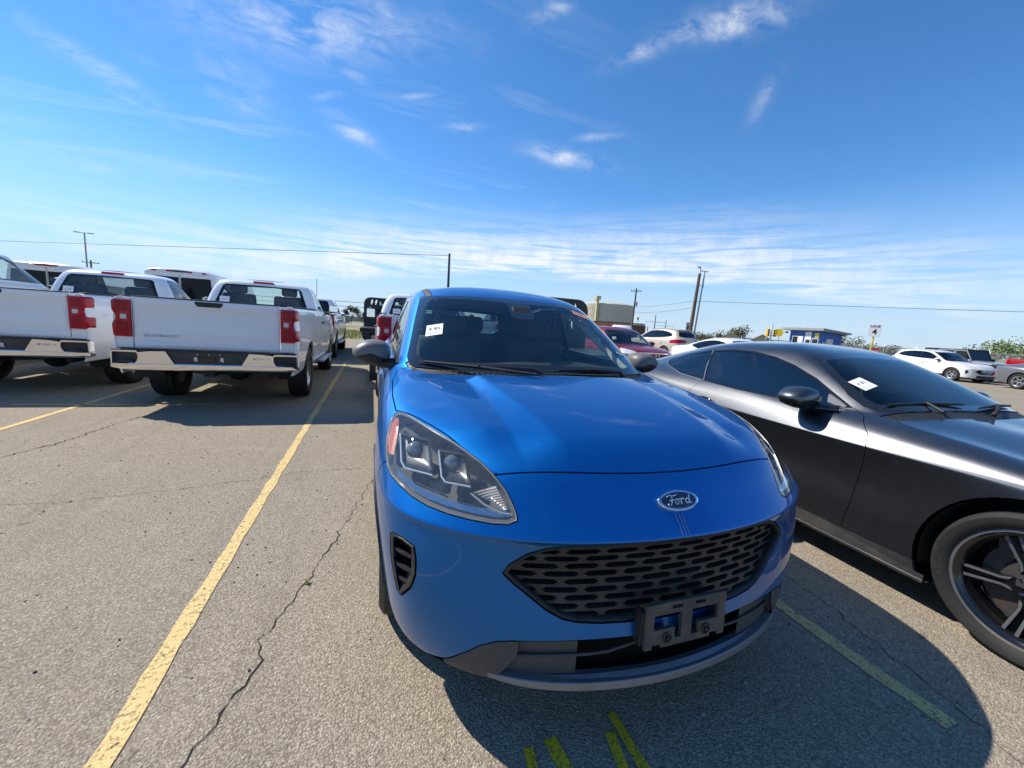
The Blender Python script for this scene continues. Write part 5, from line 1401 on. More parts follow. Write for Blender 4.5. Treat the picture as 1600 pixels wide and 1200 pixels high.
def pickup(label, group, loc, rz=0.0, pm=None, crew=False, L=5.83, cab0=2.66, ax0=1.24, ax1=4.80, letters=True, rear_glass=None, mirror=(.22, .14, .24), lamp='notch'):
    pm = pm or white
    root = thing('pickup_truck', label, 'pickup truck', loc, rz, group)
    sh = Shell(truck_side_net(L, cab0, ax0, ax1), nu=6, nv=5, mu=(False, False), mv=(False, False))
    R = .40
    for a in (ax0, ax1): sh.cut(circle((a, .42), .475, 40), 'x', 12)
    side = lambda c: c.x > .5
    cf = ax1-.62
    cm = (cab0+cf)/2
    sh.cut([(cab0-.045, .4), (cab0-.005, .4), (cab0-.005, 1.5), (cab0-.045, 1.5)], 'x', 7, side)
    if crew:
        sh.cut([(cab0+.12, .53), (cab0+.12, 1.45), (cm, 1.45), (cm, .53)], 'x', 14, side, only=(0,)); sh.cut([(cm, .53), (cm, 1.45), (cf, 1.45), (cf, .53)], 'x', 15, side, only=(0,))
    else:
        sh.cut([(cab0+.22, .55), (cab0+.22, 1.45), (cf, 1.45), (cf-.02, .55)], 'x', 15, side, only=(0,))
    sh.make(0, 'body_side', pm, root, mode='side', gap=.003, lip=.02)
    sh.make(7, 'cab_gap', dark_void, root, mode='side', gap=0, lip=0, sink=.03)
    sh.make(14, 'rear_door', pm, root, mode='side', gap=.003); sh.make(15, 'front_door', pm, root, mode='side', gap=.003)
    y1 = ax1-.25
    make_cab(root, pm, cab0+.02, y1, rear_glass or clear_glass, clear_glass if not rear_glass else tint_glass, crew=crew)
    # bonnet and nose
    V = []; F = []
    ysn = [y1-.10, y1+.2, ax1+.3, L-.25, L-.08, L-.03]; zc = [1.40, 1.395, 1.36, 1.30, 1.22, 1.12]
    for y, z in zip(ysn, zc):
        w_ = .93 if y < L-.3 else .88-.1*(y-(L-.3))
        for x, dz in ((-w_, -.05), (-w_*.75, .0), (-.35, .012), (.35, .012), (w_*.75, 0), (w_, -.05)): V.append((x, y, z+dz))
    F = [(i*6+j, i*6+j+1, (i+1)*6+j+1, (i+1)*6+j) for i in range(5) for j in range(5)]
    MB().add(V, F).build('bonnet', pm, root, 50)
    MB().box((0, L-.06, .88), (1.66, .10, .50)).build('grille', gloss_black, root, None, .03)
    MB().box((0, L-.02, .58), (1.86, .16, .22)).build('front_bumper', chrome, root, None, .04)
    for s in (-1, 1): MB().box((s*.84, L-.10, 1.02), (.22, .16, .22)).build('headlight', lens_clear, root, None, .03)
    # load bed
    bl = cab0-.06
    mb = MB()
    mb.box((0, .16+bl/2, .80), (1.84, bl-.14, .05))
    for s in (-1, 1):
        mb.box((s*.885, .16+bl/2, 1.10), (.04, bl-.14, .60))
        for a in (ax0,): mb.box((s*.72, a, .93), (.30, .95, .24))
    mb.box((0, bl-.03, 1.09), (1.78, .04, .60))
    mb.build('load_bed', white if pm is white else pm, root, None, .01)
    for s in (-1, 1): MB().box((s*.915, .13+bl/2, 1.417), (.085, bl-.10, .016)).build('rail_cap', black_plastic, root, None, .006)
    # tailgate: raised borders, recessed field, crease
    xs = [-.785, -.765, -.70, -.60, 0, .60, .70, .765, .785]
    zs = [.785, .80, .862, .872, .905, .93, 1.00, 1.12, 1.24, 1.285, 1.30, 1.345, 1.385, 1.405, 1.412]
    dep = [.018, .002, 0, .012, .012, .004, .010, .014, .013, .012, .002, -.004, -.006, .0, .03]
    V = [(x, .105+(d if 1 <= i <= 7 else max(d, .012)) - (0 if 2 <= i <= 6 else 0) + .010*(1-(x/.785)**2)*-.8 + (d*0 if 3 <= i <= 5 else -d*.6 if 0 < i < 8 else 0), z) for z, d in zip(zs, dep) for i, x in enumerate(xs)]
    n = len(xs)
    g = MB().add(V, [(i*n+j, i*n+j+1, (i+1)*n+j+1, (i+1)*n+j) for i in range(len(zs)-1) for j in range(n-1)])
    g.box((0, .165, 1.10), (1.56, .05, .60))
    gate = g.build('tailgate', pm, root, 50)
    MB().box((0, .135, 1.416), (1.56, .075, .014)).build('gate_cap', black_plastic, gate, None, .005)
    hp = [(-.15, 1.394), (.15, 1.394), (.147, 1.362), (.12, 1.334), (-.12, 1.334), (-.147, 1.362)]
    MB().prism(hp, .085, .10, 'y').build('gate_handle', black_plastic, gate, None, .004)
    if letters:
        me = text_mesh('SILVERADO', .046, .001, 1.40, 1.08); me.transform(frame((-.51, .1015, .945), (1, 0, 0), (0, 0, 1))); me.materials.clear(); me.materials.append(mat('grey_letters', (.33, .33, .34), .4))
        link('gate_lettering', me, gate)
    # corner posts and lamps
    for s in (-1, 1):
        MB().box((s*.875, .145, 1.09), (.165, .07, .61)).build('corner_post', pm, root, None, .012)
        if lamp == 'notch':
            P = [(.797, 1.365), (.797, .925), (.96, .925), (.978, .945), (.984, 1.07), (.968, 1.10), (.948, 1.13), (.942, 1.165), (.955, 1.20), (.978, 1.235), (.982, 1.34), (.955, 1.368)]
        else:
            P = [(.82, 1.36), (.82, .98), (.96, .98), (.985, 1.02), (.985, 1.33), (.96, 1.362)]
        mb = MB(); n = len(P)
        V = []
        for yy, sx in ((.085, -.016), (.090, -.004), (.112, .006), (.17, .020), (.24, .024)):
            V += [(s*(x if x < .83 else x+sx), yy, z) for x, z in P]
        mb.add(V, [(i*n+j, i*n+(j+1) % n, (i+1)*n+(j+1) % n, (i+1)*n+j) for i in range(4) for j in range(n)]+[tuple(range(n))])
        lm = mb.build('tail_lamp', lens_red, root, 40)
        if lamp == 'notch':
            MB().prism([(.835, 1.195), (.835, 1.135), (.892, 1.137), (.897, 1.165), (.892, 1.193)], .078, .10, 'y').build('reversing_lens', lens_clear, lm, None, .004).scale = (s, 1, 1)
            for z0, z1 in ((1.23, 1.34), (.95, 1.10)):
                MB().prism([(.825, z1), (.825, z0), (.945, z0), (.945, z1)], .080, .10, 'y').build('lens_block', lens_red_dark, lm, None, .006).scale = (s, 1, 1)
        else:
            MB().prism([(.84, 1.22), (.84, 1.10), (.965, 1.10), (.965, 1.22)], .080, .10, 'y').build('reversing_lens', lens_clear, lm, None, .004).scale = (s, 1, 1)
    # bumper
    bp = MB()
    xs = np.linspace(-1.005, 1.005, 31); V = []
    def by(x): return .002+.055*max(0, (abs(x)-.55)/.45)**2.2
    for x in xs:
        y = by(x); e = max(0, abs(x)-.90)/.105
        V += [(x, y+.012+.02*e, .612), (x, y, .600), (x, y, .555), (x, y+.012, .530+.02*e), (x, y+.07, .520+.02*e), (x, y+.12, .55), (x, y+.12, .60)]
    k = 7; bp.add(V, [(i*k+j, i*k+(j+1) % k, (i+1)*k+(j+1) % k, (i+1)*k+j) for i in range(30) for j in range(7)]+[tuple(range(7)), tuple(range(30*7, 31*7))])
    for s in (-1, 1):
        def strip(poly, d0, d1):
            V = [(s*x, by(x)+d0, z) for x, z in poly]+[(s*x, by(x)+d1, z) for x, z in poly]; m_ = len(poly)
            bp.add(V, [(i, (i+1) % m_, m_+(i+1) % m_, m_+i) for i in range(m_)]+[tuple(range(m_))[::-1], tuple(range(m_, 2*m_))])
        strip([(.445, .765), (.355, .600), (.55, .600), (.765, .600), (.735, .635), (.722, .67), (.722, .72), (.735, .742), (.60, .76)], .004, .08)
        strip([(.72, .742), (.73, .765), (.86, .765), (.965, .762), (1.0, .75), (1.004, .735), (.97, .742), (.86, .744)], .002, .09)
        strip([(.985, .735), (1.003, .745), (1.005, .60), (.99, .61)], .002, .10)
    bump = bp.build('rear_bumper', chrome, root, 35)
    for s in (-1, 1):
        mb = MB()
        poly = [(.73, .745), (.985, .745), (.99, .60), (.765, .60), (.72, .66), (.715, .72)]
        V = [(s*x, by(x)+.035, z) for x, z in poly]+[(s*x, by(x)+.11, z) for x, z in poly]
        mb.add(V, [(i, (i+1) % 6, 6+(i+1) % 6, 6+i) for i in range(6)]+[tuple(range(6))[::-1]])
        mb.prism([(.76, .615), (.96, .615), (.90, .645), (.80, .65)], .03, .06, 'y') if s > 0 else mb.prism([(-.76, .615), (-.96, .615), (-.90, .645), (-.80, .65)], .03, .06, 'y')
        mb.build('bumper_step', black_plastic, bump, 35)
    MB().prism([(-.44, .765), (.44, .765), (.352, .604), (-.352, .604)], .032, .10, 'y').build('plate_recess', satin_dark, bump)
    MB().box((0, .09, .772), (1.96, .13, .018)).build('bumper_pad', black_plastic, bump, None, .006)
    mb = MB().box((0, .024, .676), (.13, .01, .055)); mb.build('plate_lamp', gloss_black, bump)
    for x in (-.14, .14): MB().prism([(x-.02, .655), (x+.02, .645), (x+.015, .70), (x-.015, .705)], .018, .03, 'y').build('plate_bracket', alloy, bump)
    for x in (-.12, 0, .12): MB().sphere((x, .03, .735), .009, 8, 6).build('bumper_bolt', chrome, bump)
    if letters:
        me = text_mesh('BP.4101 A', .038, .0004, 1.15, 1.05); me.transform(frame((.585, by(.585)+.0028, .70), (1, .05, 0), (0, 0, 1))); me.materials.clear(); me.materials.append(mat('scratch_grey', (.42, .42, .43), .45)); link('bumper_lettering', me, bump)
    # underneath
    mb = MB()
    for s in (-1, 1): mb.box((s*.42, L/2, .56), (.09, L-.5, .16))
    mb.tube([(-.80, ax0, .40), (.80, ax0, .40)], .05, 10); mb.sphere((0, ax0, .40), (.17, .16, .16), 14, 10)
    mb.box((0, .12, .50), (.11, .22, .09)); mb.box((0, .30, .56), (1.0, .08, .10))
    mb.tube([(.62, .35, .45), (.66, .9, .48), (.66, 2.4, .50)], .04, 8)
    mb.lathe([(.16, -.09), (.37, -.11), (.39, -.05), (.39, .05), (.37, .11), (.16, .09)], 28, (0, .62, .56))
    mb.build('chassis', underbody, root, 40)
    for s in (-1, 1):
        for a in (ax0, ax1):
            add_wheel(root, (s*.86, a, R), s, R, .265, .235, 'truck', spin=a)
            MB().lathe([(.47, -.24), (.47, .10), (.0, -.24)], 24, (s*.86, a, .42), axis='x', a0=-.2, a1=math.pi+.2).build('wheel_arch', underbody, root, 60)
        mb = MB().box((s*.99, (cab0+cf)/2+.05, .435), (.155, cf-cab0+.25, .045)); mb.build('running_board', silver, root, None, .015)
        ms = door_mirror(root, s, (s*1.12, y1-.42, 1.45), mirror, black_plastic, black_plastic, (s*.93, y1-.36, 1.38), glass=False)
        MB().box((s*1.12, y1-.42-mirror[1]*.52, 1.45), (mirror[0]*.8, .006, mirror[2]*.8)).build('mirror_glass', mat('mirror_face', (.8, .8, .82), .02, metal=1.0), ms, None, .02)
        for yh in ((cab0+.36,) if not crew else (cab0+.26, cm+.14)):
            MB().tube([(s*.99, yh-.09, 1.17), (s*1.03, yh-.07, 1.17), (s*1.03, yh+.07, 1.17), (s*.99, yh+.09, 1.17)], .016, 8).build('door_handle', black_plastic, root, 60)
    paper_tag(root, frame((-.60, cab0+.075, 1.485), (1, 0, .0), (0, .28, .96)), .15, .15, '4 ' + str(74), 3)
    return root

# ------------------------------------------------------------------ other parked vehicles
def copy_regions_suv(root, pm, wheel, screen, tint, lights=lens_clear, nu=4, nv=5):
    sh = Shell(suv_net(), nu=nu, nv=nv)
    suv_regions(sh)
    sh.make(0, 'body', pm, root); sh.make(1, 'front_bumper', pm, root); sh.make(2, 'bonnet', pm, root); sh.make(3, 'cowl', black_plastic, root, lip=0, sink=.006)
    sh.make(4, 'screen_border', MATS['frit'], root, lip=.003, gap=0); sh.make(5, 'windscreen', screen, root, lip=0, gap=0)
    sh.make(6, 'lower_intake', black_plastic, root, lip=0, gap=0, sink=.012); sh.make(7, 'skid_strip', silver, root, lip=0, gap=0); sh.make(8, 'bumper_corner', pm, root, mode='side', lip=0, gap=0)
    sh.make(9, 'grille', gloss_black, root, lip=0, gap=0, sink=.012); sh.make(10, 'corner_vent', black_plastic, root, mode='side', lip=0, gap=0, sink=.01)
    sh.make(11, 'headlight', lights, root, mode='side', lip=.004, gap=.002); sh.make(13, 'sill_trim', black_plastic, root)
    sh.make(14, 'front_door', pm, root, mode='side', gap=.003); sh.make(15, 'rear_door', pm, root, mode='side', gap=.003)
    sh.make(16, 'window_surround', gloss_black, root, mode='side', lip=.006, gap=0); sh.make(17, 'side_window', tint, root, mode='side', lip=0, gap=0, sink=.004); sh.make(22, 'side_window', tint_glass, root, mode='side', lip=0, gap=0, sink=.004)
    sh.make(18, 'roof_strip', grey_plastic, root, mode='side', lip=0, gap=0, sink=.003); sh.make(19, 'rear_window', tint_glass, root, lip=0, gap=0); sh.make(20, 'tail_lamp', lens_red, root, mode='side', lip=.005)
    sh.make(21, 'underside', underbody, root, lip=0, gap=0)
    for x in (-.38, .38): seat(root, x, 2.28, .50, .52)
    seat(root, 0, 3.15, .52, 1.2)
    steering_wheel(root, (.38, 1.92, 1.0))
    V = []
    for x in np.linspace(-.76, .76, 9):
        for (y, z) in ((1.25, 1.07), (1.5, 1.10), (1.75, 1.08), (1.80, .7)): V.append((x, y+.3*max(0, abs(x)-.45), z))
    MB().add(V, [(i*4+j, i*4+j+1, (i+1)*4+j+1, (i+1)*4+j) for i in range(8) for j in range(3)]).build('dashboard', MATS['dash_plastic'], root, 60)
    MB().box((0, 2.6, .30), (1.5, 2.9, .06)).build('cabin_floor', underbody, root)
    for s in (-1, 1):
        for y in (.935, 3.645):
            add_wheel(root, (s*.80, y, .355), s, .355, .225, .225, wheel, spin=y)
            MB().lathe([(.40, -.12), (.40, .10), (.0, -.12)], 24, (s*.74, y, .36), axis='x', a0=-.25, a1=math.pi+.25).build('wheel_arch', underbody, root, 60)
        door_mirror(root, s, (s*.975, 1.655, 1.135), (.225, .15, .155), pm, black_plastic, (s*.835, 1.63, 1.075))
        for y in (2.45, 3.35):
            x = sh.hit((2, y, .90), (-1, 0, 0)).x
            MB().tube([(s*(x-.01), y-.10, .905), (s*(x+.035), y-.08, .907), (s*(x+.038), y+.07, .91), (s*(x-.01), y+.10, .912)], .013, 8).build('door_handle', pm, root, 60)
    return sh

maroon = paint('maroon_paint', (.20, .006, .014), .3, .36, .25, .5)
beige = paint('beige_paint', (.55, .47, .38), .3, .36)
silver_car = paint('silver_grey_paint', (.20, .20, .21), .6, .36)
pearl = paint('pearl_paint', (.72, .72, .70), .0, .3, .05)
red_paint = paint('red_paint', (.36, .012, .012), .1, .34)
truck_dark = paint('black_paint', (.02, .02, .022), .1, .34)

r_ = thing('maroon_suv', 'dark maroon compact suv facing the camera, right of the orange brick building', 'car', (7.85, 9.5, 0), rad(-1)); r_.scale = (.98, .98, .955)
s_ = copy_regions_suv(r_, maroon, 'five', glass_mat('pale_screen', (.50, .60, .56)), clear_glass)
hy = s_.yfront(0, .80)
mb = MB()
for sx in (-1, 1): mb.tube([(sx*.050, hy-.012, .765), (sx*.040, hy-.012, .85)], .009, 6)
mb.tube([(-.043, hy-.012, .805), (.043, hy-.012, .805)], .008, 6)
ring = [(.082*math.cos(a)*(1+.12*math.sin(a)), hy-.010, .807+.062*math.sin(a)) for a in np.linspace(0, 2*math.pi, 25)[:-1]]
mb.tube(ring, .006, 6, closed=True).build('badge', chrome, r_, 60)
MB().box((0, hy+.03, .88), (1.0, .012, .05)).build('chrome_bar', chrome, r_, None, .008)
paper_tag(r_, frame((-.60, s_.yfront(.60, 1.25)-.004, 1.25), (1, -.2, 0), (0, .62, .78)), .13, .13, '4 90', 2)
MB().add([(-.66, 1.98, 1.40), (-.32, 1.92, 1.41), (-.32, 1.97, 1.44), (-.66, 2.02, 1.43)], [(0, 1, 2, 3)]).build('visor_card', paper, r_)

mb_ = thing('beige_suv', 'large pale beige suv seen from behind, tinted rear window under a roof spoiler', 'car', (16.9, 23.3, 0), math.pi+rad(3)); mb_.scale = (1.07, 1.12, 1.12)
b_ = copy_regions_suv(mb_, beige, 'five', tint_glass, tint_glass)
MB().box((0, 4.04, 1.585), (1.1, .22, .035)).build('roof_spoiler', beige, mb_, None, .012)

r2 = thing('white_suv', 'pearl white compact suv parked across the lot in front of the silver off-roader', 'car', (30.19, 11.27, 0), rad(-15)); r2.scale = (.99, 1.015, .985)
w_ = copy_regions_suv(r2, pearl, 'five', glass_mat('pale_screen', (.5, .6, .56)), tint_glass)
gy = w_.yfront(0, .66)
MB().prism([(-.36, .70), (.36, .70), (.30, .60), (-.30, .60)], gy-.012, gy+.05, 'y').build('grille_bar', silver, r2, None, .01)
MB().tube([(-.05, gy-.02, .63), (0, gy-.022, .69), (.05, gy-.02, .63)], .008, 6).build('badge', chrome, r2, 60)

def coupe_like(name, label, pm, loc, rz, scale, wheel='five'):
    r = thing(name, label, 'car', loc, rz); r.scale = scale
    sh = Shell(coupe_net(), nu=4, nv=5)
    coupe_regions(sh)
    coupe_common(r, sh, pm, tint_glass, glass_mat('pale_screen', (.5, .6, .56)), lens_clear, wheel, .345, .235)
    for s in (-1, 1):
        door_mirror(r, s, (s*.935, 1.98, 1.0), (.20, .13, .13), pm, black_plastic, (s*.80, 1.84, .945))
        x = sh.hit((2, 2.83, .822), (-1, 0, 0)).x
        MB().tube([(s*(x-.012), 2.97, .833), (s*(x+.026), 2.94, .832), (s*(x+.030), 2.80, .822), (s*(x-.010), 2.73, .812)], .014, 8).build('door_handle', pm, r, 60)
        MB().tube([(s*(sh.hit((2, y, z), (-1, 0, 0)).x+.002), y, z) for y, z in [(2.99, .98), (3.06, 1.09), (3.13, 1.24)]], .010, 6).build('window_pillar', gloss_black, r, 60)
    return r
coupe_like('white_sedan', 'white sedan parked behind the dark grey coupe, only its roof and side windows showing', white, (10.7, 6.95, 0), rad(-1), (.97, 1.0, 1.05))
coupe_like('grey_sedan', 'silver grey sedan at the far right edge of the lot, half cut off', silver_car, (28.44, 5.95, 0), rad(-15), (.98, 1.0, 1.05))

# the boxy off-roader
def offroader(label, loc, rz):
    r = thing('offroad_vehicle', label, 'off-road vehicle', loc, rz)
    sv = paint('silver_box_paint', (.42, .43, .45), .55, .34)
    b = MB()
    b.prism([(.62, .58), (.62, 1.02), (1.62, 1.10), (1.62, 1.16), (4.35, 1.18), (4.35, .58), (3.98, .50), (3.86, .86), (3.62, .98), (3.30, .98), (3.10, .86), (3.0, .50), (1.62, .50), (1.52, .80)], -.72, .72, 'x')
    b.build('body', sv, r, None, .02)
    for s in (-1, 1):
        for y in (.72, 3.46):
            add_wheel(r, (s*.76, y, .40), s, .40, .25, .225, 'five', spin=y)
            fl = [(y-.62, .66), (y-.52, .90), (y-.38, 1.0), (y+.38, 1.0), (y+.54, .88), (y+.62, .62), (y+.54, .64), (y+.46, .82), (y+.34, .92), (y-.34, .92), (y-.46, .82), (y-.54, .66)]
            MB().prism(fl, s*.66, s*.92, 'x').build('wheel_flare', black_plastic, r, None, .015)
        MB().box((s*.735, 2.05, .86), (.02, .95, .52)).build('front_door', sv, r, None, .008)
        MB().box((s*.735, 2.98, .88), (.02, .80, .48)).build('rear_door', sv, r, None, .008)
        MB().tube([(s*.74, 2.35, .98), (s*.775, 2.38, .98), (s*.775, 2.48, .98), (s*.74, 2.50, .98)], .014, 6).build('door_handle', black_plastic, r, 60)
        q = MB()
        for poly in ([(1.66, 1.16), (1.66, 1.24), (1.92, 1.72), (2.52, 1.74), (2.52, 1.16)], [(2.55, 1.16), (2.55, 1.74), (3.38, 1.74), (3.38, 1.16)], [(3.41, 1.16), (3.41, 1.74), (4.22, 1.74), (4.30, 1.16)]):
            MB().prism(poly, s*.665, s*.685, 'x').build('window_frame', sv if poly[0][0] < 3.4 else black_plastic, r, None, .004)
            MB().prism(inset(poly, .05), s*.684, s*.690, 'x').build('side_window', tint_glass if False else gloss_black, r)
        MB().box((s*.86, 1.75, 1.20), (.20, .10, .18)).build('door_mirror', black_plastic, r, None, .03)
        MB().lathe([(0, -.02), (.085, -.018), (.095, .02)], 20, (s*.44, .50, .90), axis='y').build('headlight', lens_clear, r, 40)
        MB().box((s*.66, 4.36, .95), (.14, .05, .22)).build('tail_lamp', lens_red, r, None, .01)
    MB().prism([(1.86, 1.74), (1.92, 1.79), (4.18, 1.78), (4.26, 1.72)], -.68, .68, 'x').build('hard_top', black_plastic, r, None, .02)
    MB().add([(-.62, 1.66, 1.20), (.62, 1.66, 1.20), (.58, 1.90, 1.70), (-.58, 1.90, 1.70)], [(0, 1, 2, 3)]).build('windscreen', gloss_black, r)
    fr = [(-.66, 1.645, 1.17), (.66, 1.645, 1.17), (.61, 1.905, 1.74), (-.61, 1.905, 1.74)]
    MB().tube(fr, .035, 6, closed=True).build('screen_frame', black_plastic, r, 40)
    V = []
    for y, z, w in ((.46, 1.00, .56), (.50, 1.06, .58), (.9, 1.10, .62), (1.64, 1.17, .68)): V += [(-w, y, z-.06), (-w*.7, y, z), (w*.7, y, z), (w, y, z-.06)]
    MB().add(V, [(i*4+j, i*4+j+1, i*4+5+j, i*4+4+j) for i in range(3) for j in range(3)]).build('bonnet', sv, r, 40)
    g = MB()
    g.box((0, .50, .86), (1.12, .10, .36)); gg = g.build('grille', black_plastic, r, None, .02)
    for k in range(7): MB().box((-.18+.06*k, .445, .88), (.030, .02, .24)).build('grille_slot', dark_void, gg, None, .006)
    MB().box((0, .30, .62), (1.56, .24, .20)).build('front_bumper', black_plastic, r, None, .03)
    MB().box((0, 4.48, .62), (1.5, .20, .20)).build('rear_bumper', black_plastic, r, None, .03)
    MB().lathe([(0, -.10), (.38, -.10), (.40, 0), (.36, .12), (0, .12)], 24, (0, 4.55, 1.02), axis='y').build('spare_wheel', rubber, r, 40)
    MB().box((0, 2.4, .50), (1.2, 3.4, .14)).build('chassis', underbody, r)
    return r
offroader('silver off-road vehicle with black hard top parked behind the pearl white suv', (33.3, 11.4, 0), rad(-15))

# trucks of the near row
A_ = pickup('white pickup with grey lettering on its closed tailgate, nearest the blue suv mirror', 'white work pickups in the near row', (-1.955, 6.03, 0))
copy_tree(A_, (-4.70, 7.1, 0), rad(.3), 'white pickup beside the lettered one, its tailgate cut off by the frame')
copy_tree(A_, (-7.55, 7.5, 0), 0, 'white pickup at the left frame edge, only its cab window and mirror showing').scale = (1, 1, 1.12)
copy_tree(A_, (1.065, 6.03, 0), rad(-.3), 'white pickup mostly hidden behind the blue suv mirror, only its left rear corner showing')
pickup('white crew cab pickup with dark rear window ahead of the lettered pickup', 'white work pickups in the near row', (-2.06, 12.7, 0), rad(-.4), crew=True, L=5.9, cab0=1.95, ax0=1.2, ax1=4.85, letters=False, rear_glass=tint_glass, mirror=(.22, .12, .30), lamp='plain')
pickup('bright red pickup at the right edge behind the silver grey sedan', 'pickups', (37.6, 12.9, 0), math.pi+rad(-15), pm=red_paint, crew=True, L=5.9, cab0=1.95, ax0=1.2, ax1=4.85, letters=False, rear_glass=tint_glass, lamp='plain')

def panel_from(outline, holes, depth, name, m, parent, nx=14, nz=10):
    """flat plate in the xz plane cut to an outline with holes, given thickness"""
    bm = bmesh.new()
    xs = np.linspace(min(p[0] for p in outline)-.01, max(p[0] for p in outline)+.01, nx); zs = np.linspace(min(p[1] for p in outline)-.01, max(p[1] for p in outline)+.01, nz)
    vs = [[bm.verts.new((x, 0, z)) for x in xs] for z in zs]
    for i in range(nz-1):
        for j in range(nx-1): bm.faces.new((vs[i][j], vs[i][j+1], vs[i+1][j+1], vs[i+1][j]))
    t = Shell.__new__(Shell); t.bm = bm
    t.cut(outline, 'y', 1)
    for h in holes: t.cut(h, 'y', 2)
    bmesh.ops.delete(bm, geom=[f for f in bm.faces if f.material_index != 1], context='FACES')
    for f in bm.faces: f.material_index = 0
    r = bmesh.ops.extrude_face_region(bm, geom=bm.faces[:])
    for v in [g for g in r['geom'] if isinstance(g, bmesh.types.BMVert)]: v.co.y += depth
    bmesh.ops.recalc_face_normals(bm, faces=bm.faces)
    me = bpy.data.meshes.new(name); bm.to_mesh(me); bm.free(); me.materials.append(m)
    return link(name, me, parent)

def flatbed(label, loc, rz=0.0, rack_z=2.12, rack_y=2.75):
    r = thing('flatbed_truck', label, 'flatbed truck', loc, rz, 'black flatbed trucks')
    L, cab0, ax0, ax1 = rack_y+3.6, rack_y+.1, rack_y-1.3, rack_y+2.4
    sh = Shell(truck_side_net(L, cab0, ax0, ax1), nu=4, nv=4, mu=(False, False), mv=(False, False))
    sh.cut(circle((ax1, .42), .475, 32), 'x', 12)
    sh.cut([(-1, 0), (cab0, 0), (cab0, 3), (-1, 3)], 'x', 30)
    sh.make(0, 'body_side', truck_dark, r, mode='side')
    make_cab(r, truck_dark, cab0+.02, ax1-.25, tint_glass, tint_glass)
    MB().box((0, (ax1-.3+L)/2, 1.2), (1.8, L-ax1+.25, .34)).build('bonnet', truck_dark, r, None, .08, 3)
    m = satin_dark
    MB().box((0, rack_y/2, .945), (2.36, rack_y, .07)).build('deck', m, r, None, .006)
    mb = MB()
    for k in range(6): mb.box((0, .2+k*rack_y/6, .87), (2.1, .06, .09))
    for s in (-1, 1): mb.box((s*.42, L/2-.3, .66), (.09, L-1.0, .22)); mb.box((s*1.175, rack_y/2, .90), (.03, rack_y, .12))
    mb.build('chassis', underbody, r)
    tail = panel_from([(-1.16, .93), (1.16, .93), (1.10, .62), (.98, .52), (-.98, .52), (-1.10, .62)], [[(s*(x-.02), .84), (s*(x+.025), .84), (s*(x-.01), .66), (s*(x-.055), .66)] for s in (-1, 1) for x in (.72, .84)], .05, 'tail_panel', m, r)
    for s in (-1, 1): MB().lathe([(0, -.006), (.035, -.006), (.04, .02)], 14, (s*1.03, -.005, .84), axis='y').build('tail_lamp', lens_red_dark, tail, 40)
    o = [(-1.12, .98), (1.12, .98), (1.12, rack_z-.30)]+[(.86+.26*math.cos(a), rack_z-.28+.26*math.sin(a)) for a in np.linspace(.1, math.pi/2, 6)]
    o += [(-x, z) for x, z in reversed(o[2:])]
    holes = []
    def oval(cx, cz, w, h, lean=0): return [(cx+w*math.cos(a)+lean*math.sin(a), cz+h*math.sin(a)) for a in np.linspace(0, 2*math.pi, 13)[:-1]]
    for s in (-1, 1):
        for x in (.66, .82): holes.append(oval(s*x, rack_z-.20, .036, .105, s*-.02))
        holes.append(oval(s*.96, rack_z-.55, .05, .10))
    holes.append([(-.50, rack_z-.14), (.50, rack_z-.14), (.54, rack_z-.40), (-.54, rack_z-.40)])
    holes.append([(-.78, rack_z-.46), (.78, rack_z-.46), (.80, 1.30), (-.80, 1.30)])
    rk = panel_from(o, holes, .06, 'headache_rack', m, r, 20, 12); rk.location.y = rack_y-.06
    mb = MB()
    for k in range(13): mb.box((-.72+.12*k, rack_y-.03, (rack_z-.46+1.30)/2), (.03, .02, rack_z-.46-1.30))
    mb.build('rack_bars', m, r, kind='stuff')
    for s in (-1, 1): MB().box((s*.88, rack_y-.09, rack_z-.42), (.06, .05, .06)).build('work_lamp', lens_clear, r, None, .01)
    for s in (-1, 1):
        add_wheel(r, (s*.86, ax1, .40), s, .40, .265, .235, 'truck')
        add_wheel(r, (s*.93, ax0, .40), s, .40, .24, .225, 'steel'); add_wheel(r, (s*.66, ax0, .40), s, .40, .24, .225, 'steel')
        door_mirror(r, s, (s*1.12, ax1-.67, 1.45), (.2, .12, .26), black_plastic, black_plastic, (s*.93, ax1-.6, 1.38))
    return r
flatbed('black flatbed truck in the far row, seen between the lettered pickup and the blue suv', (.80, 14.6, 0), 0, 2.16, 2.7)
flatbed('black flatbed truck whose rounded rack shows above the blue suv roof', (3.42, 5.6, 0), 0, 2.05, 2.45)

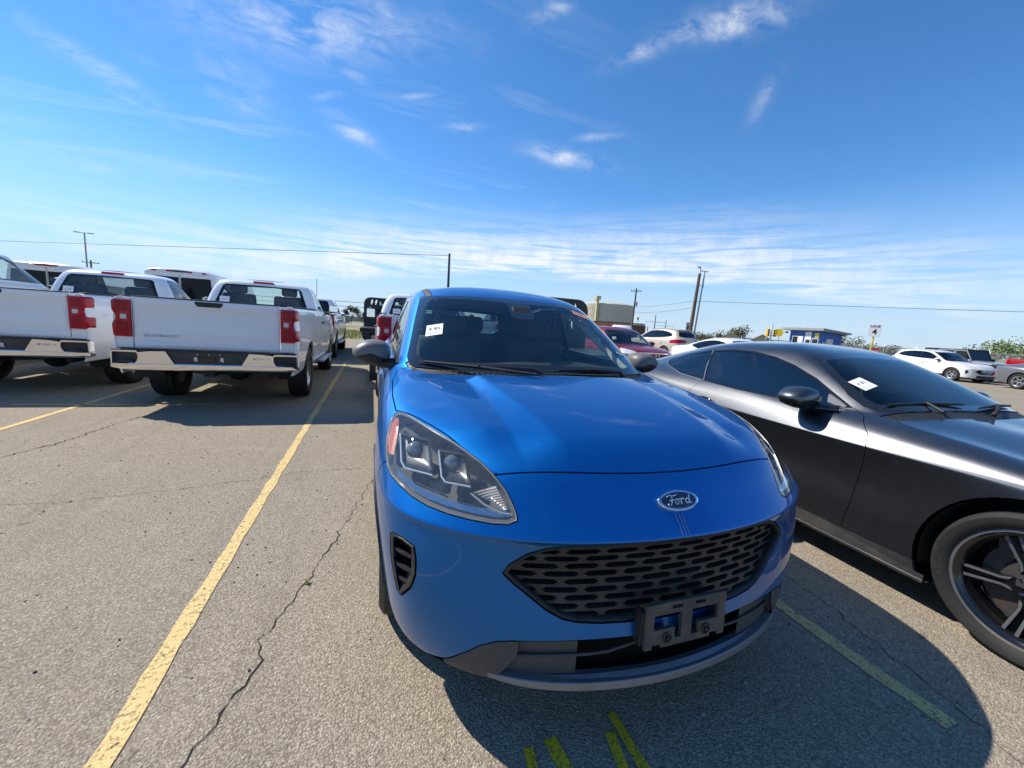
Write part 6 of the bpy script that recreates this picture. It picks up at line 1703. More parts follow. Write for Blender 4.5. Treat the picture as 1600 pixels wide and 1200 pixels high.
van_glass = mat('van_glass', (.007, .009, .014), .06, spec=.22)
def van(label, loc, rz, H, markers):
    r = thing('passenger_van', label, 'van', loc, rz, 'white passenger vans')
    V = []; n = 0
    secs = [(0.0, .97, H-.05), (.06, .99, H-.01), (.4, 1.0, H), (3.8, 1.0, H), (4.5, .97, H-.12), (5.3, .93, 1.25), (5.9, .86, 1.05), (5.95, .80, .9)]
    pts = [(1.0, .40), (1.0, 1.0), (.985, 1.35), (.93, .80*0+H*.82), (.86, H-.10), (.74, H-.02), (.4, H), (0, H+.012)]
    for y, w, h in secs:
        ring = []
        for x, z in pts: ring.append((x*w, y, z if z <= 1.0 else 1.0+(z-1.0)*(max(h, 1.02)-1.0)/(H-1.0)))
        V += [(-x, yy, z) for x, yy, z in ring][::1]; V += ring[::-1][1:]
    k = 15
    F = [(i*k+j, i*k+j+1, (i+1)*k+j+1, (i+1)*k+j) for i in range(len(secs)-1) for j in range(k-1)]+[tuple(range(k)), tuple(range((len(secs)-1)*k, len(secs)*k))]
    MB().add(V, F).build('body', white, r, 35)
    for s in (-1, 1):
        q = [(.03, 1.22), (.03, H-.26), (.78, H-.25), (.87, 1.24)]
        MB().prism([(s*x, z) for x, z in q], -.012, .02, 'y').build('rear_window', van_glass, r, None, .006)
        MB().box((s*.46, -.004, .80), (.86, .03, .76)).build('rear_door', white, r, None, .01)
        MB().box((s*.93, -.01, 1.12), (.10, .04, .38)).build('tail_lamp', lens_red, r, None, .01)
        for j in range(3): MB().box((s*1.0, 1.1+1.3*j, 1.55), (.012, 1.15, .50)).build('side_window', gloss_black, r, None, .004)
        for y in (1.1, 4.8): add_wheel(r, (s*.86, y, .36), s, .36, .235, .21, 'steel')
    MB().box((0, -.008, 1.5), (.022, .014, H-.95)).build('door_seam', trim_light, r)
    MB().box((0, -.05, .46), (1.9, .14, .18)).build('rear_bumper', black_plastic, r, None, .03)
    for x, w, d in markers: MB().box((x, -.012, H-.085-.02*abs(x)), (w, .05, .045)).build('roof_lamp', lens_red if not d else gloss_black, r, None, .01)
    MB().box((0, .01, H-.16), (1.7, .05, .05)).build('roof_lip', white, r, None, .015)
    return r
van('white passenger van behind the leftmost pickups, one long red roof lamp', (-9.15, 16.1, 0), 0, 2.33, [(0, .50, False)])
van('white high roof van behind the lettered pickup, row of five roof marker lamps', (-5.50, 15.0, 0), 0, 2.42, [(-.62, .11, False), (-.27, .10, False), (.27, .10, False), (.62, .10, False), (0, .42, True)])

# ------------------------------------------------------------------ ground, markings
def asphalt(t, p):
    co = t.add('ShaderNodeTexCoord').outputs['Object']
    v1 = t.add('ShaderNodeTexVoronoi'); v1.inputs['Scale'].default_value = 140; t.l.new(co, v1.inputs['Vector'])
    v2 = t.add('ShaderNodeTexVoronoi'); v2.inputs['Scale'].default_value = 260; t.l.new(co, v2.inputs['Vector'])
    sc = t.add('ShaderNodeSeparateColor'); t.l.new(v1.outputs['Color'], sc.inputs[0])
    chip = t.ramp(sc.outputs[0], ((0.0, (.22, .182, .126)), (.22, (.335, .278, .193)), (.55, (.41, .344, .242)), (.82, (.49, .415, .297)), (.95, (.64, .565, .43)), (1.0, (.28, .19, .125))))
    gap = t.ramp(v1.outputs['Distance'], ((.40, 0.0), (.72, 1.0)))
    c = t.mix(t.math('MULTIPLY', gap, .62), chip, (.11, .092, .076))
    s2 = t.add('ShaderNodeSeparateColor'); t.l.new(v2.outputs['Color'], s2.inputs[0])
    c = t.mix(.25, c, t.ramp(s2.outputs[1], ((0, (.10, .088, .076)), (1, (.40, .36, .32)))))
    big = t.noise(co, .35, 6, .6); mid = t.noise(co, 2.6, 5, .65)
    c = t.mix(t.ramp(big, ((.35, .0), (.7, .42))), c, (.25, .21, .15))
    c = t.mix(t.ramp(mid, ((.55, .0), (.80, .38))), c, (.47, .405, .305))
    # stains and tyre polish that run with the lanes
    mp = t.add('ShaderNodeMapping'); mp.inputs['Scale'].default_value = (1.4, .16, 1); t.l.new(co, mp.inputs[0])
    c = t.mix(t.ramp(t.noise(mp.outputs[0], 1.5, 5, .6, .4), ((.55, 0.0), (.75, .35))), c, (.115, .10, .088))
    sp = t.noise(co, 6.5, 4, .5)
    c = t.mix(t.ramp(sp, ((.70, 0.0), (.76, .55))), c, (.05, .044, .04))
    t.l.new(c, p.inputs['Base Color'])
    b = t.add('ShaderNodeBump'); b.inputs['Strength'].default_value = .7; b.inputs['Distance'].default_value = .005
    h = t.math('SUBTRACT', t.math('MULTIPLY', sc.outputs[1], .5), t.math('MULTIPLY', v1.outputs['Distance'], 1.1))
    t.l.new(h, b.inputs['Height']); t.l.new(b.outputs[0], p.inputs['Normal'])
asph = mat('asphalt', (.2, .18, .16), .9, spec=.25, build=asphalt)
def sheet(name, poly, z, m, **kw):
    return MB().add([(x, y, z) for x, y in poly], [tuple(range(len(poly)))]).build(name, m, None, None, **kw)
def dirt(t, p):
    co = t.add('ShaderNodeTexCoord').outputs['Object']
    n = t.noise(co, .12, 8, .65); n2 = t.noise(co, 1.1, 6, .7)
    c = t.ramp(n, ((.35, (.30, .24, .17)), (.5, (.22, .20, .11)), (.65, (.13, .15, .06))))
    c = t.mix(t.ramp(n2, ((.4, 0.0), (.7, .6))), c, (.36, .30, .21)); t.l.new(c, p.inputs['Base Color'])
sheet('ground', [(-2500, -2500), (2500, -2500), (2500, 2500), (-2500, 2500)], -.012, mat('dry_ground', (.25, .21, .14), .95, build=dirt), kind='structure')
sheet('parking_lot', [(-70, -40), (64, -40), (66, 22), (58, 34), (42, 40), (22, 41), (8, 28), (-2, 25.6), (-70, 25.0)], 0.0, asph, kind='structure')
def grass(t, p):
    co = t.add('ShaderNodeTexCoord').outputs['Object']
    n = t.noise(co, 1.6, 7, .7)
    t.l.new(t.ramp(n, ((.3, (.10, .11, .03)), (.5, (.20, .20, .055)), (.7, (.32, .28, .11)))), p.inputs['Base Color'])
sheet('grass_verge', [(-70, 25.0), (-2, 25.6), (8, 28), (22, 41), (24, 48), (-70, 44)], -.004, mat('dry_grass', (.2, .2, .06), .95, build=grass), kind='structure')
sheet('far_road', [(-200, 60), (60, 72), (200, 88), (200, 100), (60, 84), (-200, 70)], -.006, mat('pale_road', (.33, .31, .29), .9, build=speckle((.27, .25, .23), 3)), kind='structure')
rn = random.Random(7)
# blades on the verge
mb = MB()
for i in range(5200):
    x = rn.uniform(-9, 6); y = rn.uniform(25.8, 40)
    if y < 25.6+max(0, (x+2)*.24): continue
    a = rn.uniform(0, 6.28); h = rn.uniform(.06, .20); dx, dy = .03*math.cos(a), .03*math.sin(a); lx, ly = rn.uniform(-.06, .06), rn.uniform(-.06, .06)
    mb.add([(x-dx, y-dy, -.01), (x+dx, y+dy, -.01), (x+lx, y+ly, h)], [(0, 1, 2)])
mb.build('grass', mat('grass_blade', (.22, .21, .06), .9, build=speckle((.34, .29, .12), .8)), kind='stuff')

def worn_paint(name, color, wear):
    def f(t, p):
        co = t.add('ShaderNodeTexCoord').outputs['Object']
        n = t.noise(co, 55, 4, .7); n2 = t.noise(co, 4.0, 5, .65); v = t.add('ShaderNodeTexVoronoi'); v.inputs['Scale'].default_value = 105; t.l.new(co, v.inputs['Vector'])
        k = t.math('ADD', t.math('MULTIPLY', n, .75), t.math('MULTIPLY', n2, .30))
        k = t.math('SUBTRACT', k, t.math('MULTIPLY', v.outputs['Distance'], .22))
        t.l.new(t.ramp(k, ((wear-.10, .08), (wear+.08, 1.0))), p.inputs['Alpha'])
        t.l.new(t.mix(t.ramp(n2, ((.35, 0.0), (.7, .6))), color, tuple(c*.68 for c in color)), p.inputs['Base Color'])
        b = t.add('ShaderNodeBump'); b.inputs['Strength'].default_value = .6; b.inputs['Distance'].default_value = .004
        t.l.new(t.math('MULTIPLY', v.outputs['Distance'], -1.0), b.inputs['Height']); t.l.new(b.outputs[0], p.inputs['Normal'])
    return mat(name, color, .85, spec=.2, build=f)
line_y = worn_paint('line_yellow', (.74, .55, .25), .33)
line_pale = worn_paint('line_pale', (.58, .47, .25), .40)
line_fresh = worn_paint('fresh_yellow', (.72, .50, .03), .33)
def line(p, q, w, m, name='road_marking'):
    d = Vector((q[0]-p[0], q[1]-p[1], 0)); L_ = d.length; d.normalize(); n = Vector((-d.y, d.x, 0)); k = max(2, int(L_/.12)); V = []
    for i in range(k+1):
        c = Vector((p[0], p[1], .004))+d*(L_*i/k)
        for s in (-1, 1):
            jj = rn.uniform(-.006, .006); V.append(tuple(c+n*(s*(w/2)+jj)))
    return MB().add(V, [(2*i, 2*i+1, 2*i+3, 2*i+2) for i in range(k)]).build(name, m, kind='structure')
line((-.745, -2), (-.70, 12.6), .068, line_y)
line((-3.48, .5), (-3.46, 12.6), .07, line_y)
line((-6.25, .5), (-6.2, 12.6), .07, line_pale)
line((2.025, .64), (2.04, 12.6), .075, line_y)
line((4.80, .64), (4.82, 12.6), .075, line_y)
line((7.55, .64), (7.57, 12.6), .075, line_y)
for i in range(4): line((10.3+2.75*i, .64), (10.3+2.75*i, 12.6), .10, line_pale)
line((-4.15, 6.50), (-1.75, 6.47), .065, line_y); line((-1.75, 6.475), (12, 6.44), .05, line_pale)
line((-.62, 11.35), (12, 11.25), .09, line_pale); line((-9, 7.65), (-.9, 7.75), .05, line_pale)
for (p, q, w) in (((.826, 1.03), (.826, .60), .034), ((.778, .972), (.712, .62), .034), ((.573, 1.01), (.604, .62), .050), ((.492, 1.002), (.455, .62), .034), ((.826, .60), (.712, .62), .03)):
    line(p, q, w, line_fresh)
cr = mat('crack_dark', (.028, .025, .022), .95, spec=.1, build=speckle((.05, .045, .04), 30))
def crack(pts, w, seed):
    r = random.Random(seed); P = []
    for i in range(len(pts)-1):
        a, b = Vector((*pts[i], 0)), Vector((*pts[i+1], 0)); k = max(2, int((b-a).length/.035)); n = Vector((-(b-a).y, (b-a).x, 0)).normalized()
        for j in range(k): P.append(a.lerp(b, j/k)+n*r.gauss(0, .011))
    V = []
    for i, p in enumerate(P):
        d = (P[min(i+1, len(P)-1)]-P[max(i-1, 0)]).normalized(); n = Vector((-d.y, d.x, 0)); ww = w*r.uniform(.25, 1.25)
        V += [tuple(p+n*ww*.5+Vector((0, 0, .003))), tuple(p-n*ww*.5+Vector((0, 0, .003)))]
    MB().add(V, [(2*i, 2*i+1, 2*i+3, 2*i+2) for i in range(len(P)-1)]).build('pavement_crack', cr, kind='structure')
crack([(-.56, 1.12), (-.514, 1.253), (-.459, 1.392), (-.396, 1.557), (-.403, 1.704), (-.346, 1.884), (-.292, 2.071), (-.201, 2.406), (-.076, 2.953), (.027, 3.438), (.12, 4.0)], .0058, 1)
crack([(-3.05, 3.6), (-2.88, 4.356), (-2.72, 4.793), (-2.66, 5.467), (-2.446, 6.182), (-2.3, 6.9)], .011, 2)
crack([(.065, 3.617), (-.2, 3.66), (-.507, 3.647), (-.9, 3.52), (-1.251, 3.437), (-1.872, 3.304), (-2.6, 3.35)], .004, 3)
crack([(2.35, 1.75), (2.3, 1.3), (2.22, .95), (2.20, .8), (2.05, .4)], .0045, 4)
crack([(9, 4.5), (11, 3.2), (14, 2.6), (17, 1.4)], .03, 5)
# bits of gravel on the surface, a weed in the crack
mb = MB()
for i in range(900):
    r_0 = rn.random()**.6*5.5; x = rn.uniform(-3.2, 3.0); y = rn.uniform(.45, 5.5); s = rn.uniform(.002, .006)
    a = rn.uniform(0, 3.1); q = Matrix.Rotation(a, 3, 'Z')
    mb.box((x, y, s*.5), (s*2, s*1.5, s*1.2), q, rn.randint(0, 1), .6)
mb.build('gravel', [mat('stone_pale', (.42, .38, .33), .9), mat('stone_dark', (.10, .09, .08), .9)], kind='stuff')
w = thing('weed', 'tiny yellow green weed growing in the long pavement crack', 'weed', (-.289, 2.052, 0))
mb = MB()
for i in range(16):
    a = rn.uniform(0, 6.28); l = rn.uniform(.010, .024); c_, s_0 = math.cos(a), math.sin(a)
    mb.add([(0, 0, .001), (c_*l*.5-s_0*.005, s_0*l*.5+c_*.005, .012), (c_*l, s_0*l, rn.uniform(.006, .018)), (c_*l*.5+s_0*.005, s_0*l*.5-c_*.005, .012)], [(0, 1, 2, 3)])
mb.build('leaves', mat('weed_leaf', (.30, .32, .07), .8, build=speckle((.40, .38, .14), 90)), w)

# ------------------------------------------------------------------ street furniture and buildings far off
wood = mat('pole_wood', (.16, .115, .08), .9, build=speckle((.10, .07, .05), 3, .4, .65))
galv = mat('galvanised', (.38, .39, .40), .5, metal=.5, build=speckle((.30, .31, .32), 4))
def pole(name, label, cat, loc, h, r, m, arms=(), extra=None, lean=(0, 0)):
    t = thing(name, label, cat, (*loc, 0))
    MB().tube([(0, 0, -.2), (lean[0]*.5, lean[1]*.5, h*.5), (lean[0], lean[1], h)], [r*1.25, r*1.1, r*.85], 10).build('post', m, t, 60)
    az = math.atan2(loc[0], loc[1])
    for z, w_ in arms:
        q = Matrix.Rotation(-az, 3, 'Z')
        MB().box((lean[0]*z/h, lean[1]*z/h, z), (w_, .12, .12), q).build('cross_arm', m, t)
        mb = MB()
        for k in (-.46, -.2, .2, .46):
            p = q @ Vector((k*w_, 0, 0)); mb.lathe([(0, .0), (.05, .02), (.04, .14), (.06, .18), (0, .22)], 8, (p.x+lean[0]*z/h, p.y+lean[1]*z/h, z+.06))
        mb.build('insulators', grey_plastic, t, kind='stuff')
    return t
p701 = pole('utility_pole', 'plain dark pole standing from behind the blue suv roof', 'utility pole', (9.15, 52.4), 10.0, .15, satin_dark)
p993 = pole('utility_pole', 'wooden utility pole with a crossarm in front of the storage tank', 'utility pole', (47.2, 65.9), 10.1, .17, wood, [(9.6, 2.0)], lean=(.25, 0))
MB().lathe([(0, -.4), (.22, -.4), (.22, .4), (0, .42)], 12, (.42, -.2, 7.2)).build('transformer', galv, p993, 40)
p1090 = pole('utility_pole', 'tall leaning wooden utility pole right of the blue suv', 'utility pole', (37.4, 40.2), 9.3, .20, wood, lean=(.55, .1))
MB().box((.75, .2, 7.9), (.5, .08, .08)).build('bracket', galv, p1090)
MB().tube([(.6, .1, 9.2), (.55, .05, 10.0)], .05, 6).sphere((.35, .1, 10.05), (.28, .14, .10)).build('lamp_head', galv, p1090)
m1096 = pole('metal_pole', 'thin grey metal pole right beside the tall leaning wooden pole', 'pole', (37.9, 40.0), 9.7, .085, galv, lean=(.62, .1))
MB().box((.62, .1, 9.6), (.9, .07, .07)).box((.2, .1, 9.62), (.16, .16, .12)).box((1.0, .1, 9.62), (.16, .16, .12)).build('lamp_arm', galv, m1096)
MB().tube([(.62, .1, 9.0), (.62, .1, 7.6)], .06, 6).build('antenna', galv, m1096)
lp = pole('light_pole', 'slender lot light pole with flat lamp heads above the leftmost pickups', 'light pole', (-44.5, 87.3), 11.9, .11, galv)
MB().box((0, 0, 11.9), (2.2, .10, .08)).box((-.9, -.1, 11.92), (.7, .4, .10)).box((.9, -.1, 11.92), (.7, .4, .10)).build('lamp_arm', galv, lp)
p140 = pole('utility_pole', 'short utility pole with a transformer behind the lot light pole', 'utility pole', (-53.4, 106), 11.4, .16, wood, [(10.9, 2.4)])
p140.location = (-53.4, 106, -2.4)
MB().lathe([(0, -.5), (.26, -.5), (.26, .4), (0, .45)], 10, (.5, -.2, 9.3)).build('transformer', galv, p140, 40)
pole('utility_pole', 'distant grey utility pole between the maroon and beige suvs', 'utility pole', (100.5, 126), 9.2, .22, galv, [(6.6, 7.0)])
pole('utility_pole', 'farthest thin utility pole above the beige suv roof', 'utility pole', (125.2, 149.5), 8.9, .24, galv, [(6.2, 7.5)])
pole('antenna_mast', 'thin antenna mast above the crew cab pickup', 'antenna', (-7.95, 68), 6.6, .035, satin_dark)
pole('utility_pole', 'small utility pole far behind the maroon suv', 'utility pole', (116, 150), 5.4, .2, wood)

wire_m = mat('wire_black', (.02, .02, .022), .6, build=speckle((.03, .03, .03), 2))
def wire(label, p, q, r=.02, sag=.5):
    p, q = Vector(p), Vector(q)
    o = MB().tube([p.lerp(q, t)-Vector((0, 0, sag*4*t*(1-t))) for t in np.linspace(0, 1, 15)], r, 5).build('power_line', wire_m, None, 60)
    return tag(o, label, 'wire')
wire('long power line from the plain dark pole towards the left edge', (9.15, 52.4, 9.75), (-110, 122.5, 9.7), .030, .0)
wire('lone power line running right from the tall leaning pole across the blue booth', (37.75, 40.25, 5.95), (86, 3.0, 6.5), .022, .05)
wire('upper cable between the crossarm pole and the tall leaning pole', (47.4, 65.9, 6.6), (37.7, 40.2, 6.0), .018, .15)
wire('lower cable between the crossarm pole and the tall leaning pole', (47.4, 65.9, 5.6), (37.7, 40.2, 5.2), .018, .25)
wire('faint far line left of the dark pole, above the grass verge', (9.15, 52.4, 3.2), (-60, 110, 4.6), .03, .2)
wire('second faint far line over the bushes beyond the verge', (9.15, 52.4, 2.6), (-60, 112, 3.8), .03, .2)

# storage tank and the brick building below it
tank_m = mat('tank_cream', (.52, .48, .38), .7, build=speckle((.44, .41, .33), 1.2, .4, .65, .7))
tk = thing('storage_tank', 'big pale cream storage tank with a ladder cage, right of the blue suv roof', 'storage tank', (80.5, 128, 0))
MB().lathe([(0, 12.3), (6.6, 12.0), (9.4, 11.3), (9.55, 11.2), (9.55, 0)], 64).build('shell', tank_m, tk, 30)
mb = MB()
for k in range(4): mb.lathe([(9.55, 2.4+2.4*k), (9.60, 2.42+2.4*k), (9.60, 2.50+2.4*k), (9.55, 2.52+2.4*k)], 64)
mb.build('hoops', tank_m, tk, 30)
d_ = Vector((-80.5, -128, 0)).normalized(); dd = Matrix.Rotation(rad(-20), 3, 'Z') @ d_
mb = MB(); pl_ = dd*10.1
mb.box((pl_.x, pl_.y, 6.6), (.8, .8, 13.0)); mb.box((pl_.x, pl_.y, 13.0), (1.6, 1.6, 1.2))
mb.build('ladder_tower', mat('ladder_yellow', (.56, .50, .28), .7, build=speckle((.45, .40, .22), 2)), tk)
brick_m = mat('orange_brick', (.50, .21, .10), .85, build=speckle((.40, .16, .08), 2.5, .4, .6, .8))
bd = thing('brick_building', 'low orange brick building at the foot of the storage tank', 'building', (65.8, 100, 0), rad(-34))
MB().box((-1.5, 0, 2.05), (13.0, 6, 4.5)).build('wall', brick_m, bd)
MB().box((6.7, -.2, 1.95), (3.4, 6, 4.3)).build('annex', mat('dark_brick', (.14, .07, .05), .85, build=speckle((.10, .05, .04), 3)), bd)
MB().box((-.2, 0, 4.42), (16.8, 6.3, .20)).build('roof', satin_dark, bd)
for k in range(5): MB().box((-6+2.2*k, -3.03, 3.2), (.7, .08, .6)).build('window', gloss_black, bd)
dm = thing('white_tank_truck', 'small white domed tank by the orange brick building', 'tank', (24.6, 36.0, 0), rad(-34))
MB().tube([(-.95, 0, 1.72), (-.85, 0, 1.74), (.85, 0, 1.74), (.95, 0, 1.72)], [.36, .52, .52, .36], 18).build('tank_body', white, dm, 50)
MB().box((0, 0, .80), (1.9, .9, .9)).build('frame', satin_dark, dm, None, .02); MB().box((.2, -.48, 1.42), (.9, .06, .18)).build('data_plate', gloss_black, dm)
rf = thing('red_marker', 'small red marker standing on the annex of the orange brick building', 'marker', (72.3, 98.2, 0)); MB().tube([(0, 0, 4.2), (0, 0, 5.5)], .05, 6).box((.0, 0, 6.0), (.5, .06, .9)).build('board', lens_red, rf)
bb = thing('sign_board', 'small grey panel sign left of the tall leaning pole', 'sign', (52.4, 56.6, 0), rad(-42))
MB().box((0, 0, 3.35), (.9, .12, 1.5)).build('panel', mat('panel_grey', (.22, .25, .30), .6, build=speckle((.3, .33, .38), 4)), bb); MB().box((0, -.07, 3.2), (.4, .02, .6)).build('panel_picture', satin_dark, bb); MB().tube([(0, 0, 0), (0, 0, 2.7)], .06, 8).build('post', galv, bb)
for lab, x, y, w_, in (('tan gabled roof left of the traffic signals', 52.5, 47.6, 3.6), ('second tan gabled roof nearer the traffic signals', 55.6, 45.0, 3.4)):
    h = thing('small_shed', lab, 'shed', (x, y, 0), rad(-48))
    tn = mat('tan_siding', (.50, .42, .27), .8, build=speckle((.44, .37, .24), 3))
    MB().prism([(-w_/2, 0), (w_/2, 0), (w_/2, 1.55), (0, 2.55), (-w_/2, 1.55)], -2, 2, 'y').build('wall', tn, h)
    mb = MB()
    for s in (-1, 1): mb.add([(s*(w_/2+.25), -2.2, 1.46), (0, -2.2, 2.65), (0, 2.2, 2.65), (s*(w_/2+.25), 2.2, 1.46), (s*(w_/2+.25), -2.2, 1.40), (0, -2.2, 2.57), (0, 2.2, 2.57), (s*(w_/2+.25), 2.2, 1.40)], [(0, 1, 2, 3), (4, 5, 6, 7), (0, 1, 5, 4), (3, 2, 6, 7), (0, 3, 7, 4)])
    mb.build('roof', mat('tan_roof', (.42, .35, .22), .85), h)

# blue guard booth
bo = thing('guard_booth', 'blue and white guard booth with a flat overhanging roof beyond the grey coupe', 'booth', (31.9, 21.0, 0)); bo.scale = (.70, .86, 1)
bl_ = mat('booth_blue', (.035, .13, .42), .6, build=speckle((.03, .10, .34), 3)); wh_ = mat('booth_white', (.72, .73, .74), .6)
MB().box((1.75, 1.35, 1.27), (3.5, 2.7, 2.54)).build('wall', bl_, bo)
MB().prism([(-.55, 2.56), (4.0, 2.40), (4.0, 2.53), (-.55, 2.74)], -.5, 3.2, 'y').build('roof', mat('booth_roof', (.30, .29, .28), .7), bo)
MB().box((-.02, 1.0, 1.9), (.06, .55, 1.1)).build('door', wh_, bo, None, .004)
for y, z, w_, h_, mm in ((2.15, 1.75, .42, .62, gloss_black), (1.68, 1.65, .42, .85, wh_), (.35, 1.62, .46, .60, gloss_black), (.98, 1.58, .36, .55, gloss_black)):
    f = MB().box((-.035, y, z), (.06, w_+.08, h_+.08)).build('window', wh_, bo); MB().box((-.07, y, z), (.02, w_, h_)).build('pane', mm, f)
f = MB().box((1.55, -.03, 1.62), (1.0, .06, .72)).build('window', wh_, bo); MB().box((1.55, -.065, 1.62), (.86, .02, .58)).build('pane', tint_glass if False else mat('pale_pane', (.35, .40, .42), .08, coat=1.0), f)
MB().box((.65, -.03, 1.62), (.45, .04, .30)).build('notice', mat('notice_grey', (.35, .40, .48), .6), bo); MB().box((-.04, .25, 2.2), (.05, .36, .34)).build('yellow_notice', mat('notice_yellow', (.72, .58, .06), .6), bo)
MB().tube([(-.2, 1.2, 2.7), (-.25, 1.15, 3.0)], .04, 6).build('roof_camera', wh_, bo)
for x, y in ((-.4, 2.9), (3.7, -.1)): MB().box((x, y, 2.36), (.35, .25, .16)).build('flood_lamp', galv, bo)

# LANE 4 sign, stop sign, signals
ln = thing('lane_sign', 'white LANE 4 sign on a yellow post beside the blue booth', 'sign', (22.5, 12.4, 0), -math.atan2(22.5, 12.4)+rad(3))
sg = MB().box((0, 0, 2.30), (.44, .02, .58)).build('sign_panel', mat('sign_white', (.78, .79, .80), .5, build=speckle((.70, .71, .72), 12)), ln, None, .004)
MB().tube([(-.02, .04, 0), (0, .04, 2.5)], .035, 10).build('post', mat('post_yellow', (.72, .50, .04), .55, build=speckle((.60, .42, .05), 9)), ln, 60)
text('lettering', 'LANE', .15, frame((0, -.013, 2.48), (1, 0, 0), (0, 0, 1)), ink, sg, depth=.001, bold=.002)
text('lettering', '4', .36, frame((0, -.013, 2.22), (1, 0, 0), (0, 0, 1)), ink, sg, depth=.001, bold=.006)
st = thing('stop_sign', 'round topped dark red stop sign behind the yellow sign post', 'sign', (53.6, 29.1, 0), -math.atan2(53.6, 29.1))
sp_ = MB().prism([(.40*math.cos(a), 1.27+.40*math.sin(a)) for a in np.arange(8)*math.pi/4+math.pi/8], -.01, .01, 'y').build('sign_panel', mat('stop_red', (.36, .012, .02), .5, build=speckle((.30, .01, .018), 6)), st)
text('lettering', 'STOP', .25, frame((0, -.015, 1.27), (1, 0, 0), (0, 0, 1)), paper, sp_, depth=.001)
MB().tube([(0, .04, 0), (0, .04, 1.6)], .035, 8).build('post', galv, st)
sy = mat('signal_yellow', (.78, .50, .03), .5, build=speckle((.66, .42, .04), 5))
tr = thing('traffic_signal', 'pair of yellow traffic signal heads on a pale pole left of the booth', 'traffic light', (52.0, 40.7, 0), -math.atan2(52, 40.7))
MB().tube([(0, 0, 0), (0, 0, 4.0)], .11, 10).build('post', wh_, tr, 60)
for x, ang in ((-.42, .9), (.42, -.5)):
    hd = MB().box((x, -.12, 2.85), (.36, .30, 1.05), Matrix.Rotation(ang, 3, 'Z')).build('signal_head', sy, tr, None, .03)
    q = Matrix.Rotation(ang, 3, 'Z')
    for k in range(3):
        p = Vector((x, -.12, 2.53+.32*k))+q @ Vector((0, -.17, 0)); MB().sphere(tuple(p), (.12, .10, .12), 12, 8).build('signal_lens', gloss_black, hd, 60)
ys = thing('yellow_sign', 'round yellow warning sign right of the traffic signal heads', 'sign', (52.9, 40.2, 0), -math.atan2(52.9, 40.2))
MB().prism([(.42*math.cos(a), 2.95+.55*math.sin(a)) for a in np.linspace(0, 2*math.pi, 17)[:-1]], -.02, .02, 'y').build('sign_panel', mat('sign_yellow', (.80, .58, .02), .5), ys); MB().tube([(0, .05, 0), (0, .05, 2.9)], .05, 8).build('post', galv, ys)

# chain link fence along the far side
fence_m = glass_mat('chain_mesh', (.90, .90, .90), .0)
def mesh_wire():
    m = bpy.data.materials.new('chain_link'); m.use_nodes = True; t = NT(m.node_tree); p = t.n['Principled BSDF']; p.inputs['Base Color'].default_value = (.36, .37, .38, 1); p.inputs['Metallic'].default_value = .5
    co = t.add('ShaderNodeTexCoord').outputs['UV']; sx = t.add('ShaderNodeSeparateXYZ'); t.l.new(co, sx.inputs[0])
    a = t.math('PINGPONG', t.math('ADD', sx.outputs[0], sx.outputs[1]), .5); b = t.math('PINGPONG', t.math('SUBTRACT', sx.outputs[0], sx.outputs[1]), .5)
    k = t.math('MINIMUM', a, b); t.l.new(t.ramp(k, ((.055, 1.0), (.085, 0.0))), p.inputs['Alpha']); return m
chain = mesh_wire()
def fence(label, pts, h=1.9):
    r = thing('chain_link_fence', label, 'fence', (0, 0, 0))
    for i in range(len(pts)-1):
        a, b = Vector((*pts[i], 0)), Vector((*pts[i+1], 0)); L_ = (b-a).length; k = max(1, round(L_/3.2))
        me = bpy.data.meshes.new('chain_mesh'); me.from_pydata([tuple(a+Vector((0, 0, .05))), tuple(b+Vector((0, 0, .05))), tuple(b+Vector((0, 0, h))), tuple(a+Vector((0, 0, h)))], [], [(0, 1, 2, 3)])
        uv = me.uv_layers.new(name='uv'); s_ = 1/.12
        for li, (u, v) in enumerate(((0, 0), (L_*s_, 0), (L_*s_, h*s_), (0, h*s_))): uv.data[li].uv = (u, v)
        me.materials.append(chain); link('chain_mesh', me, r)
        MB().tube([a+Vector((0, 0, h)), b+Vector((0, 0, h))], .055, 6).build('top_rail', galv, r)
        for j in range(k): p = a.lerp(b, j/k); MB().tube([p, p+Vector((0, 0, h+.05)), p+Vector((.12, .12, h+.38))], [.06, .06, .03], 6).build('fence_post', galv, r)
    return r
fence('grey chain link fence along the far right side of the lot', [(50.5, 44), (57, 41.5), (62.5, 36.5), (66, 28), (69.5, 20), (71, 8)])

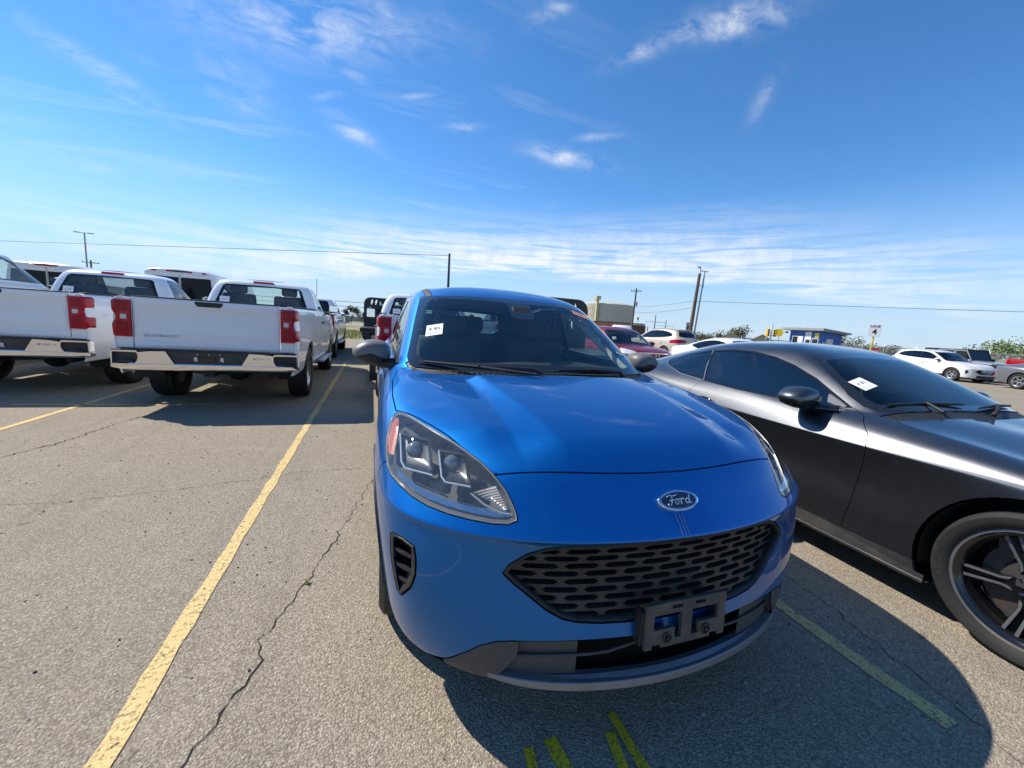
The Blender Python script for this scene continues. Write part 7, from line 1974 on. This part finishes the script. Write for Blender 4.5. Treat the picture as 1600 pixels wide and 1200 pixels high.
# trees and bushes
def tree(name, label, cat, loc, h, w_, seed, col, col2, n=900, trunk=.25, leaf=.16, flat=.75, group=None):
    r = random.Random(seed); t = thing(name, label, cat, (*loc, 0), 0, group)
    mb = MB(); zc = h*.62
    tips = []
    mb.tube([(0, 0, -.1), (r.uniform(-.1, .1), r.uniform(-.1, .1), h*trunk)], [h*.035, h*.026], 7)
    for k in range(7):
        a = r.uniform(0, 6.28); tip = (math.cos(a)*w_*r.uniform(.18, .42), math.sin(a)*w_*r.uniform(.18, .42), h*r.uniform(.5, .88)); tips.append(tip)
        mb.tube([(0, 0, h*trunk*.8), (tip[0]*.45, tip[1]*.45, (h*trunk+tip[2])/2), tip], [h*.018, h*.012, h*.005], 5)
    mb.build('trunk', wood, t, 50)
    cl = [(x*1.05, y*1.05, z, w_*r.uniform(.13, .25)) for x, y, z in tips]+[(r.uniform(-.4, .4)*w_, r.uniform(-.4, .4)*w_, h*r.uniform(.35, .9), w_*r.uniform(.10, .2)) for _ in range(7)]
    fb = MB()
    for i in range(n):
        c = r.choice(cl); u = Vector((r.gauss(0, 1), r.gauss(0, 1), r.gauss(0, 1))).normalized()*(r.random()**.4)
        p = Vector((c[0], c[1], c[2]))+Vector((u.x*c[3], u.y*c[3], u.z*c[3]*flat)); 
        if p.z < .08: p.z = .08+r.random()*.2
        a = Vector((r.gauss(0, 1), r.gauss(0, 1), r.gauss(0, .6))).normalized()*leaf*r.uniform(.5, 1.2); b = a.cross(Vector((r.gauss(0, 1), r.gauss(0, 1), r.gauss(0, 1)))).normalized()*leaf*.45
        fb.add([p-a, p+b, p+a, p-b], [(0, 1, 2, 3)], r.randint(0, 1))
    fb.build('crown', [mat('leaf_%s' % seed, col, .8, build=speckle(tuple(c*.7 for c in col), 1.2)), mat('leaf2_%s' % seed, col2, .8, build=speckle(tuple(c*.75 for c in col2), 1.2))], t)
    return t
g1, g2, br = (.075, .10, .032), (.12, .125, .045), (.14, .10, .05)
tree('tree', 'reddish brown bush at the foot of the tall leaning pole', 'bush', (50.2, 56.0), 2.4, 3.6, 11, br, (.16, .085, .05), 700, .15, .17)
tree('tree', 'olive bush just right of the tall leaning pole', 'bush', (51.5, 52.0), 2.3, 4.4, 12, g2, br, 1000, .15, .17)
tree('tree', 'low olive tree in the middle of the clump right of the tall leaning pole', 'tree', (54.5, 51.0), 2.5, 4.2, 13, g2, br, 1000, .18, .17)
tree('tree', 'tallest rounded olive tree beside the tan gabled roofs', 'tree', (58.2, 52.2), 4.0, 5.6, 14, g1, br, 1700, .2, .18)
tree('tree', 'green tree behind the LANE 4 sign', 'tree', (69, 42.5), 3.0, 6.0, 15, (.13, .15, .05), br, 1400, .2, .18)
tree('tree', 'bush right of the LANE 4 sign behind the fence', 'bush', (72.5, 38.5), 2.3, 5.0, 16, (.14, .15, .06), g2, 1000, .15, .18)
tree('tree', 'bright green spreading tree behind the silver off-roader', 'tree', (76, 29.0), 3.4, 7.5, 17, (.17, .23, .06), (.21, .26, .09), 2200, .15, .18)
tree('tree', 'low green bush at the right edge behind the red pickup', 'bush', (79, 23.5), 2.0, 6.0, 18, (.17, .22, .07), g2, 1200, .12, .18)
tree('tree', 'grey green bush on the grass verge beside the crew cab pickup mirror', 'bush', (-3.6, 58), 1.35, 2.7, 19, (.15, .14, .07), br, 800, .12, .10)
tree('tree', 'dark round tree far beyond the grass verge', 'tree', (-4.7, 104), 3.9, 4.4, 20, g1, g2, 1000, .2, .22)
tree('tree', 'pale bush beyond the far road right of the dark round tree', 'bush', (-.6, 98), 2.2, 4.0, 21, (.18, .17, .07), g2, 800, .12, .2)
tree('tree', 'slim green tree behind the far flatbed rack', 'tree', (1.0, 46), 3.5, 1.6, 22, g1, g2, 600, .25, .12)
for i, (lb, x, y) in enumerate((('low dry scrub left of the dark round tree beyond the verge', -8.5, 108), ('low dry scrub right of the dark round tree beyond the verge', -1.6, 116), ('low dry scrub beyond the verge beside the far flatbed rack', 2.6, 112))): tree('scrub', lb, 'bush', (x, y), 1.6, 4.4, 30+i, (.20, .18, .09), (.15, .15, .07), 350, .1, .22, group='scrub beyond the far road')
wl = MB().box((20, 118, .6), (150, .5, 1.4)).build('boundary_wall', mat('pale_wall', (.50, .46, .40), .85, build=speckle((.42, .39, .34), .8))); tag(wl, 'long low pale wall beyond the far road', 'wall')
